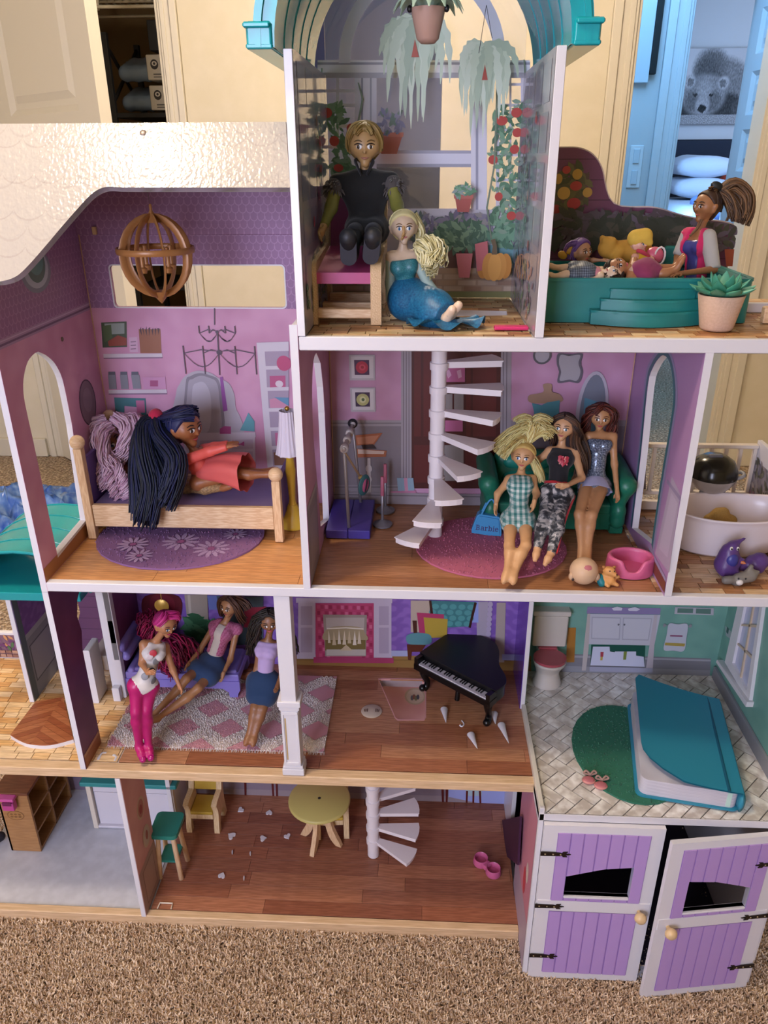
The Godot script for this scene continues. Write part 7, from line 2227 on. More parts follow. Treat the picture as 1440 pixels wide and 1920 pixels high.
	hc.hue("b8384a").sheet(rows,true)
	for k in 16:
		var q := Vector3(rng.randf_range(-1,1)*.006,rng.randf_range(-.006,.006),.0016)
		hc.hue(["d8707a","8c2434","cf8a80"][k % 3]).orb(cp + hb*q,Vector3(.0014,.0014,.0006),hb,7,4)
	part("heart_print",hc,M.satin,D.root)
	var fnz := FastNoiseLite.new()
	fnz.frequency = .022
	var cm := papered(func(x: int,y: int) -> Color:
		var v := fnz.get_noise_2d(x,y*1.5)
		return hx("1d1f24") if v < -.12 else (hx("c9c5c2") if v > .2 else (hx("5c5f66") if v > .05 else hx("35383e"))),.05,.85)
	garment(D,"camouflage_trousers",["hips","thighL","thighR","calfL","calfR"],.0022,"ffffff",[],cm)
	var rs := Mb.new().hue("b81f2c")
	rs.tube(curve3([J.hL + D.sd*.0165,J.kL + D.sd*.0105 + Vector3(0,0,.002),J.aL + D.sd*.0075]),[.0035],6,.5,D.sd)
	part("red_stripe",rs,M.cloth,D.root)
	part("belt",Mb.new().hue("a81f2a").blob([[J.pel + D.up*.012 + D.sd*.006,J.pel + D.up*.012 - D.sd*.006,.0155,.0155]],.0024,.002,[[J.pel + D.up*.015,D.up],[J.pel + D.up*.0105,-D.up]]),M.cloth,D.root)
	h = Mb.new()
	var bn := ["3a2418","2a180f","4c3220","5a3c28"]
	scalp(h,D,"2e1c12",.0,.002)
	for q in [[J.hd + D.u*.018 + D.f*.004,J.hd + D.l*.017 + D.u*.008,Vector3(.2364,.8936,-.185),Vector3(.2483,.864,-.18),Vector3(.2473,.8379,-.178)],[J.hd + D.u*.018 - D.f*.004,J.hd + D.l*.02,Vector3(.2452,.8972,-.2),Vector3(.2551,.8727,-.195),Vector3(.2572,.8432,-.19)]]: lock(h,q,.005,.0105,120,.0011,bn,.3)
	lock(h,[J.hd + D.u*.018 + D.f*.002,J.hd - D.l*.016 + D.u*.006,Vector3(.207,.9003,-.2),Vector3(.2046,.879,-.205)],.006,.007,70,.0011,bn,.3)
	part("hair",h,M.hair,D.root)
	# auburn doll in a silver blue dress
	J = {"pel": Vector3(.2749,.8253,-.19),"nec": Vector3(.2814,.9008,-.222),"hd": Vector3(.2798,.9227,-.222),"fw": Vector3(-.05,.2,1),"face": Vector3(-.12,-.12,1),"hup": Vector3(.05,1,.04),
		"sL": Vector3(.3011,.8939,-.217),"sR": Vector3(.2637,.8934,-.217),"eL": Vector3(.3047,.8536,-.2),"eR": Vector3(.2617,.8526,-.22),"wL": Vector3(.307,.8179,-.172),"wR": Vector3(.2497,.8285,-.215),"kL": Vector3(.2599,.8005,-.12),"kR": Vector3(.241,.801,-.122),"aL": Vector3(.2518,.7547,-.085),"aR": Vector3(.2423,.7545,-.085),"tL": Vector3(.2507,.7417,-.072),"tR": Vector3(.2395,.7433,-.072),"pL": Vector3(-.8,0,.4),"base": Vector3(.2769,.8069,-.19)}
	D = doll("doll","auburn haired doll in a strapless silver blue dress at the sofa's right end",J,{"skin": "b8875c","eye": "4a3524","brow": "4a2014","lip": "b04a50","group": "dolls in the dollhouse"})
	var sv := noisy(mk("ffffff",.18,.35),"2f3a4c","aab6cc",.06,Vector3(22,22,22),4,256,61)
	garment(D,"silver_dress",["torso","hips"],.0022,"ffffff",[[J.nec - D.up*.014,D.up]],sv)
	skirt("ruffle",D.root,J.pel + D.up*.004,J.pel - D.up*.014 + D.fw*.007,.0185,.0265,D.sd,.95,9,.002,"a9a8c4",M.satin)
	h = Mb.new()
	var au := ["5a2418","48180f","6c3020","3a120c"]
	scalp(h,D,"54201a",.0,.0022)
	for s in [-1.0,1.0]: lock(h,[J.hd + D.u*.019 + D.f*.004,J.hd + D.l*.016*s + D.u*.012 + D.f*.004,J.hd + D.l*.02*s - D.u*.006,J.hd + D.l*.021*s - D.u*.028 - D.f*.002,J.hd + D.l*.019*s - D.u*.044],.005,.0075,80,.0011,au,.5,.0028,2.0)
	lock(h,[J.hd + D.u*.018,J.hd + D.u*.018 + D.f*.011 - D.l*.006,J.hd + D.u*.007 + D.f*.0135 - D.l*.013],.006,.004,36,.0011,au)
	part("hair",h,M.hair,D.root)

func pets() -> void:
	# round doll head, a tiny dog and a pink pet bed at the front edge
	var c := Vector3(.2366,.732,-.0259) + Vector3(0,.0205,-.006)
	var o := thing("toy_ball_head","round cream toy head with a pink patch beside the pet bed","toy",c + Vector3(0,-.0205,0))
	part("head",Mb.new().hue("c9a888").orb(c,Vector3(.0205,.02,.02),Basis(),24,16),M.satin,o)
	part("patch",Mb.new().hue("b56a70").orb(c + Vector3(.001,.0105,.012),Vector3(.0085,.0065,.0045),Basis(Vector3(1,0,0),-.7),14,8),M.satin,o)
	for s in [-1.0,1.0]: part("ear",Mb.new().hue("c2a080").orb(c + Vector3(s*.0185,-.006,.006),Vector3(.004,.006,.005)),M.satin,o)
	part("mark",Mb.new().hue("3a2a26").orb(c + Vector3(-.0165,-.009,.0095),Vector3(.0022,.003,.0018)),M.satin,o)
	var d := Vector3(.2672,.732,-.0253) + Vector3(0,0,-.008)
	o = thing("toy_puppy","tiny tan toy puppy with a teal collar lying against the pink pet bed","toy dog",d)
	var t := d + Vector3(0,.008,0)
	part("body",Mb.new().hue("c98f52").blob([[t + Vector3(-.008,.0,0),t + Vector3(.008,-.001,.003),.007,.0075],[t + Vector3(.004,.012,0),t + Vector3(.007,.013,.002),.0072,.0068],[t + Vector3(.011,.011,.006),t + Vector3(.013,.01,.008),.0036,.003],[t + Vector3(.008,-.002,.005),t + Vector3(.017,-.005,.01),.003,.0028],[t + Vector3(-.004,-.002,.006),t + Vector3(.004,-.0055,.012),.003,.0028],[t + Vector3(.012,.0,-.002),t + Vector3(.019,.004,.002),.0028,.0026]],.0014,.0014),M.satin,o)
	for s in [-1.0,1.0]: part("ear",Mb.new().hue("a8703c").orb(t + Vector3(.005 + s*.0065,.0165,-.001),Vector3(.0028,.0042,.002),Basis(Vector3(0,0,1),-s*.7)),M.satin,o)
	part("nose",Mb.new().hue("2a1a14").orb(t + Vector3(.0145,.0115,.01),Vector3(.0013,.0011,.0011)),M.gloss,o)
	for s in [-1.0,1.0]: part("eye",Mb.new().hue("1d1410").orb(t + Vector3(.008 + s*.003,.0155,.0072),Vector3(.0012,.0014,.001)),M.gloss,o)
	part("collar",Mb.new().hue("1c7880").blob([[t + Vector3(-.007,.002,.002),t + Vector3(-.004,-.004,.006),.0062,.0062]],.0016,.001),M.satin,o)
	var pc := Vector3(.3125,.732,-.0706)
	o = thing("pet_bed","round pink plastic pet bed with a low front beside the arch wall","pet bed",pc)
	var rx := .0345
	var rz := .027
	var m := mk("c85f86",.4)
	part("cushion",Mb.new().prism(ell(pc.x,pc.z,rx*.86,rz*.86),.006,yp(.732 + .0006)),mk("b84e78",.5),o)
	var rows := []
	for j in 65:
		var a := TAU*j/64.0
		var low := 1.0 - .62*exp(-pow(wrapf(a - PI*.52,-PI,PI)/.42,4))
		var row := []
		for q in [[1.0,.0],[1.03,.3],[1.0,.86],[.93,1.0],[.83,.97],[.78,.8],[.8,.2]]: row.append(pc + Vector3(cos(a)*rx*q[0],.0006 + .0275*q[1]*low,sin(a)*rz*q[0]))
		rows.append(row)
	part("wall",Mb.new().sheet(rows),m,o)


# ---------------------------------------------------------------- balcony
func balcony() -> void:
	var zr := -.3
	var yt := Vector3(.481,.8544,-.3).y
	var yb := Vector3(.3943,.768,-.3).y
	var wd := mk("e4d6c6",.5)
	part("rail",Mb.new().span(Vector3(.352,yt - .007,zr - .006),Vector3(.566,yt,zr + .006),.0015),wd,H)
	part("rail",Mb.new().span(Vector3(.352,yb - .007,zr - .005),Vector3(.566,yb,zr + .005),.0015),wd,H)
	for k in 9: part("baluster",Mb.new().box(Vector3(.372 + k*.0238,(yt + yb)/2 - .003,zr),Vector3(.0065,yt - yb,.007),.001),wd,H)
	part("balcony_skirting",Mb.new().span(Vector3(.352,.732,zr - .006),Vector3(.566,.732 + .016,zr + .004),.001),wd,H)
	part("balcony_panel",Mb.new().span(Vector3(.566,.732,zr - .006),Vector3(.574,yt + .006,-.1),.001),M.white,H)
	var ls := [[V([-2990,7340,-1020,7340,-1020,8280,-2990,8280]),"8e8890"]]
	leafy(ls,rect(-.2,.80,.09,.035),120,.009,["5a5a50","6d6c60","8a8088","4a4a48","a29aa0"],false)
	leafy(ls,rect(-.2,.76,.095,.018),80,.008,["8a5f7c","9a7088","75506c"],false)
	printed("garden_print",ls,xp(.566),-1,H)
	# kettle barbecue
	var c := Vector3(.47,.8267,-.225)
	var o := thing("kettle_grill","toy kettle barbecue with a black lid standing behind the bathtub","grill",Vector3(c.x,.732,c.z))
	var xf := Transform3D(Basis(),c)
	part("lid",Mb.new().lathe([Vector2(.0375,0),Vector2(.038,.004),Vector2(.036,.014),Vector2(.03,.026),Vector2(.018,.034),Vector2(0,.0365)],xf,30),mk("15140f",.2),o)
	part("bowl",Mb.new().lathe([Vector2(0,-.03),Vector2(.014,-.028),Vector2(.027,-.019),Vector2(.035,-.008),Vector2(.0375,0),Vector2(0,0)],xf,30),mk("a9a29c",.3,.3),o)
	part("lid_handle",Mb.new().box(c + Vector3(-.003,.0355,.006),Vector3(.022,.006,.009),.002),mk("6d6c74",.35),o)
	part("side_handle",Mb.new().tube(curve3([c + Vector3(.034,-.004,.006),c + Vector3(.047,.002,.006),c + Vector3(.047,.004,-.006),c + Vector3(.034,-.001,-.006)]),[.003],7),mk("8f8c88",.35),o)
	for k in 3:
		var a := TAU*k/3.0 + .5
		part("leg",Mb.new().rod(c + Vector3(cos(a)*.02,-.022,sin(a)*.02),Vector3(c.x + cos(a)*.032,.732 + .0006,c.z + sin(a)*.032),.0032),mk("7d7a78",.35,.3),o)
	# bathtub
	var fc := Vector3(.4574,.732,-.1196)
	var m := Vector3(.478,.732,fc.z - .036)
	var rh := Vector3(.4381,.8007,-.106).y - .732
	o = thing("bathtub","pale pink freestanding toy bathtub on the stone balcony floor","bathtub",m)
	var rows := []
	for q in [[.2,.0006,1],[.66,.0006,1],[.74,.006,1],[.85,.45,0],[.93,.85,0],[1.0,.97,0],[1.03,1.0,0],[1.0,1.03,0],[.94,.99,0],[.86,.8,0],[.78,.4,0],[.66,.16,0],[.3,.12,0]]:
		var row := []
		for j in 48:
			var w := TAU*j/48
			var y: float = q[1] if q[2] else q[1]*rh*(1.0 + .16*pow(absf(cos(w)),3)*minf(q[1],1.0))
			row.append(m + Vector3(cos(w)*.107*q[0]*(1.0 if q[2] == 0 else .98),y,sin(w)*.056*q[0]))
		rows.append(row)
	part("shell",Mb.new().sheet(rows,true),mk("e8dcdc",.25),o)
	part("shell_floor",Mb.new().prism(ell(m.x,m.z,.107*.32,.056*.32),.002,yp(.732 + .119*rh)),mk("e8dcdc",.25),o)
	var sp := Vector3(.4632,.7875,-.15)
	var sb := Mb.new()
	sb.blob([[sp + Vector3(-.016,-.006,0),sp + Vector3(.018,-.006,0),.009,.009],[sp + Vector3(-.004,.006,0),sp + Vector3(.004,.008,0),.009,.008],[sp + Vector3(-.008,-.028,0),sp + Vector3(.008,-.028,0),.01,.01]],.003,.004)
	lone("sponge",sb,noisy(mk("ffffff",.9),"8a6a30","b08a48",.1,Vector3(30,30,30),3),"mustard coloured sponge wedge lying in the pink bathtub","sponge")
	# purple dragon-like toy and a grey toy
	var g := Vector3(.451,.732,-.0535) + Vector3(0,0,-.016)
	o = thing("toy_dragon","purple plastic toy creature with a curled horn in front of the bathtub","toy",g)
	var b := Mb.new().hue("5c3f7c")
	b.blob([[g + Vector3(0,.016,0),g + Vector3(.002,.028,0),.0165,.015],[g + Vector3(.002,.04,.001),g + Vector3(.004,.045,.002),.0115,.009],[g + Vector3(.006,.05,0),g + Vector3(.019,.058,0),.004,.0022],[g + Vector3(-.004,.008,.008),g + Vector3(.012,.007,.012),.007,.006],[g + Vector3(.014,.018,.004),g + Vector3(.02,.026,.006),.0045,.0035],[g + Vector3(.02,.012,-.004),g + Vector3(.042,.012,-.004),.008,.008],[g + Vector3(.046,.016,-.004),g + Vector3(.05,.02,-.004),.0155,.013]],.0022,.0022)
	part("body",b,M.plastic,o)
	part("belly",Mb.new().hue("3f3f8c").orb(g + Vector3(.003,.028,.0105),Vector3(.0095,.0115,.007),Basis(),14,10),M.plastic,o)
	part("beak",Mb.new().hue("c8703a").lathe([Vector2(.0032,0),Vector2(.002,.004),Vector2(0,.007)],Transform3D(Basis(Vector3.UP,Vector3(.6,0,.8),Vector3(.8,0,-.6)),g + Vector3(.019,.024,.008)),10),M.plastic,o)
	for s in [-1.0,1.0]: part("eye",Mb.new().hue("e8e4d8").orb(g + Vector3(.004 + s*.0045,.0465,.0095),Vector3(.0024,.003,.0018)).hue("14101a").orb(g + Vector3(.004 + s*.0045,.0465,.0112),Vector3(.0012,.0016,.001)),M.gloss,o)
	g = Vector3(.4589,.732,-.0321) + Vector3(0,0,-.008)
	o = thing("toy_seal","small grey toy animal with a white nose resting against the purple creature","toy",g)
	b = Mb.new().hue("77736c")
	b.blob([[g + Vector3(.002,.0085,0),g + Vector3(.018,.012,-.002),.0082,.009],[g + Vector3(-.017,.0065,.002),g + Vector3(-.013,.007,.002),.006,.006],[g + Vector3(.022,.016,-.002),g + Vector3(.029,.019,-.002),.0055,.002],[g + Vector3(-.008,.007,.001),g,.0045,.005],[g + Vector3(.016,.02,-.004),g + Vector3(.018,.026,-.005),.004,.003]],.0018,.0018)
	part("body",b,M.satin,o)
	part("nose",Mb.new().hue("d8d4d0").orb(g + Vector3(.001,.006,.0075),Vector3(.0052,.0046,.0034)),M.gloss,o)
	for s in [-1.0,1.0]: part("eye",Mb.new().hue("1a1816").orb(g + Vector3(.003 + s*.005,.0125,.0078),Vector3(.0013,.0014,.001)),M.gloss,o)

# ---------------------------------------------------------------- living room
func living() -> void:
	var ls := [[V([-2623,3976,2195,4116,2223,3745,-2646,3587]),"93703c"],[V([-2628,3884,2202,4025,2204,4005,-2630,3863]),"7a5a2e"]]
	for q in [V([-2318,5234,-1986,5243,-2041,3943,-2385,3932]),V([-865,5272,-529,5281,-530,3939,-879,3928]),V([-2356,5310,-513,5348,-513,5243,-2361,5204]),V([-2407,4009,-2020,4021,-2025,3918,-2412,3906]),V([-903,4030,-513,4042,-513,3930,-904,3917])]: ls.append([q,"c3b8cc"])
	for q in [V([-2273,5130,-2049,5136,-2068,4707,-2295,4701]),V([-2298,4641,-2070,4648,-2095,4070,-2327,4062]),V([-767,5170,-578,5175,-579,4749,-770,4744]),V([-771,4685,-579,4690,-580,4091,-775,4085])]: ls.append([q,"ada0b8"])
	ls.append([V([-1984,5205,-865,5234,-879,3918,-2039,3882]),"b8406e"])
	for i in 14:
		for j in 9:
			var a: Vector2 = V([-1972,5196])[0]
			var d: Vector2 = V([-891,3938])[0]
			if i > 2 and i < 11 and j > 1: continue
			ls.append([rect(lerpf(a.x,d.x,(i + .5)/14.0),lerpf(a.y,d.y,(j + .5)/9.0),.0028,.0042),["c4507c","a8325e","cf6a90","9c2a54"][(i*5 + j*3) % 4]])
	for q in [[V([-1848,4958,-1001,4971,-1031,4016,-1842,3990]),"9c8f88"],[V([-1796,4891,-1047,4912,-1076,4378,-1795,4357]),"b8aea8"],[curvy(V([-1828,4356,-1785,4631,-1531,4703,-1155,4693,-1048,4568,-1042,4379])),"a89878"],[V([-1828,4376,-1034,4399,-1037,4153,-1837,4128]),"7a6a3c"],[V([-1810,4155,-1037,4178,-1039,4036,-1815,4012]),"bfb8b0"],[V([-2074,3963,-487,3992,-487,3869,-2080,3829]),"a83c66"]]: ls.append(q)
	for k in 9: ls.append([[V([-1775,4307,-1752,4607,-1720,4309]),V([-1692,4259,-1652,4586,-1611,4262]),V([-1585,4288,-1550,4638,-1517,4290]),V([-1492,4275,-1441,4616,-1416,4278]),V([-1390,4309,-1349,4629,-1314,4311]),V([-1289,4271,-1240,4612,-1213,4274]),V([-1195,4304,-1156,4624,-1119,4307]),V([-1547,4137,-1416,4278,-1292,4145]),V([-1784,4656,-1406,4686,-1072,4666,-1072,4637,-1406,4657,-1785,4626])][k],["d8ccb4","c8b898","e0d8c8"][k % 3]])
	for q in [[V([-161,5319,213,5329,178,4613,-154,4604]),"b8a898"],[V([1077,5323,1299,5329,1371,3948,1161,3941]),"a9a0b0"],[V([1462,5314,1631,5319,1684,3958,1496,3952]),"a99c94"],[V([571,5310,1118,5324,1139,4861,791,4851]),"8fa0dc"],[V([-530,4168,-150,4180,-149,4043,-530,4031]),"a8acd0"],[V([1631,4149,2027,4151,2036,4010,1640,4007]),"a0a4d8"]]: ls.append(q)
	for k in 9: ls.append([ell((V([1343,5273])[0]).x,(V([1343,5273])[0]).y - k*.011,.005,.0062,14),"b0a4bc"])
	ls.append([V([213,5329,1078,5314,979,4774,383,4718]),"3f7c80"])
	for k in 20: ls.append([ell(lerpf((V([309,5246])[0]).x,(V([979,5264])[0]).x,(k % 5)/4.0 - .08*(k/5 % 2)),(V([371,5200])[0]).y - (k/5)*.0125,.0068,.0062,12),"53989a"])
	for q in [[V([185,5328,229,5329,288,4910,251,4714]),"3a1c14"],[V([1041,5313,1090,5304,993,4735,951,4753]),"3a1c14"],[V([-44,5055,477,5031,478,4573,21,4530]),"b03a64"],[V([89,4953,550,4927,546,4506,139,4484]),"b59a3c"],[V([-124,4874,-41,4876,-29,4558,-96,4556]),"4a2418"],[curvy(V([-229,4528,-29,4598,221,4556,233,4357,-26,4319,-211,4354])),"5a9098"],[V([-227,4323,142,4324,61,4161,-129,4155,-148,3951,-199,3960]),"5a2818"]]: ls.append(q)
	# left part of the wall: column, plant, armchair with a red cushion
	for q in [[V([-4514,5336,-4068,5347,-4134,4291,-4530,4279]),"9c8f84"],[V([-4453,5337,-4401,5339,-4447,4282,-4501,4280]),"b8aca0"],[V([-4070,5329,-3828,5335,-3858,5018,-4062,5012]),"6a78b8"],[V([-3890,5319,-2984,5333,-3061,4225,-3726,4205]),"44545a"],[V([-3365,5078,-2939,5112,-2971,4639,-3418,4627]),"9c2c44"],[curvy(V([-5292,5284,-4640,5300,-4657,4807,-5012,4265,-5342,4304,-5401,4786])),"5a1420"],[curvy(V([-5173,5263,-4765,5274,-4769,4899,-5023,4509,-5240,4599])),"6c1c2a"]]: ls.append(q)
	leafy(ls,rect(-.4259,.4587,.0279,.035),46,.017,["3c6a48","2f5a3c","4f7d58"])
	printed("living_print",ls,zp(-.305),1,H)
	printed("mirror_print",[[V([-2990,6000,-2200,6000,-2200,7000,-2990,7000]),"8a8c80"],[V([-2930,6060,-2260,6060,-2260,7000,-2930,7000]),"73766c"]],xp(-.547 + .0005),1,H)
	part("gold_medallion",Mb.new().lathe([Vector2(0,-.0015),Vector2(.012,-.0015),Vector2(.0125,0),Vector2(.009,.0022),Vector2(0,.0026)],Transform3D(Basis(Vector3(1,0,0),Vector3(0,0,1),Vector3(0,-1,0)),Vector3(-.4384,.6031,-.15)),20),mk("a8863c",.35,.5),H)
	part("medallion_cord",Mb.new().rod(Vector3(-.4371,.6137,-.15),Vector3(Vector3(-.4371,.6137,-.15).x,.732 - .016,-.15),.0009,-1,5),mk("a8863c",.5),H)
	# porch bench seen through the doorway
	var o := thing("porch_bench","low cream toy bench seen through the doorway of the left wall","bench",Vector3(-.5933,.3763,-.1707) + Vector3(.02,0,-.03))
	var bx := Vector3(-.5964,.3763,-.1682)
	var bt := Vector3(-.5968,.4938,-.17).y
	part("end_panel",Mb.new().prism(rect(0,(bt - .3763)/2,.006,(bt - .3763)/2,.003),-.04,Transform3D(Basis(),Vector3(bx.x,.3763 + .0005,bx.z))),M.white,o)
	part("seat",Mb.new().box(Vector3(bx.x - .002,.3763 + .058,bx.z - .075),Vector3(.032,.034,.06),.002),mk("c9b9aa",.5),o)
	part("end_panel",Mb.new().box(Vector3(bx.x,.3763 + .04,bx.z - .108),Vector3(.012,.079,.006),.002),M.white,o)
	daybed()
	diamond_rug()
	piano()
	living_dolls()
	# white pieces scattered on the floor
	var tl := [[S4P(925,630),S4P(934,698),"beside the piano's left leg"],[S4P(1158,652),S4P(1164,704),"right of the piano's front leg, nearer the back"],[S4P(1190,705),S4P(1226,792),"right of the piano's front leg, nearest the wall"],[S4P(1048,750),S4P(1080,816),"in front of the piano"]]
	for q in tl:
		var d: Vector3 = (q[1] - q[0])
		var l := d.length()
		d = d.normalized()
		var tb := Mb.new().lathe([Vector2(0,0),Vector2(.0066,0),Vector2(.007,.002),Vector2(.0046,l*.35),Vector2(.0022,l*.75),Vector2(.0004,l),Vector2(0,l)],Transform3D(Basis(Vector3.UP,d,Vector3.UP.cross(d)),q[0] + Vector3(0,.0048,0)),14,.75,1.0)
		lone("plastic_peg",tb,M.white_gloss,"white tapered plastic peg lying " + q[2],"peg","white pegs round the piano")
	lone("plastic_hook",Mb.new().tube(curve3([S4P(1000,700),S4P(1008,706),S4P(1018,694),S4P(1008,678)],3),[.0022,.002,.0014],7),M.white_gloss,"small white curled plastic hook in front of the piano","hook")
	var dc := Vector3(-.0834,.3763,-.1677)
	o = thing("disc","cream disc with brown marks lying left of the floor opening","disc",dc)
	part("plate",Mb.new().lathe([Vector2(0,.0004),Vector2(.0185,.0004),Vector2(.0192,.0015),Vector2(.018,.0026),Vector2(0,.0022)],Transform3D(Basis(),dc),28),mk("c9b8a2",.4),o)
	var mk2 := []
	for s in [-1.0,1.0]:
		for k in 3: mk2.append([PackedVector2Array([Vector2(dc.x + s*(.007 + k*.0028),dc.z - .005 + k*.001),Vector2(dc.x + s*(.0085 + k*.0028),dc.z - .005 + k*.001),Vector2(dc.x + s*(.0085 + k*.0026),dc.z + .004),Vector2(dc.x + s*(.007 + k*.0026),dc.z + .004)]),"5a4030"])
	printed("mark",mk2,yp(.3763 + .0027),1,o)
	for k in 2: lone("paper_scrap",Mb.new().tube(curve3([[Vector3(-.5359,.3763,-.0233),Vector3(-.5355,.3763,-.0388),Vector3(-.5283,.3763,-.0406)],[Vector3(-.5148,.3763,-.0362),Vector3(-.5077,.3763,-.0315),Vector3(-.5072,.3763,-.0227)]][k],3),[.0022,.003,.002],6,.3,Vector3.UP),M.white,["larger torn white scrap on the floor behind the left front wall edge","smaller curled white scrap by the left front wall edge, nearer the doll's shoes"][k],"scrap","white scraps by the front wall edge")

func S4P(a: float,b: float) -> Vector3:
	# a spot on the middle floor, found by bilinear blend between four measured floor points
	var p0 := Vector3(.0391,.3763,-.1927)
	var p1 := Vector3(.1738,.3763,-.1987)
	var p2 := Vector3(.0373,.3763,-.0625)
	var p3 := Vector3(.1608,.3763,-.0681)
	var u := (a - 900.0)/340.0
	var t := (b - 600.0)/230.0
	return p0.lerp(p1,u).lerp(p2.lerp(p3,u),t)

func daybed() -> void:
	var m := mk("8a7cc4",.4)
	var x0 := -.545
	var x1 := -.33
	var zf := -.194
	var zk := -.278
	var yt := Vector3(-.4068,.4296,-.19).y
	var o := thing("daybed","lavender plastic toy daybed with a rolled left end in the living room","daybed",Vector3((x0 + x1)/2,.3763,(zf + zk)/2))
	part("seat",Mb.new().box(Vector3((x0 + x1)/2,yt - .008,(zf + zk)/2),Vector3(x1 - x0,.016,zf - zk),.003),m,o)
	part("mattress",Mb.new().box(Vector3((x0 + x1)/2 + .006,yt + .002,(zf + zk)/2),Vector3(x1 - x0 - .02,.01,zf - zk - .01),.004),mk("7a6cae",.6),o)
	var ap := PackedVector2Array([Vector2(x0,yt - .014),Vector2(x1,yt - .014),Vector2(x1,yt - .034)])
	for q in [[x1 - .004,.012],[x1 - .006,.0],[x1 - .02,.0],[x1 - .022,.014],[x1 - .032,.022],[x0 + .032,.022],[x0 + .022,.014],[x0 + .02,.0],[x0 + .006,.0],[x0 + .004,.012]]: ap.append(Vector2(q[0],.3763 + .0004 + q[1]))
	ap.append(Vector2(x0,yt - .034))
	part("apron",Mb.new().prism(ap,.007,zp(zf - .006)),m,o)
	part("apron",Mb.new().prism(ap,.007,zp(zk)),m,o)
	var e := []
	for q in [[.012,.0],[.006,.03],[-.004,.052]]: e.append([Vector3(x0 + q[0],yt + q[1],zk + .008),Vector3(x0 + q[0],yt + q[1],zf - .008),.011 if q[1] > .04 else .008,.011 if q[1] > .04 else .008])
	part("rolled_end",Mb.new().blob(e,.0035,.004),m,o)

func diamond_rug() -> void:
	var x0 := -.532
	var x1 := -.157
	var z0 := -.264
	var z1 := -.056
	var o := thing("diamond_rug","shaggy white toy rug with pink diamonds in front of the daybed","rug",Vector3((x0 + x1)/2,.3763,(z0 + z1)/2))
	part("mat",Mb.new().span(Vector3(x0,.3763,z0),Vector3(x1,.3763 + .0022,z1),.0006),mk("cfc0b8",1.0),o)
	var dp := []
	for i in 11:
		for j in 5:
			if (i + j) % 2: continue
			var c := Vector2(x0 + .0395*i,z1 - .052*j)
			for q in Geometry2D.intersect_polygons(PackedVector2Array([c + Vector2(.03,0),c + Vector2(0,.025),c - Vector2(.03,0),c - Vector2(0,.025)]),PackedVector2Array([Vector2(x0,z0),Vector2(x1,z0),Vector2(x1,z1),Vector2(x0,z1)])): dp.append([q,"c8909a"])
	printed("diamond",dp,yp(.3763 + .0022),1,o,M.matte)
	var b := Mb.new()
	var x := x0
	while x < x1:
		var z := z0
		while z < z1:
			var on := false
			for k in 2:
				var du := absf(fposmod((x - x0)/.079 + .5*k + .5,1.0) - .5)*.079
				var dt := absf(fposmod((z1 - z)/.104 + .5*k + .5,1.0) - .5)*.104
				if du/.030 + dt/.025 < 1.0: on = true
			b.hue("c8909a" if on else "ece2dc")
			if rng.randf() < .06: b.hue("dcc4c2")
			var p := Vector3(x + rng.randf_range(-1,1)*.0013,.3763 + .0018,z + rng.randf_range(-1,1)*.0013)
			b.tube([p,p + Vector3(rng.randf_range(-1,1)*.0016,.0024,rng.randf_range(-.6,1)*.0016)],[.0013,.0006],4)
			z += .0027
		x += .0027
	part("pile",b,M.cloth,o).set_meta("kind","stuff")
	b = Mb.new().hue("d6ccc6")
	for i in 130:
		var p := Vector3(lerpf(x0,x1,(i + rng.randf())/130.0),.3763 + .0012,z1 - .001)
		b.tube([p,p + Vector3(rng.randf_range(-1,1)*.002,-.0004,.0065)],[.0009,.0004],4)
	part("fringe",b,M.cloth,o).set_meta("kind","stuff")

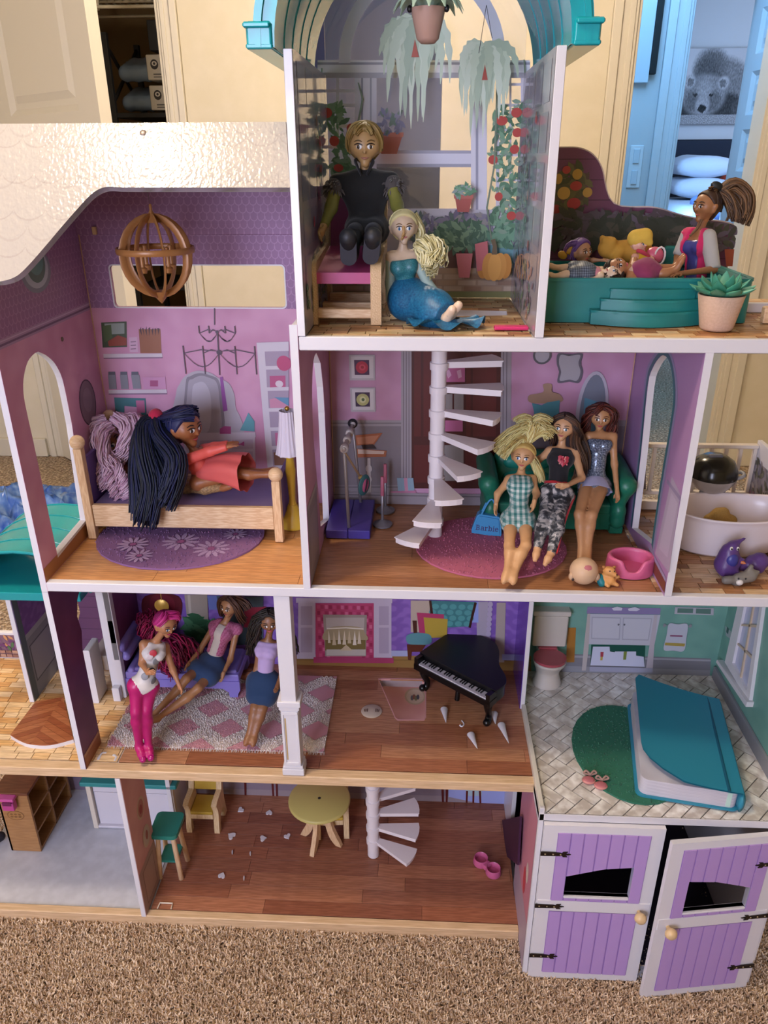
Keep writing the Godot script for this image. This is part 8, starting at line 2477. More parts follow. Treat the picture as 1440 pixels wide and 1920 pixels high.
func piano() -> void:
	var yk := .453
	var A := Vector3(-.0031,.446,-.2327)
	var B := Vector3(.1278,.446,-.1256)
	var a: Vector3 = (B - A)
	var L := a.length()
	a = a.normalized()
	var bk: Vector3 = a.cross(Vector3.UP) * -1.0
	if bk.z > 0: bk = -bk
	var o := thing("toy_piano","black toy grand piano with scrolled legs standing askew in the living room","piano",Vector3(A.x + .08,.3763,A.z - .03))
	var xf := Transform3D(Basis(a,bk,Vector3.UP),Vector3(A.x,0,A.z))
	var bl := mk("08080a",.28)
	var pts := curvy(PackedVector2Array([Vector2(L,.012),Vector2(L,.038),Vector2(L*.93,.056),Vector2(L*.76,.078),Vector2(L*.62,.112),Vector2(L*.47,.132),Vector2(L*.3,.137),Vector2(L*.1,.13),Vector2(.0,.115)]),false,4)
	pts.append(Vector2(0,.012))
	for i in pts.size(): pts[i].y = minf(pts[i].y,.131)
	var body := pts.duplicate()
	body[0].y = -.004
	body[body.size() - 1].y = -.004
	part("case",Mb.new().prism(pts,.023,xf.translated_local(Vector3(0,0,yk - .023))),bl,o)
	part("lid",Mb.new().prism(grow(pts,.0016),.004,xf.translated_local(Vector3(0,0,yk + .0003))),mk("0b0b0d",.45),o)
	part("key_bed",Mb.new().prism(rect(L/2,.004,L/2 + .001,.0105),.012,xf.translated_local(Vector3(0,0,yk - .0235)),false),bl,o)
	for s in [.0,1.0]: part("cheek_block",Mb.new().prism(rect(.004 + s*(L - .008),.004,.004,.0105),.02,xf.translated_local(Vector3(0,0,yk - .0175)),false),bl,o)
	var wk := Mb.new()
	var n := 30
	for i in n: wk.prism(rect(.009 + (L - .018)*(i + .5)/n,.0035,(L - .018)/n/2 - .0002,.0078),.003,xf.translated_local(Vector3(0,0,yk - .0115)),false)
	part("white_keys",wk,mk("c9c4c8",.3),o).set_meta("kind","stuff")
	var kk := Mb.new()
	for i in n - 1:
		if i % 7 in [2,6]: continue
		kk.prism(rect(.009 + (L - .018)*(i + 1.0)/n,.0062,.0009,.005),.0022,xf.translated_local(Vector3(0,0,yk - .0086)),false)
	part("black_keys",kk,bl,o).set_meta("kind","stuff")
	var h := yk - .022 - .3763
	for q in [[.012,.014,-1.0],[L - .014,.014,1.0],[L*.42,.105,.0]]:
		var c := xf*Vector3(q[0],q[1],0)
		c.y = .3763
		var f: Vector3 = (a*.35*q[2] - bk*(1.0 if q[2] != .0 else -1.0)).normalized()
		var p := []
		for k in [[.0,1.0],[.005,.86],[.003,.6],[-.003,.36],[-.002,.18],[.005,.07]]: p.append(c + f*k[0] + Vector3(0,h*k[1],0))
		var lg := Mb.new().tube(curve3(p,4),[.0105,.0105,.0102,.0098,.0092,.0085,.0078,.0072,.0067,.0062,.006,.0058,.0058,.0058,.0058,.006,.0062,.0064,.0066,.0066,.006],10)
		lg.orb(c + f*.007 + Vector3(0,.0072,0),Vector3(.007,.007,.007),Basis(),12,8)
		part("leg",lg,bl,o)
	part("pedal_lyre",Mb.new().tube([xf*Vector3(L*.5,.02,yk - .02),xf*Vector3(L*.5,.016,.3763 + .014)],[.0035,.005],8),bl,o)

func living_dolls() -> void:
	var J := {"pel": Vector3(-.447,.516,-.05),"nec": Vector3(-.4255,.5869,-.075),"hd": Vector3(-.4027,.6186,-.068),"fw": Vector3(.5,.12,.9),"face": Vector3(.75,-.15,.65),"hup": Vector3(.25,1,.05),
		"sL": Vector3(-.4176,.5651,-.086),"sR": Vector3(-.4425,.5836,-.064),"eL": Vector3(-.4004,.5362,-.062),"eR": Vector3(-.445,.5561,-.05),"wL": Vector3(-.3901,.5164,-.052),"wR": Vector3(-.4283,.554,-.028),"kL": Vector3(-.4456,.4687,-.04),"kR": Vector3(-.4592,.4741,-.03),"aL": Vector3(-.4505,.3956,-.036),"aR": Vector3(-.4648,.3983,-.031),"tL": Vector3(-.4417,.3892,-.018),"tR": Vector3(-.4539,.3889,-.014),"pR": Vector3(.3,0,-1),"pL": Vector3(-.6,0,.4),"gR": Vector3(.7,.4,.4),"base": Vector3(-.4611,.3763,-.03)}
	var D := doll("doll","doll with cropped magenta hair, dotted white bodysuit and magenta tights, standing",J,{"skin": "b07a54","lip": "b8406a","brow": "5a2a3c","group": "dolls in the dollhouse"})
	garment(D,"bodysuit",["torso","hips"],.0016,"d6cfcc",[[J.nec - D.up*.004,(D.up + D.fw*.15).normalized()],[J.pel - D.up*.016,(D.sd*.7 - D.up*.7).normalized()],[J.pel - D.up*.016,(-D.sd*.7 - D.up*.7).normalized()]],M.satin)
	var i := 0
	for q in [[725,385,"b82c3c"],[768,408,"22222a"],[735,420,"8a8a8e"],[748,445,"8c2434"],[716,460,"2a2a32"],[690,486,"8c8c92"],[722,500,"77777c"],[712,400,"c8b8b8"]]:
		i += 1
		var t: float = (q[1] - 345.0)/190.0
		var ac: Vector3 = J.nec.lerp(J.pel,t*1.02)
		var off: float = (q[0] - lerpf(748,690,t))/2571.0*1.15
		var r := lerpf(.0205,.0158,t) if t < .35 else .0158
		var dn: Vector3 = (D.fw*sqrt(maxf(r*r - off*off*.8,.00003)) + D.sd*off).normalized()
		part("dot",Mb.new().hue(q[2]).orb(ac + D.sd*off + D.fw*(sqrt(maxf(r*r - off*off*.9,.00002)) + .0022),Vector3(.006,.006,.0011),Basis(D.up.cross(dn).normalized(),D.up,dn),14,6),M.satin,D.root)
	garment(D,"tights",["hips","thighL","thighR","calfL","calfR","footL","footR"],.0009,"b01c66",[[J.pel + D.up*.016,D.up]],M.plastic)
	for k in ["L","R"]: part("shoe",Mb.new().hue("a8186c").blob([[J["a" + k] - Vector3(0,.004,0),J["t" + k],.0066,.0058],[J["a" + k] + Vector3(-.002,-.006,-.004),J["a" + k] + Vector3(-.002,-.014,-.005),.004,.0022]],.0018,.0016),M.gloss,D.root)
	var h := Mb.new()
	scalp(h,D,"b0206e",-.001,.0024)
	for s in [-1.0,1.0]: lock(h,[J.hd + D.u*.02 - D.l*.004,J.hd + D.u*.019 + D.l*.012*s + D.f*.006,J.hd + D.u*.006 + D.l*.0195*s + D.f*.002],.007,.005,44,.0012,["c02a7c","a81c66","d0408c"])
	part("hair",h,M.hair,D.root)
	# brunette sitting on the daybed
	J = {"pel": Vector3(-.3811,.4478,-.2),"nec": Vector3(-.354,.5241,-.232),"hd": Vector3(-.3449,.5541,-.23),"fw": Vector3(-.25,.15,1),"face": Vector3(-.45,-.25,.85),"hup": Vector3(.05,1,0),
		"sL": Vector3(-.3347,.5075,-.228),"sR": Vector3(-.3771,.5107,-.232),"eL": Vector3(-.3442,.4608,-.2),"eR": Vector3(-.4016,.4744,-.205),"wL": Vector3(-.3512,.4503,-.172),"wR": Vector3(-.414,.4645,-.182),"kL": Vector3(-.3877,.4443,-.135),"kR": Vector3(-.4102,.4568,-.145),"aL": Vector3(-.4535,.4109,-.088),"aR": Vector3(-.4633,.4088,-.1),"tL": Vector3(-.4655,.4136,-.08),"tR": Vector3(-.4736,.4115,-.092),"pL": Vector3(-.6,0,.3),"pR": Vector3(.6,-.5,0),"gL": Vector3(-.3,-1,.3),"base": Vector3(-.383,.4286,-.2)}
	D = doll("doll","brunette doll in a pink vest and denim skirt sitting on the lavender daybed",J,{"skin": "a87850","brow": "2a180f","eye": "4a3828","lip": "b05858","group": "dolls in the dollhouse"})
	garment(D,"white_top",["torso"],.0016,"cfc4b8",[[J.nec - D.up*.008,D.up]])
	for s in [-1.0,1.0]: garment(D,"vest_half",["torso","shoulders"],.0042,"b8607c",[[J.nec + D.sd*.007*s,-D.sd*s],[J.pel + D.up*.022,-D.up]],papered(func(x: int,y: int) -> Color: return hx("c07090") if (x/8 + y/8) % 3 else hx("a04a6c"),.02,.95,64))
	garment(D,"denim_skirt",["hips"],.0045,"2c4468",[],M.cloth,.004,[[J.hL,J.hL.lerp(J.kL,.42),.018,.019],[J.hR,J.hR.lerp(J.kR,.42),.018,.019]])
	h = Mb.new()
	var bn := ["4a2c1c","38200f","5e3a24"]
	scalp(h,D,"3c2416",.0,.002)
	for s in [-1.0,1.0]: lock(h,[J.hd + D.u*.019,J.hd + D.l*.017*s + D.u*.008,J.hd + D.l*.022*s - D.u*.014 - D.f*.004,J.hd + D.l*.024*s - D.u*.03 - D.f*.012],.006,.009,70,.0011,bn,.4)
	lock(h,[J.hd + D.u*.016 - D.f*.012,J.hd + D.l*.026 + D.u*.012 - D.f*.01,J.hd + D.l*.036 - D.f*.012],.008,.01,60,.0011,bn,.4)
	part("hair",h,M.hair,D.root)
	part("earring",Mb.new().hue("c8a848").orb(J.hd + D.l*.017 - D.u*.01,Vector3(.0022,.0022,.001)),M.metal,D.root)
	# dark-haired doll half hidden by the pillar
	J = {"pel": Vector3(-.2646,.4747,-.12),"nec": Vector3(-.2568,.5503,-.14),"hd": Vector3(-.2519,.5815,-.14),"fw": Vector3(-.1,.15,1),"face": Vector3(.1,-.25,1),"hup": Vector3(0,1,.05),
		"sL": Vector3(-.2345,.5379,-.14),"sR": Vector3(-.2715,.5367,-.14),"eL": Vector3(-.2315,.4986,-.13),"eR": Vector3(-.2781,.4941,-.125),"wL": Vector3(-.2373,.4836,-.105),"wR": Vector3(-.2875,.4646,-.11),"kL": Vector3(-.2638,.4421,-.085),"kR": Vector3(-.2765,.4439,-.085),"aL": Vector3(-.2771,.398,-.062),"aR": Vector3(-.286,.4011,-.062),"tL": Vector3(-.2767,.3947,-.05),"tR": Vector3(-.2894,.3954,-.05),"base": Vector3(-.2863,.3763,-.0718)}
	D = doll("doll","long dark haired doll in a lavender top and denim skirt half hidden by the pillar",J,{"skin": "8a5c3c","brow": "1c120c","eye": "3a2418","group": "dolls in the dollhouse"})
	garment(D,"lavender_top",["torso","shoulders"],.002,"b8a0cc",[[J.nec - D.up*.006,D.up]])
	garment(D,"denim_skirt",["hips"],.0045,"1f3a5c",[],M.cloth,.004,[[J.hL,J.hL.lerp(J.kL,.5),.018,.018],[J.hR,J.hR.lerp(J.kR,.5),.018,.018]])
	h = Mb.new()
	var dk := ["1a100c","241610","120a08","30201a"]
	scalp(h,D,"1a100c",.0,.003)
	for s in [-1.0,1.0]: lock(h,[J.hd + D.u*.02,J.hd + D.l*.02*s + D.u*.006,J.hd + D.l*.03*s - D.u*.03,J.hd + D.l*.034*s - D.u*.07],.008,.013,110,.0012,dk,.5,.002)
	part("hair",h,M.hair,D.root)
	# doll with crimson curls slumped on the daybed
	J = {"pel": Vector3(-.4194,.4016,-.235),"nec": Vector3(-.4719,.4295,-.235),"hd": Vector3(-.4963,.4482,-.235),"fw": Vector3(.1,.7,.7),"face": Vector3(0,.8,.6),"hup": Vector3(-1,.35,0),
		"eL": Vector3(-.4536,.4299,-.215),"eR": Vector3(-.4601,.423,-.255),"wL": Vector3(-.4325,.4245,-.21),"wR": Vector3(-.4411,.4062,-.255),"kL": Vector3(-.3595,.4036,-.235),"kR": Vector3(-.3651,.3937,-.255),"aL": Vector3(-.3271,.3972,-.235),"aR": Vector3(-.332,.3897,-.255),"tL": Vector3(-.3183,.4049,-.235),"tR": Vector3(-.323,.3975,-.255),"base": Vector3(-.4212,.3853,-.235)}
	D = doll("doll","doll with masses of crimson curls slumped at the left end of the daybed",J,{"skin": "9a6444","group": "dolls in the dollhouse"})
	garment(D,"dress",["torso","hips"],.003,"7c1c4c")
	h = Mb.new()
	var rd := ["8c1440","6c0c34","a81c50","5c0a2c"]
	scalp(h,D,"7c1038",.0,.003)
	for q in [[J.hd,Vector3(-.5056,.4829,-.24),Vector3(-.5106,.5064,-.24),Vector3(-.5014,.5269,-.245)],[J.hd,Vector3(-.49,.4707,-.25),Vector3(-.4956,.5063,-.25),Vector3(-.4869,.5264,-.25)],[J.hd,Vector3(-.4586,.4716,-.215),Vector3(-.4343,.471,-.2),Vector3(-.4242,.4446,-.196)],[J.hd,Vector3(-.4491,.4803,-.22),Vector3(-.4216,.4762,-.21),Vector3(-.4083,.4541,-.2)],[J.hd,Vector3(-.4689,.457,-.21),Vector3(-.4562,.4436,-.196),Vector3(-.4422,.4254,-.192)]]: lock(h,q,.012,.018,70,.0012,rd,.5,.005,2.2)
	part("hair",h,M.hair,D.root)

# ---------------------------------------------------------------- bathroom
func bath() -> void:
	var ls := [[V([2269,4191,5634,4163,5674,3764,2300,3780]),"7d7c84"],[V([2271,4158,5631,4138,5635,4097,2275,4108]),"9c9ca4"],[V([2290,3907,5660,3889,5674,3764,2307,3695]),"8f8f96"],[V([2829,4787,2997,4792,3041,3994,2887,3989]),"a8702c"],
		[V([3322,4417,4350,4427,4396,3953,3355,3941]),"1c5044"],[V([3165,5263,4525,5268,4525,5128,3164,5114]),"8a7ca8"],[V([3182,5107,4536,5120,4517,4432,3270,4427]),"bcbcc8"],[V([3265,5046,3809,5045,3847,4542,3304,4551]),"a8a8b6"],[V([3287,5023,3792,5021,3827,4570,3322,4575]),"c0c0cc"],[V([3849,5046,4392,5045,4394,4542,3891,4544]),"a8a8b6"],[V([3872,5023,4375,5021,4374,4570,3907,4572]),"c0c0cc"],
		[V([3178,5115,3231,5116,3282,4313,3283,3812,3204,3810,3187,4310]),"b8b0ae"],[V([4420,5125,4480,5119,4517,4432,4569,3812,4432,3816,4423,4429]),"b8b0b8"],[ell(.3784,.4888,.0018,.0022),"6a6a74"],[ell(.3893,.4891,.0018,.0022),"6a6a74"],
		[V([3360,4377,3674,4386,3693,4276,4350,4172,4398,3941,3355,3941]),"c9cce0"],[V([3788,4279,4189,4291,4209,4135,3805,4131]),"c9cce0"],[V([3515,4262,3576,4264,3579,4148,3524,4147]),"a83c4c"],[V([3528,4147,3572,4148,3574,4065,3530,4064]),"b8a050"],[V([3956,4284,4017,4286,4021,4096,3966,4094]),"7a8a3c"],[V([3344,3915,4555,3916,4563,3812,3356,3798]),"9fa0b4"],
		[V([4775,5306,5487,5301,5506,5147,4784,5158]),"b0b0b8"],[V([4824,5284,5111,5284,5121,5183,4833,5183]),"5a7a70"],[V([5163,5285,5437,5285,5449,5176,5174,5177]),"5a7a70"],
		[ell(.4637,.49,.0026,.0038),"8a8a90"],[ell(.5117,.49,.003,.0039),"8a8a90"],[V([4632,4910,5119,4908,5121,4892,4635,4894]),"8a8a90"],[curvy(V([4717,4940,4877,4933,5058,4938,5086,4651,5084,4343,4883,4337,4703,4356,4709,4681])),"b9bcc8"],[V([4774,4691,5007,4689,5009,4657,4776,4658]),"8a4a6a"],[V([4706,4519,5082,4506,5079,4441,4705,4454]),"a8944c"]]
	for q in [V([3613,5252,3707,5293,3809,5265,3799,5210,3651,5206]),V([3909,5252,4036,5294,4140,5250,4081,5202,3932,5205])]: ls.append([q,"d0ccdc"])
	printed("vanity_print",ls,zp(-.305),1,H)
	# skirting and window of the right wall
	part("skirting",Mb.new().span(Vector3(.569,.3763,-.3),Vector3(.575,.3763 + .026,.058),.001),mk("8a8a90",.5),H)
	var wx := .575
	var fr: PackedVector2Array = V([-2593,4408,-2568,5673,-1780,6530,-1411,4405])
	var ip: PackedVector2Array = V([-2299,4598,-2330,5782,-1827,6333,-1584,4524])
	part("window_frame",Mb.new().prism(holed(fr,ip),-.006,xp(wx),false),M.white,H)
	part("window_pane",Mb.new().prism(ip,-.001,xp(wx),false),mk("b9bcd4",.15),H)
	for t in [.33,.66]:
		var a := ip[0].lerp(ip[3],.0)
		part("muntin",Mb.new().prism(PackedVector2Array([ip[0].lerp(ip[1],t),ip[3].lerp(ip[2],t),ip[3].lerp(ip[2],t + .03),ip[0].lerp(ip[1],t + .03)]),-.004,xp(wx),false),mk("c8b49c",.4),H)
	part("muntin",Mb.new().prism(PackedVector2Array([ip[0].lerp(ip[3],.47),ip[1].lerp(ip[2],.47),ip[1].lerp(ip[2],.53),ip[0].lerp(ip[3],.53)]),-.004,xp(wx),false),mk("c8b49c",.4),H)
	part("window_sill",Mb.new().prism(V([-2815,4248,-2785,4322,-1361,4464,-1363,4357]),-.012,xp(wx),false),M.white,H)
	printed("switch_print",[[V([-3006,4939,-2737,4997,-2636,4870,-2894,4795]),"a0a8ac"],[V([-2913,4979,-2821,4981,-2821,4871,-2910,4863]),"3a5a58"]],xp(wx),-1,H)
	# toilet
	var tb := Vector3(.2468,.3763,-.2508) + Vector3(0,0,-.014)
	var o := thing("toy_toilet","cream toy toilet with a dusty pink lid in the bathroom corner","toilet",tb)
	var po := mk("c9bfb4",.3)
	var rows := []
	for q in [[.026,.021,.0005,.0],[.027,.022,.006,.0],[.0215,.017,.024,-.002],[.023,.018,.036,.0],[.0295,.027,.054,.006],[.031,.03,.06,.007],[.027,.026,.061,.007],[.004,.004,.06,.006]]:
		var row := []
		for j in 32: row.append(tb + Vector3(cos(TAU*j/32)*q[0],q[2],sin(TAU*j/32)*q[1] + q[3]))
		rows.append(row)
	part("bowl",Mb.new().sheet(rows,true),po,o)
	part("lid",Mb.new().prism(ell(tb.x,tb.z + .007,.0305,.0275),.005,yp(tb.y + .062)).box(tb + Vector3(0,.066,-.022),Vector3(.036,.008,.008),.002),mk("a84a54",.3),o)
	part("tank",Mb.new().box(tb + Vector3(.002,.103,-.033),Vector3(.066,.07,.022),.004),po,o)
	part("tank_lid",Mb.new().box(tb + Vector3(.002,.143,-.033),Vector3(.072,.012,.026),.003),po,o)
	part("neck",Mb.new().box(tb + Vector3(0,.052,-.026),Vector3(.04,.03,.02),.003),po,o)
	oval_rug("oval_rug","dark green oval rug partly under the teal notebook on the tiles",ell(.3568,-.0821,.0912,.1196),.3763 + .0002,mk("2c6c56",.95),["2c6c56","357a64","265f4c"],[])
	# notebook
	var fl := Vector3(.3451,.3763,.0214)
	var frr := Vector3(.4963,.3763,.0485)
	var bkl := Vector3(.3851,.3763,-.2066)
	var u := frr - fl
	var w := bkl - fl
	w.y = 0; u.y = 0
	var nb := thing("notebook","thick teal notebook with a lifted cover lying on the green rug","book",fl + (u + w)/2)
	var P := func(s: float,t: float,y: float) -> Vector3: return fl + u*s + w*t + Vector3(0,y,0)
	var tc := mk("2a86a2",.45)
	var rr := func(x0: float,x1: float,z0: float,z1: float,r: float) -> PackedVector2Array:
		var p := PackedVector2Array()
		for q in rect((x0 + x1)/2,(z0 + z1)/2,(x1 - x0)/2,(z1 - z0)/2,r):
			p.append(Vector2(q.x,q.y))
		return p
	var ul := u.length()
	var wl := w.length()
	var bx := Transform3D(Basis(u.normalized(),w.normalized(),Vector3.UP),fl)
	part("back_cover",Mb.new().prism(rr.call(0,ul,0,wl,.012),.003,bx.translated_local(Vector3(0,0,.0035))),tc,nb)
	var pg := Mb.new()
	pg.prism(rr.call(.005,ul - .004,.004,wl - .004,.012),.03,bx.translated_local(Vector3(0,0,.0066)))
	part("page_block",pg,noisy(mk("ffffff",.8),"bdb9c4","d3cfd8",.02,Vector3(3,160,3),2,256,71),nb)
	part("spine",Mb.new().tube([P.call(1.0,.01,.021),P.call(1.0,.99,.021)],[.0185],14,.3,u.normalized()),tc,nb)
	var cv := Mb.new()
	for e in 2:
		rows = []
		for i in 17:
			var t := i/16.0
			var row := []
			for j in 17:
				var s := j/16.0
				# t runs front to back, s from the spine to the free edge
				var cut := 1.0
				if t < .24: cut = 1.0 - .42*pow(1.0 - t/.24,2.2)
				if t > .96: cut = 1.0 - .05*pow((t - .96)/.04,2)
				var ss := s*cut
				row.append(P.call(1.0 - ss*(.985 - .02*ss),t,.0392 + e*.0025 + ss*ss*(.020 + .012*t) + .004*sin(ss*3.0)*t))
			rows.append(row)
		cv.sheet(rows,false,e == 0)
	part("front_cover",cv,tc,nb)
	var el := []
	for i in 9: el.append(P.call(.862,i/8.0,.0425 + .0006))
	part("elastic_band",Mb.new().tube(el,[.0026],6,.35,Vector3.UP),mk("0f5570",.5),nb)
	part("page_marker",Mb.new().box(P.call(.885,.017,.022),Vector3(.007,.028,.0012),.0002,Basis(u.normalized(),Vector3.UP,u.normalized().cross(Vector3.UP))),vcm("b9d8cc"),nb)
	# two tiny slippers with bows
	for k in 2:
		var c := [Vector3(.2782,.3763,-.0091),Vector3(.2953,.3763,.0018)][k] as Vector3
		o = thing("slipper",["left one of two tiny pink round shoes with a bow on the tiles","right one of two tiny pink round shoes with a bow, touching the green rug"][k],"shoe",c,"tiny pink shoes by the green rug")
		part("sole",Mb.new().orb(c + Vector3(0,.0042,0),Vector3(.011,.0036,.009),Basis(),16,8),mk("c9857e",.4),o)
		part("insole",Mb.new().orb(c + Vector3(0,.0066,0),Vector3(.009,.002,.0072),Basis(),16,6),mk("b86c72",.5),o)
		var bw := Mb.new().hue("9c7c72")
		for s in [-1.0,1.0]: bw.tube(curve3([c + Vector3(.004,.008,-.009),c + Vector3(.004 + s*.006,.012,-.013),c + Vector3(.004 + s*.01,.009,-.011),c + Vector3(.004,.007,-.009)],4),[.0018],6)
		part("bow",bw,M.satin,o)

# ---------------------------------------------------------------- ground floor
func ground_floor() -> void:
	var ls := [[V([-4930,250,1890,250,1890,1150,-4930,1150]),"8a7c88"],[V([-4930,250,1890,250,1890,430,-4930,430]),"9a8c90"],[V([-8500,250,-4950,250,-4950,2500,-8500,2500]),"8c7c90"],[V([689,936,1894,989,1940,229,1471,237,705,410]),"9fa8dc"],[V([1061,662,1414,678,1415,472,1078,457]),"a9c0c8"]]
	for q in [V([1072,604,1116,606,1118,131,1082,129]),V([1209,610,1253,612,1264,77,1228,76]),V([1346,616,1390,618,1423,115,1388,113]),V([535,756,588,758,614,137,566,255]),V([632,760,685,762,687,111,651,109]),V([-3136,652,-3091,654,-3105,145,-3142,144]),V([-3045,656,-3000,658,-3022,149,-3059,148]),V([-3734,626,-3688,628,-3712,269,-3754,267])]: ls.append([q,"5a1c1c"])
	printed("kitchen_print",ls,zp(-.305),1,H)
	var pc: Vector2 = V([-52,3064])[0]
	var pp := [[ell(pc.x,pc.y,.021,.021),"b8a894"],[ell(pc.x,pc.y,.0175,.0175),"c9bcb0"]]
	for k in 4: pp.append([ell(pc.x - .006 + k*.004,pc.y - .004 + .003*(k % 2),.003,.0065,10),["6a6a74","8a5a50","7a7c60","50586a"][k]])
	printed("plate_print",pp,zp(-.305),1,H)
	# maroon door standing open at the garage side
	part("side_door",Mb.new().prism(V([-2783,52,-557,2490,-374,1517,-1541,392]),-.004,xp(.186),false),mk("3c1838",.5),H)
	# shop counter
	var fx := Vector3(-.7535,.0276,-.1354)
	var fx0 := Vector3(-.8154,.0276,-.1335).x
	var top := Vector3(-.7404,.176,-.136).y
	var zk := -.285
	var o := thing("shop_counter","tan toy shop counter with open shelves at the left of the ground floor","counter",Vector3((fx.x + fx0)/2,.0276,-.21))
	var tn := noisy(mk("ffffff",.5),"9a6e42","a87c4e",.02,Vector3(4,30,30),2)
	var z1 := fx.z
	part("front_panel",Mb.new().span(Vector3(fx0,.0248,z1 - .006),Vector3(fx.x,top,z1),.0008),tn,o)
	part("back_panel",Mb.new().span(Vector3(fx0,.0248,zk),Vector3(fx.x,top,zk + .006),.0008),tn,o)
	part("counter_top",Mb.new().span(Vector3(fx0 - .004,top,zk - .004),Vector3(fx.x + .004,top + .007,z1 + .004),.0015),noisy(mk("ffffff",.45),"6a3c24","7c4a2e",.02,Vector3(4,30,30),2),o)
	part("side_panel",Mb.new().span(Vector3(fx0,.0248,zk),Vector3(fx0 + .005,top,z1),.0008),tn,o)
	for y in [.028,.072,.116]: part("shelf",Mb.new().span(Vector3(fx0 + .005,y - .0025,zk + .006),Vector3(fx.x - .001,y + .0025,z1 - .006),.0006),tn,o)
	part("divider",Mb.new().span(Vector3(fx0 + .005,.0248,-.212),Vector3(fx.x - .001,top,-.207),.0006),tn,o)
	var lc: Vector2 = V([-7862,1221])[0]
	var lg := [[ell(lc.x,lc.y,.017,.0125),"7c5630"],[ell(lc.x,lc.y,.0152,.0108),"a07444"]]
	for k in 6: lg.append([ell(lc.x - .008 + (k % 3)*.008,lc.y + .003 - (k/3)*.006,.0032,.0022,10),"7c5630"])
	printed("emblem",lg,zp(z1),1,o)
	var tl := Vector3(-.7861,.1635,-.125)
	var t2 := thing("toy_till","small hot pink toy till hooked on the shop counter's front edge","till",tl)
	part("tray",Mb.new().box(tl + Vector3(0,-.004,0),Vector3(.024,.02,.014),.002),mk("b84488",.4),t2)
	part("hood",Mb.new().box(tl + Vector3(-.004,.0125,-.002),Vector3(.036,.008,.018),.002),mk("c25094",.4),t2)
	part("slot",Mb.new().box(tl + Vector3(0,.004,.0066),Vector3(.018,.008,.002),.0006),mk("6a1c4c",.4),t2)
	# desk with a teal top
	var tz := -.2
	var x0 := Vector3(-.6707,.133,-.2).x
	var x1 := Vector3(-.491,.1411,-.2).x
	var ty := Vector3(-.6379,.1409,-.196).y
	o = thing("teal_desk","white toy desk with a teal top, partly behind the ground floor divider","desk",Vector3((x0 + x1)/2,.0276,-.245))
	part("desk_top",Mb.new().box(Vector3((x0 + x1)/2,ty + .006,-.245),Vector3(x1 - x0 + .02,.012,.1),.003),mk("2a8484",.4),o)
	var wt := mk("cfcad2",.4)
	for x in [x0 + .005,x1 - .005]:
		for z in [tz - .004,-.285]: part("leg",Mb.new().span(Vector3(x - .005,.0248,z - .005),Vector3(x + .005,ty,z + .005),.001),mk("d3c8b8",.4),o)
	part("panel",Mb.new().span(Vector3(x0 + .012,.032,tz - .01),Vector3(x1 - .012,ty - .022,tz - .006),.0008),wt,o)
	part("drawer",Mb.new().span(Vector3(x0 + .012,ty - .02,tz - .01),Vector3(x1 - .012,ty - .001,tz - .005),.0008),wt,o)
	part("bottom_rail",Mb.new().span(Vector3(x0 + .008,.0262,tz - .01),Vector3(x1 - .008,.032,tz),.0008),wt,o)
	# teal stool on plywood legs
	var sf := Vector3(-.4511,.0276,-.0834)
	var sy := Vector3(-.4594,.1378,-.083).y
	var sx := sf.x - .021
	o = thing("toy_stool","teal toy stool with plywood legs and a low shelf beside the ground floor divider","stool",Vector3(sx,.0276,sf.z - .02))
	var tq := mk("2a8474",.4)
	part("seat",Mb.new().prism(rect(sx,sf.z - .022,.0265,.03,.009),.009,yp(sy)),tq,o)
	part("shelf",Mb.new().prism(rect(sx,sf.z - .022,.017,.02,.003),.005,yp(.0276 + .04)),tq,o)
	for q in [[-1,0],[1,0],[-1,1],[1,1]]:
		part("leg",Mb.new().rod(Vector3(sx + q[0]*.021,.0268,sf.z - q[1]*.044),Vector3(sx + q[0]*.014,sy + .001,sf.z - .006 - q[1]*.032),.0052,.0048,8),M.pine_up,o)
	# wooden chairs and the round table
	var ch := toy_chair(Vector3(-.4089,.0276,-.1936))
	var c2 := copy(ch,Vector3(Vector3(-.175,.0276,-.1861).x + .02,ch.position.y,Vector3(-.175,.0276,-.1861).z - .035),.1,"pale wooden toy chair standing behind the round yellow table")
	var tc := Vector3(-.1909,.1545,-.19)
	var ty2 := Vector3(-.1864,.1399,-.15).y
	tc = Vector3(Vector3(-.1916,.1381,-.19).x,ty2,-.19)
	o = thing("round_table","round olive yellow toy table on curved wooden feet, ground floor","table",Vector3(tc.x,.0276,tc.z))
	part("table_top",Mb.new().lathe([Vector2(0,0),Vector2(.058,0),Vector2(.0615,.0025),Vector2(.0615,.0065),Vector2(.059,.009),Vector2(0,.009)],Transform3D(Basis(),tc - Vector3(0,.009,0)),40),mk("c4b66c",.45),o)
	part("screw",Mb.new().lathe([Vector2(0,.0006),Vector2(.003,.0006),Vector2(.0032,0)],Transform3D(Basis(),tc),10),vcm("2a2620"),o)
	for k in 4:
		var a := TAU*k/4.0 + .32
		var p := curvy(PackedVector2Array([Vector2(.001,ty2 - .01),Vector2(.026,ty2 - .01),Vector2(.022,ty2 - .03),Vector2(.028,.07),Vector2(.046,.0275),Vector2(.034,.0275),Vector2(.018,.052),Vector2(.008,ty2*.72),Vector2(.001,ty2*.7)]),true,3)
		for i in p.size(): p[i].y = maxf(p[i].y,.0272)
		part("foot",Mb.new().prism(p,.009,Transform3D(Basis(Vector3(cos(a),0,sin(a)),Vector3.UP,Vector3(-sin(a),0,cos(a))),Vector3(tc.x,0,tc.z)).translated_local(Vector3(0,0,-.0045))),M.pine_up,o)
	spiral("spiral_staircase","white plastic spiral staircase on the ground floor beside the round table",Vector3(-.083,.0276,-.158),.09,9,28.0,-21.0,.045,.034,.329)
	# pink double pet bowl
	var b1 := Vector3(.1302,.0276,-.1467)
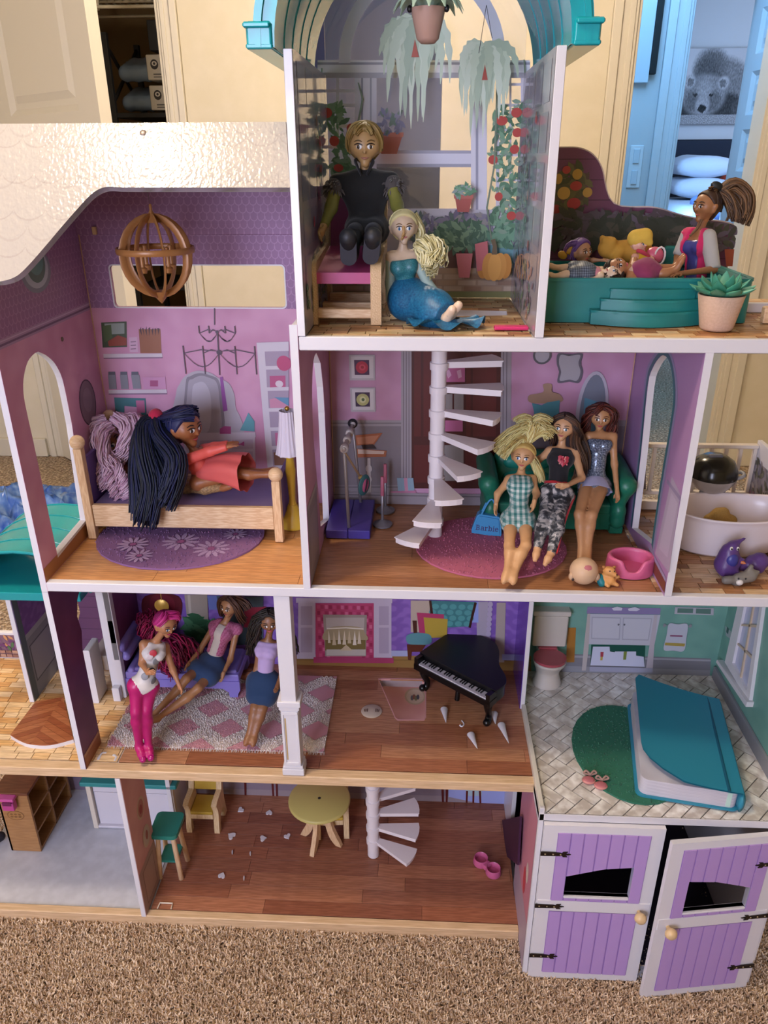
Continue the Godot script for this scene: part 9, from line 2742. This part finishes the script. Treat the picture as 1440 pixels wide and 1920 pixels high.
	var b2 := Vector3(.1529,.0276,-.1234)
	o = thing("double_bowl","pink toy pet feeder with two round bowls on the ground floor","bowl",(b1 + b2)/2)
	var pk := mk("c8628c",.35)
	for b in [b1,b2]: part("bowl",Mb.new().lathe([Vector2(0,.0006),Vector2(.0145,.0006),Vector2(.0155,.003),Vector2(.014,.014),Vector2(.0132,.016),Vector2(.0122,.015),Vector2(.0108,.005),Vector2(0,.004)],Transform3D(Basis(),b),24),pk,o)
	part("bridge",Mb.new().box((b1 + b2)/2 + Vector3(0,.007,0),Vector3(.014,.012,.017),.002,Basis(Vector3.UP,-atan2(b2.z - b1.z,b2.x - b1.x))),pk,o)
	# white bits on the floor
	var bits := [[Vector3(-.3118,.0276,-.2551),"behind the others, beside the round table's left foot"],[Vector3(-.3119,.0276,-.1866),"between the chair and the round table"],[Vector3(-.2625,.0276,-.1942),"just left of the round table's front foot"],[Vector3(-.3741,.0276,-.26),"behind the left wooden chair's front leg"],[Vector3(-.378,.0276,-.1903),"in front of the left wooden chair, the biggest"],[Vector3(-.3744,.0276,-.0934),"right of the teal stool, nearest the front beam"]]
	for k in bits.size():
		var c: Vector3 = bits[k][0]
		var p := PackedVector2Array()
		for i in 20:
			var t := TAU*i/20.0
			p.append(Vector2(c.x,c.z) + (Vector2(16*pow(sin(t),3),13*cos(t) - 5*cos(2*t) - 2*cos(3*t) - cos(4*t))*(.00054 if k == 4 else .00044)).rotated(k*1.3))
		lone("plastic_heart",Mb.new().prism(p,.0028,yp(.0276 - .0008)),M.white_gloss,"small white plastic heart " + bits[k][1],"heart","white plastic hearts on the ground floor")
	var shv := [[Vector3(-.3665,.0276,-.1488),"behind the pair"],[Vector3(-.3296,.0276,-.1469),"right of it"],[Vector3(-.3298,.0276,-.0891),"nearest the front"]]
	for k in 3: lone("plastic_sliver",Mb.new().tube([shv[k][0] + Vector3(-.001,.001,-.005),shv[k][0] + Vector3(0,.0018,0),shv[k][0] + Vector3(.001,.001,.005)],[.0012,.0018,.0008],6),M.white_gloss,["cream sliver on the dark floor, the leftmost of three","white sliver on the dark floor, the rightmost of three","cream sliver on the dark floor, the nearest of three to the front beam"][k],"sliver","slivers on the ground floor")
	var br := Vector3(-.4634,.0276,-.0237)
	lone("plastic_clip",Mb.new().tube([br + Vector3(-.013,.0015,.008),br + Vector3(-.012,.0015,-.004),br + Vector3(.012,.0015,-.004),br + Vector3(.013,.0015,.008)],[.0016],6),mk("d8c8b4",.4),"cream U-shaped plastic clip by the divider at the front beam","clip")
	var bag := Vector3(-.8368,.0276,-.1431) + Vector3(-.022,0,.0)
	lone("dark_pouch",Mb.new().blob([[bag + Vector3(-.01,.012,.01),bag + Vector3(.012,.011,-.014),.011,.01],[bag + Vector3(0,.024,0),bag + Vector3(.004,.03,-.01),.01,.006]],.003,.004),vcm("23222c",.7),"dark crumpled pouch in front of the shop counter's left corner","pouch")

# plywood armchair with a yellow seat
func toy_chair(f: Vector3) -> Node3D:
	var w := .058
	var o := thing("toy_chair","pale wooden toy chair with a yellow seat behind the teal stool","chair",Vector3(f.x - .012,.0276,f.z - .03))
	var ply := noisy(mk("ffffff",.5),"cfae80","e4cba0",.02,Vector3(60,8,60),3,256,42)
	var pr := V([0,0,0,130,-60,400,-60,560,0,720,20,760,-60,800,-420,790,-560,1240,-660,1230,-540,700,-540,430,-620,0,-480,0,-430,330,-200,330,-130,140,-130,0])
	var q := PackedVector2Array()
	for p in pr: q.append(Vector2(f.z - .002 + p.x,.0272 + p.y))
	for x in [f.x - w,f.x]: part("side_frame",Mb.new().prism(q,.011,xp(x - .0055)),ply,o)
	part("seat",Mb.new().box(Vector3(f.x - w/2,.0276 + .05,f.z - .03),Vector3(w - .011,.008,.05),.002),mk("c2a23c",.5),o)
	part("backrest",Mb.new().box(Vector3(f.x - w/2,.0276 + .093,f.z - .0545),Vector3(w - .011,.04,.006),.0015,Basis(Vector3(1,0,0),-.25)),mk("c2a23c",.5),o)
	part("front_rail",Mb.new().box(Vector3(f.x - w/2,.0276 + .04,f.z - .009),Vector3(w - .011,.012,.008),.0015),ply,o)
	return o

# ---------------------------------------------------------------- behind and beside the house
func behind() -> void:
	var fn := FastNoiseLite.new()
	fn.frequency = 4.0
	fn.seed = 3
	var rows := []
	for i in 40:
		var row := []
		for j in 40:
			var x := -1.95 + .75*j/39.0
			var z := -2.05 + .75*i/39.0
			var e := sin(PI*i/39.0)*sin(PI*j/39.0)
			row.append(Vector3(x + .03*fn.get_noise_2d(z*3,x*3),.006 + e*(.06 + .2*absf(fn.get_noise_2d(x*.9,z*1.6)) + .03*fn.get_noise_2d(x*2.5,z*2.5)),z))
		rows.append(row)
	var m := noisy(mk("ffffff",.12),"1d4fb0","8fb0e0",.02,Vector3(4,4,4),3,256,81)
	lone("plastic_bag",Mb.new().sheet(rows),m,"crumpled shiny blue plastic bag on the carpet behind the porch roof","bag")
	var cr := thing("toy_crate","dark blue toy crate on the carpet far behind the left wall","crate",Vector3(-2.3,0,-1.9))
	part("box",Mb.new().span(Vector3(-2.47,.0,-2.1),Vector3(-2.05,.26,-1.75),.02),vcm("1c2a44",.4),cr)
	part("lid",Mb.new().span(Vector3(-2.48,.26,-2.11),Vector3(-2.04,.29,-1.74),.01),vcm("2a3c58",.35),cr)
	var px := -.83
	part("porch_planter",Mb.new().span(Vector3(-.87,.3763,-.31),Vector3(-.765,.438,-.3),.001),M.white,H)
	var ls := [[V([-8690,3790,-7660,3790,-7660,4330,-8690,4330]),"7a5a6c"]]
	leafy(ls,rect(-.817,.415,.048,.014),50,.008,["6a3c68","4a6a48","8a5a80","c08a60"],false)
	for i in 8:
		for j in 2: ls.append([rect(-.863 + i*.0128,.385 + j*.009,.0055,.0036),["a07868","8a6458","b08c78"][(i + j) % 3]])
	printed("planter_print",ls,zp(-.3),1,H)
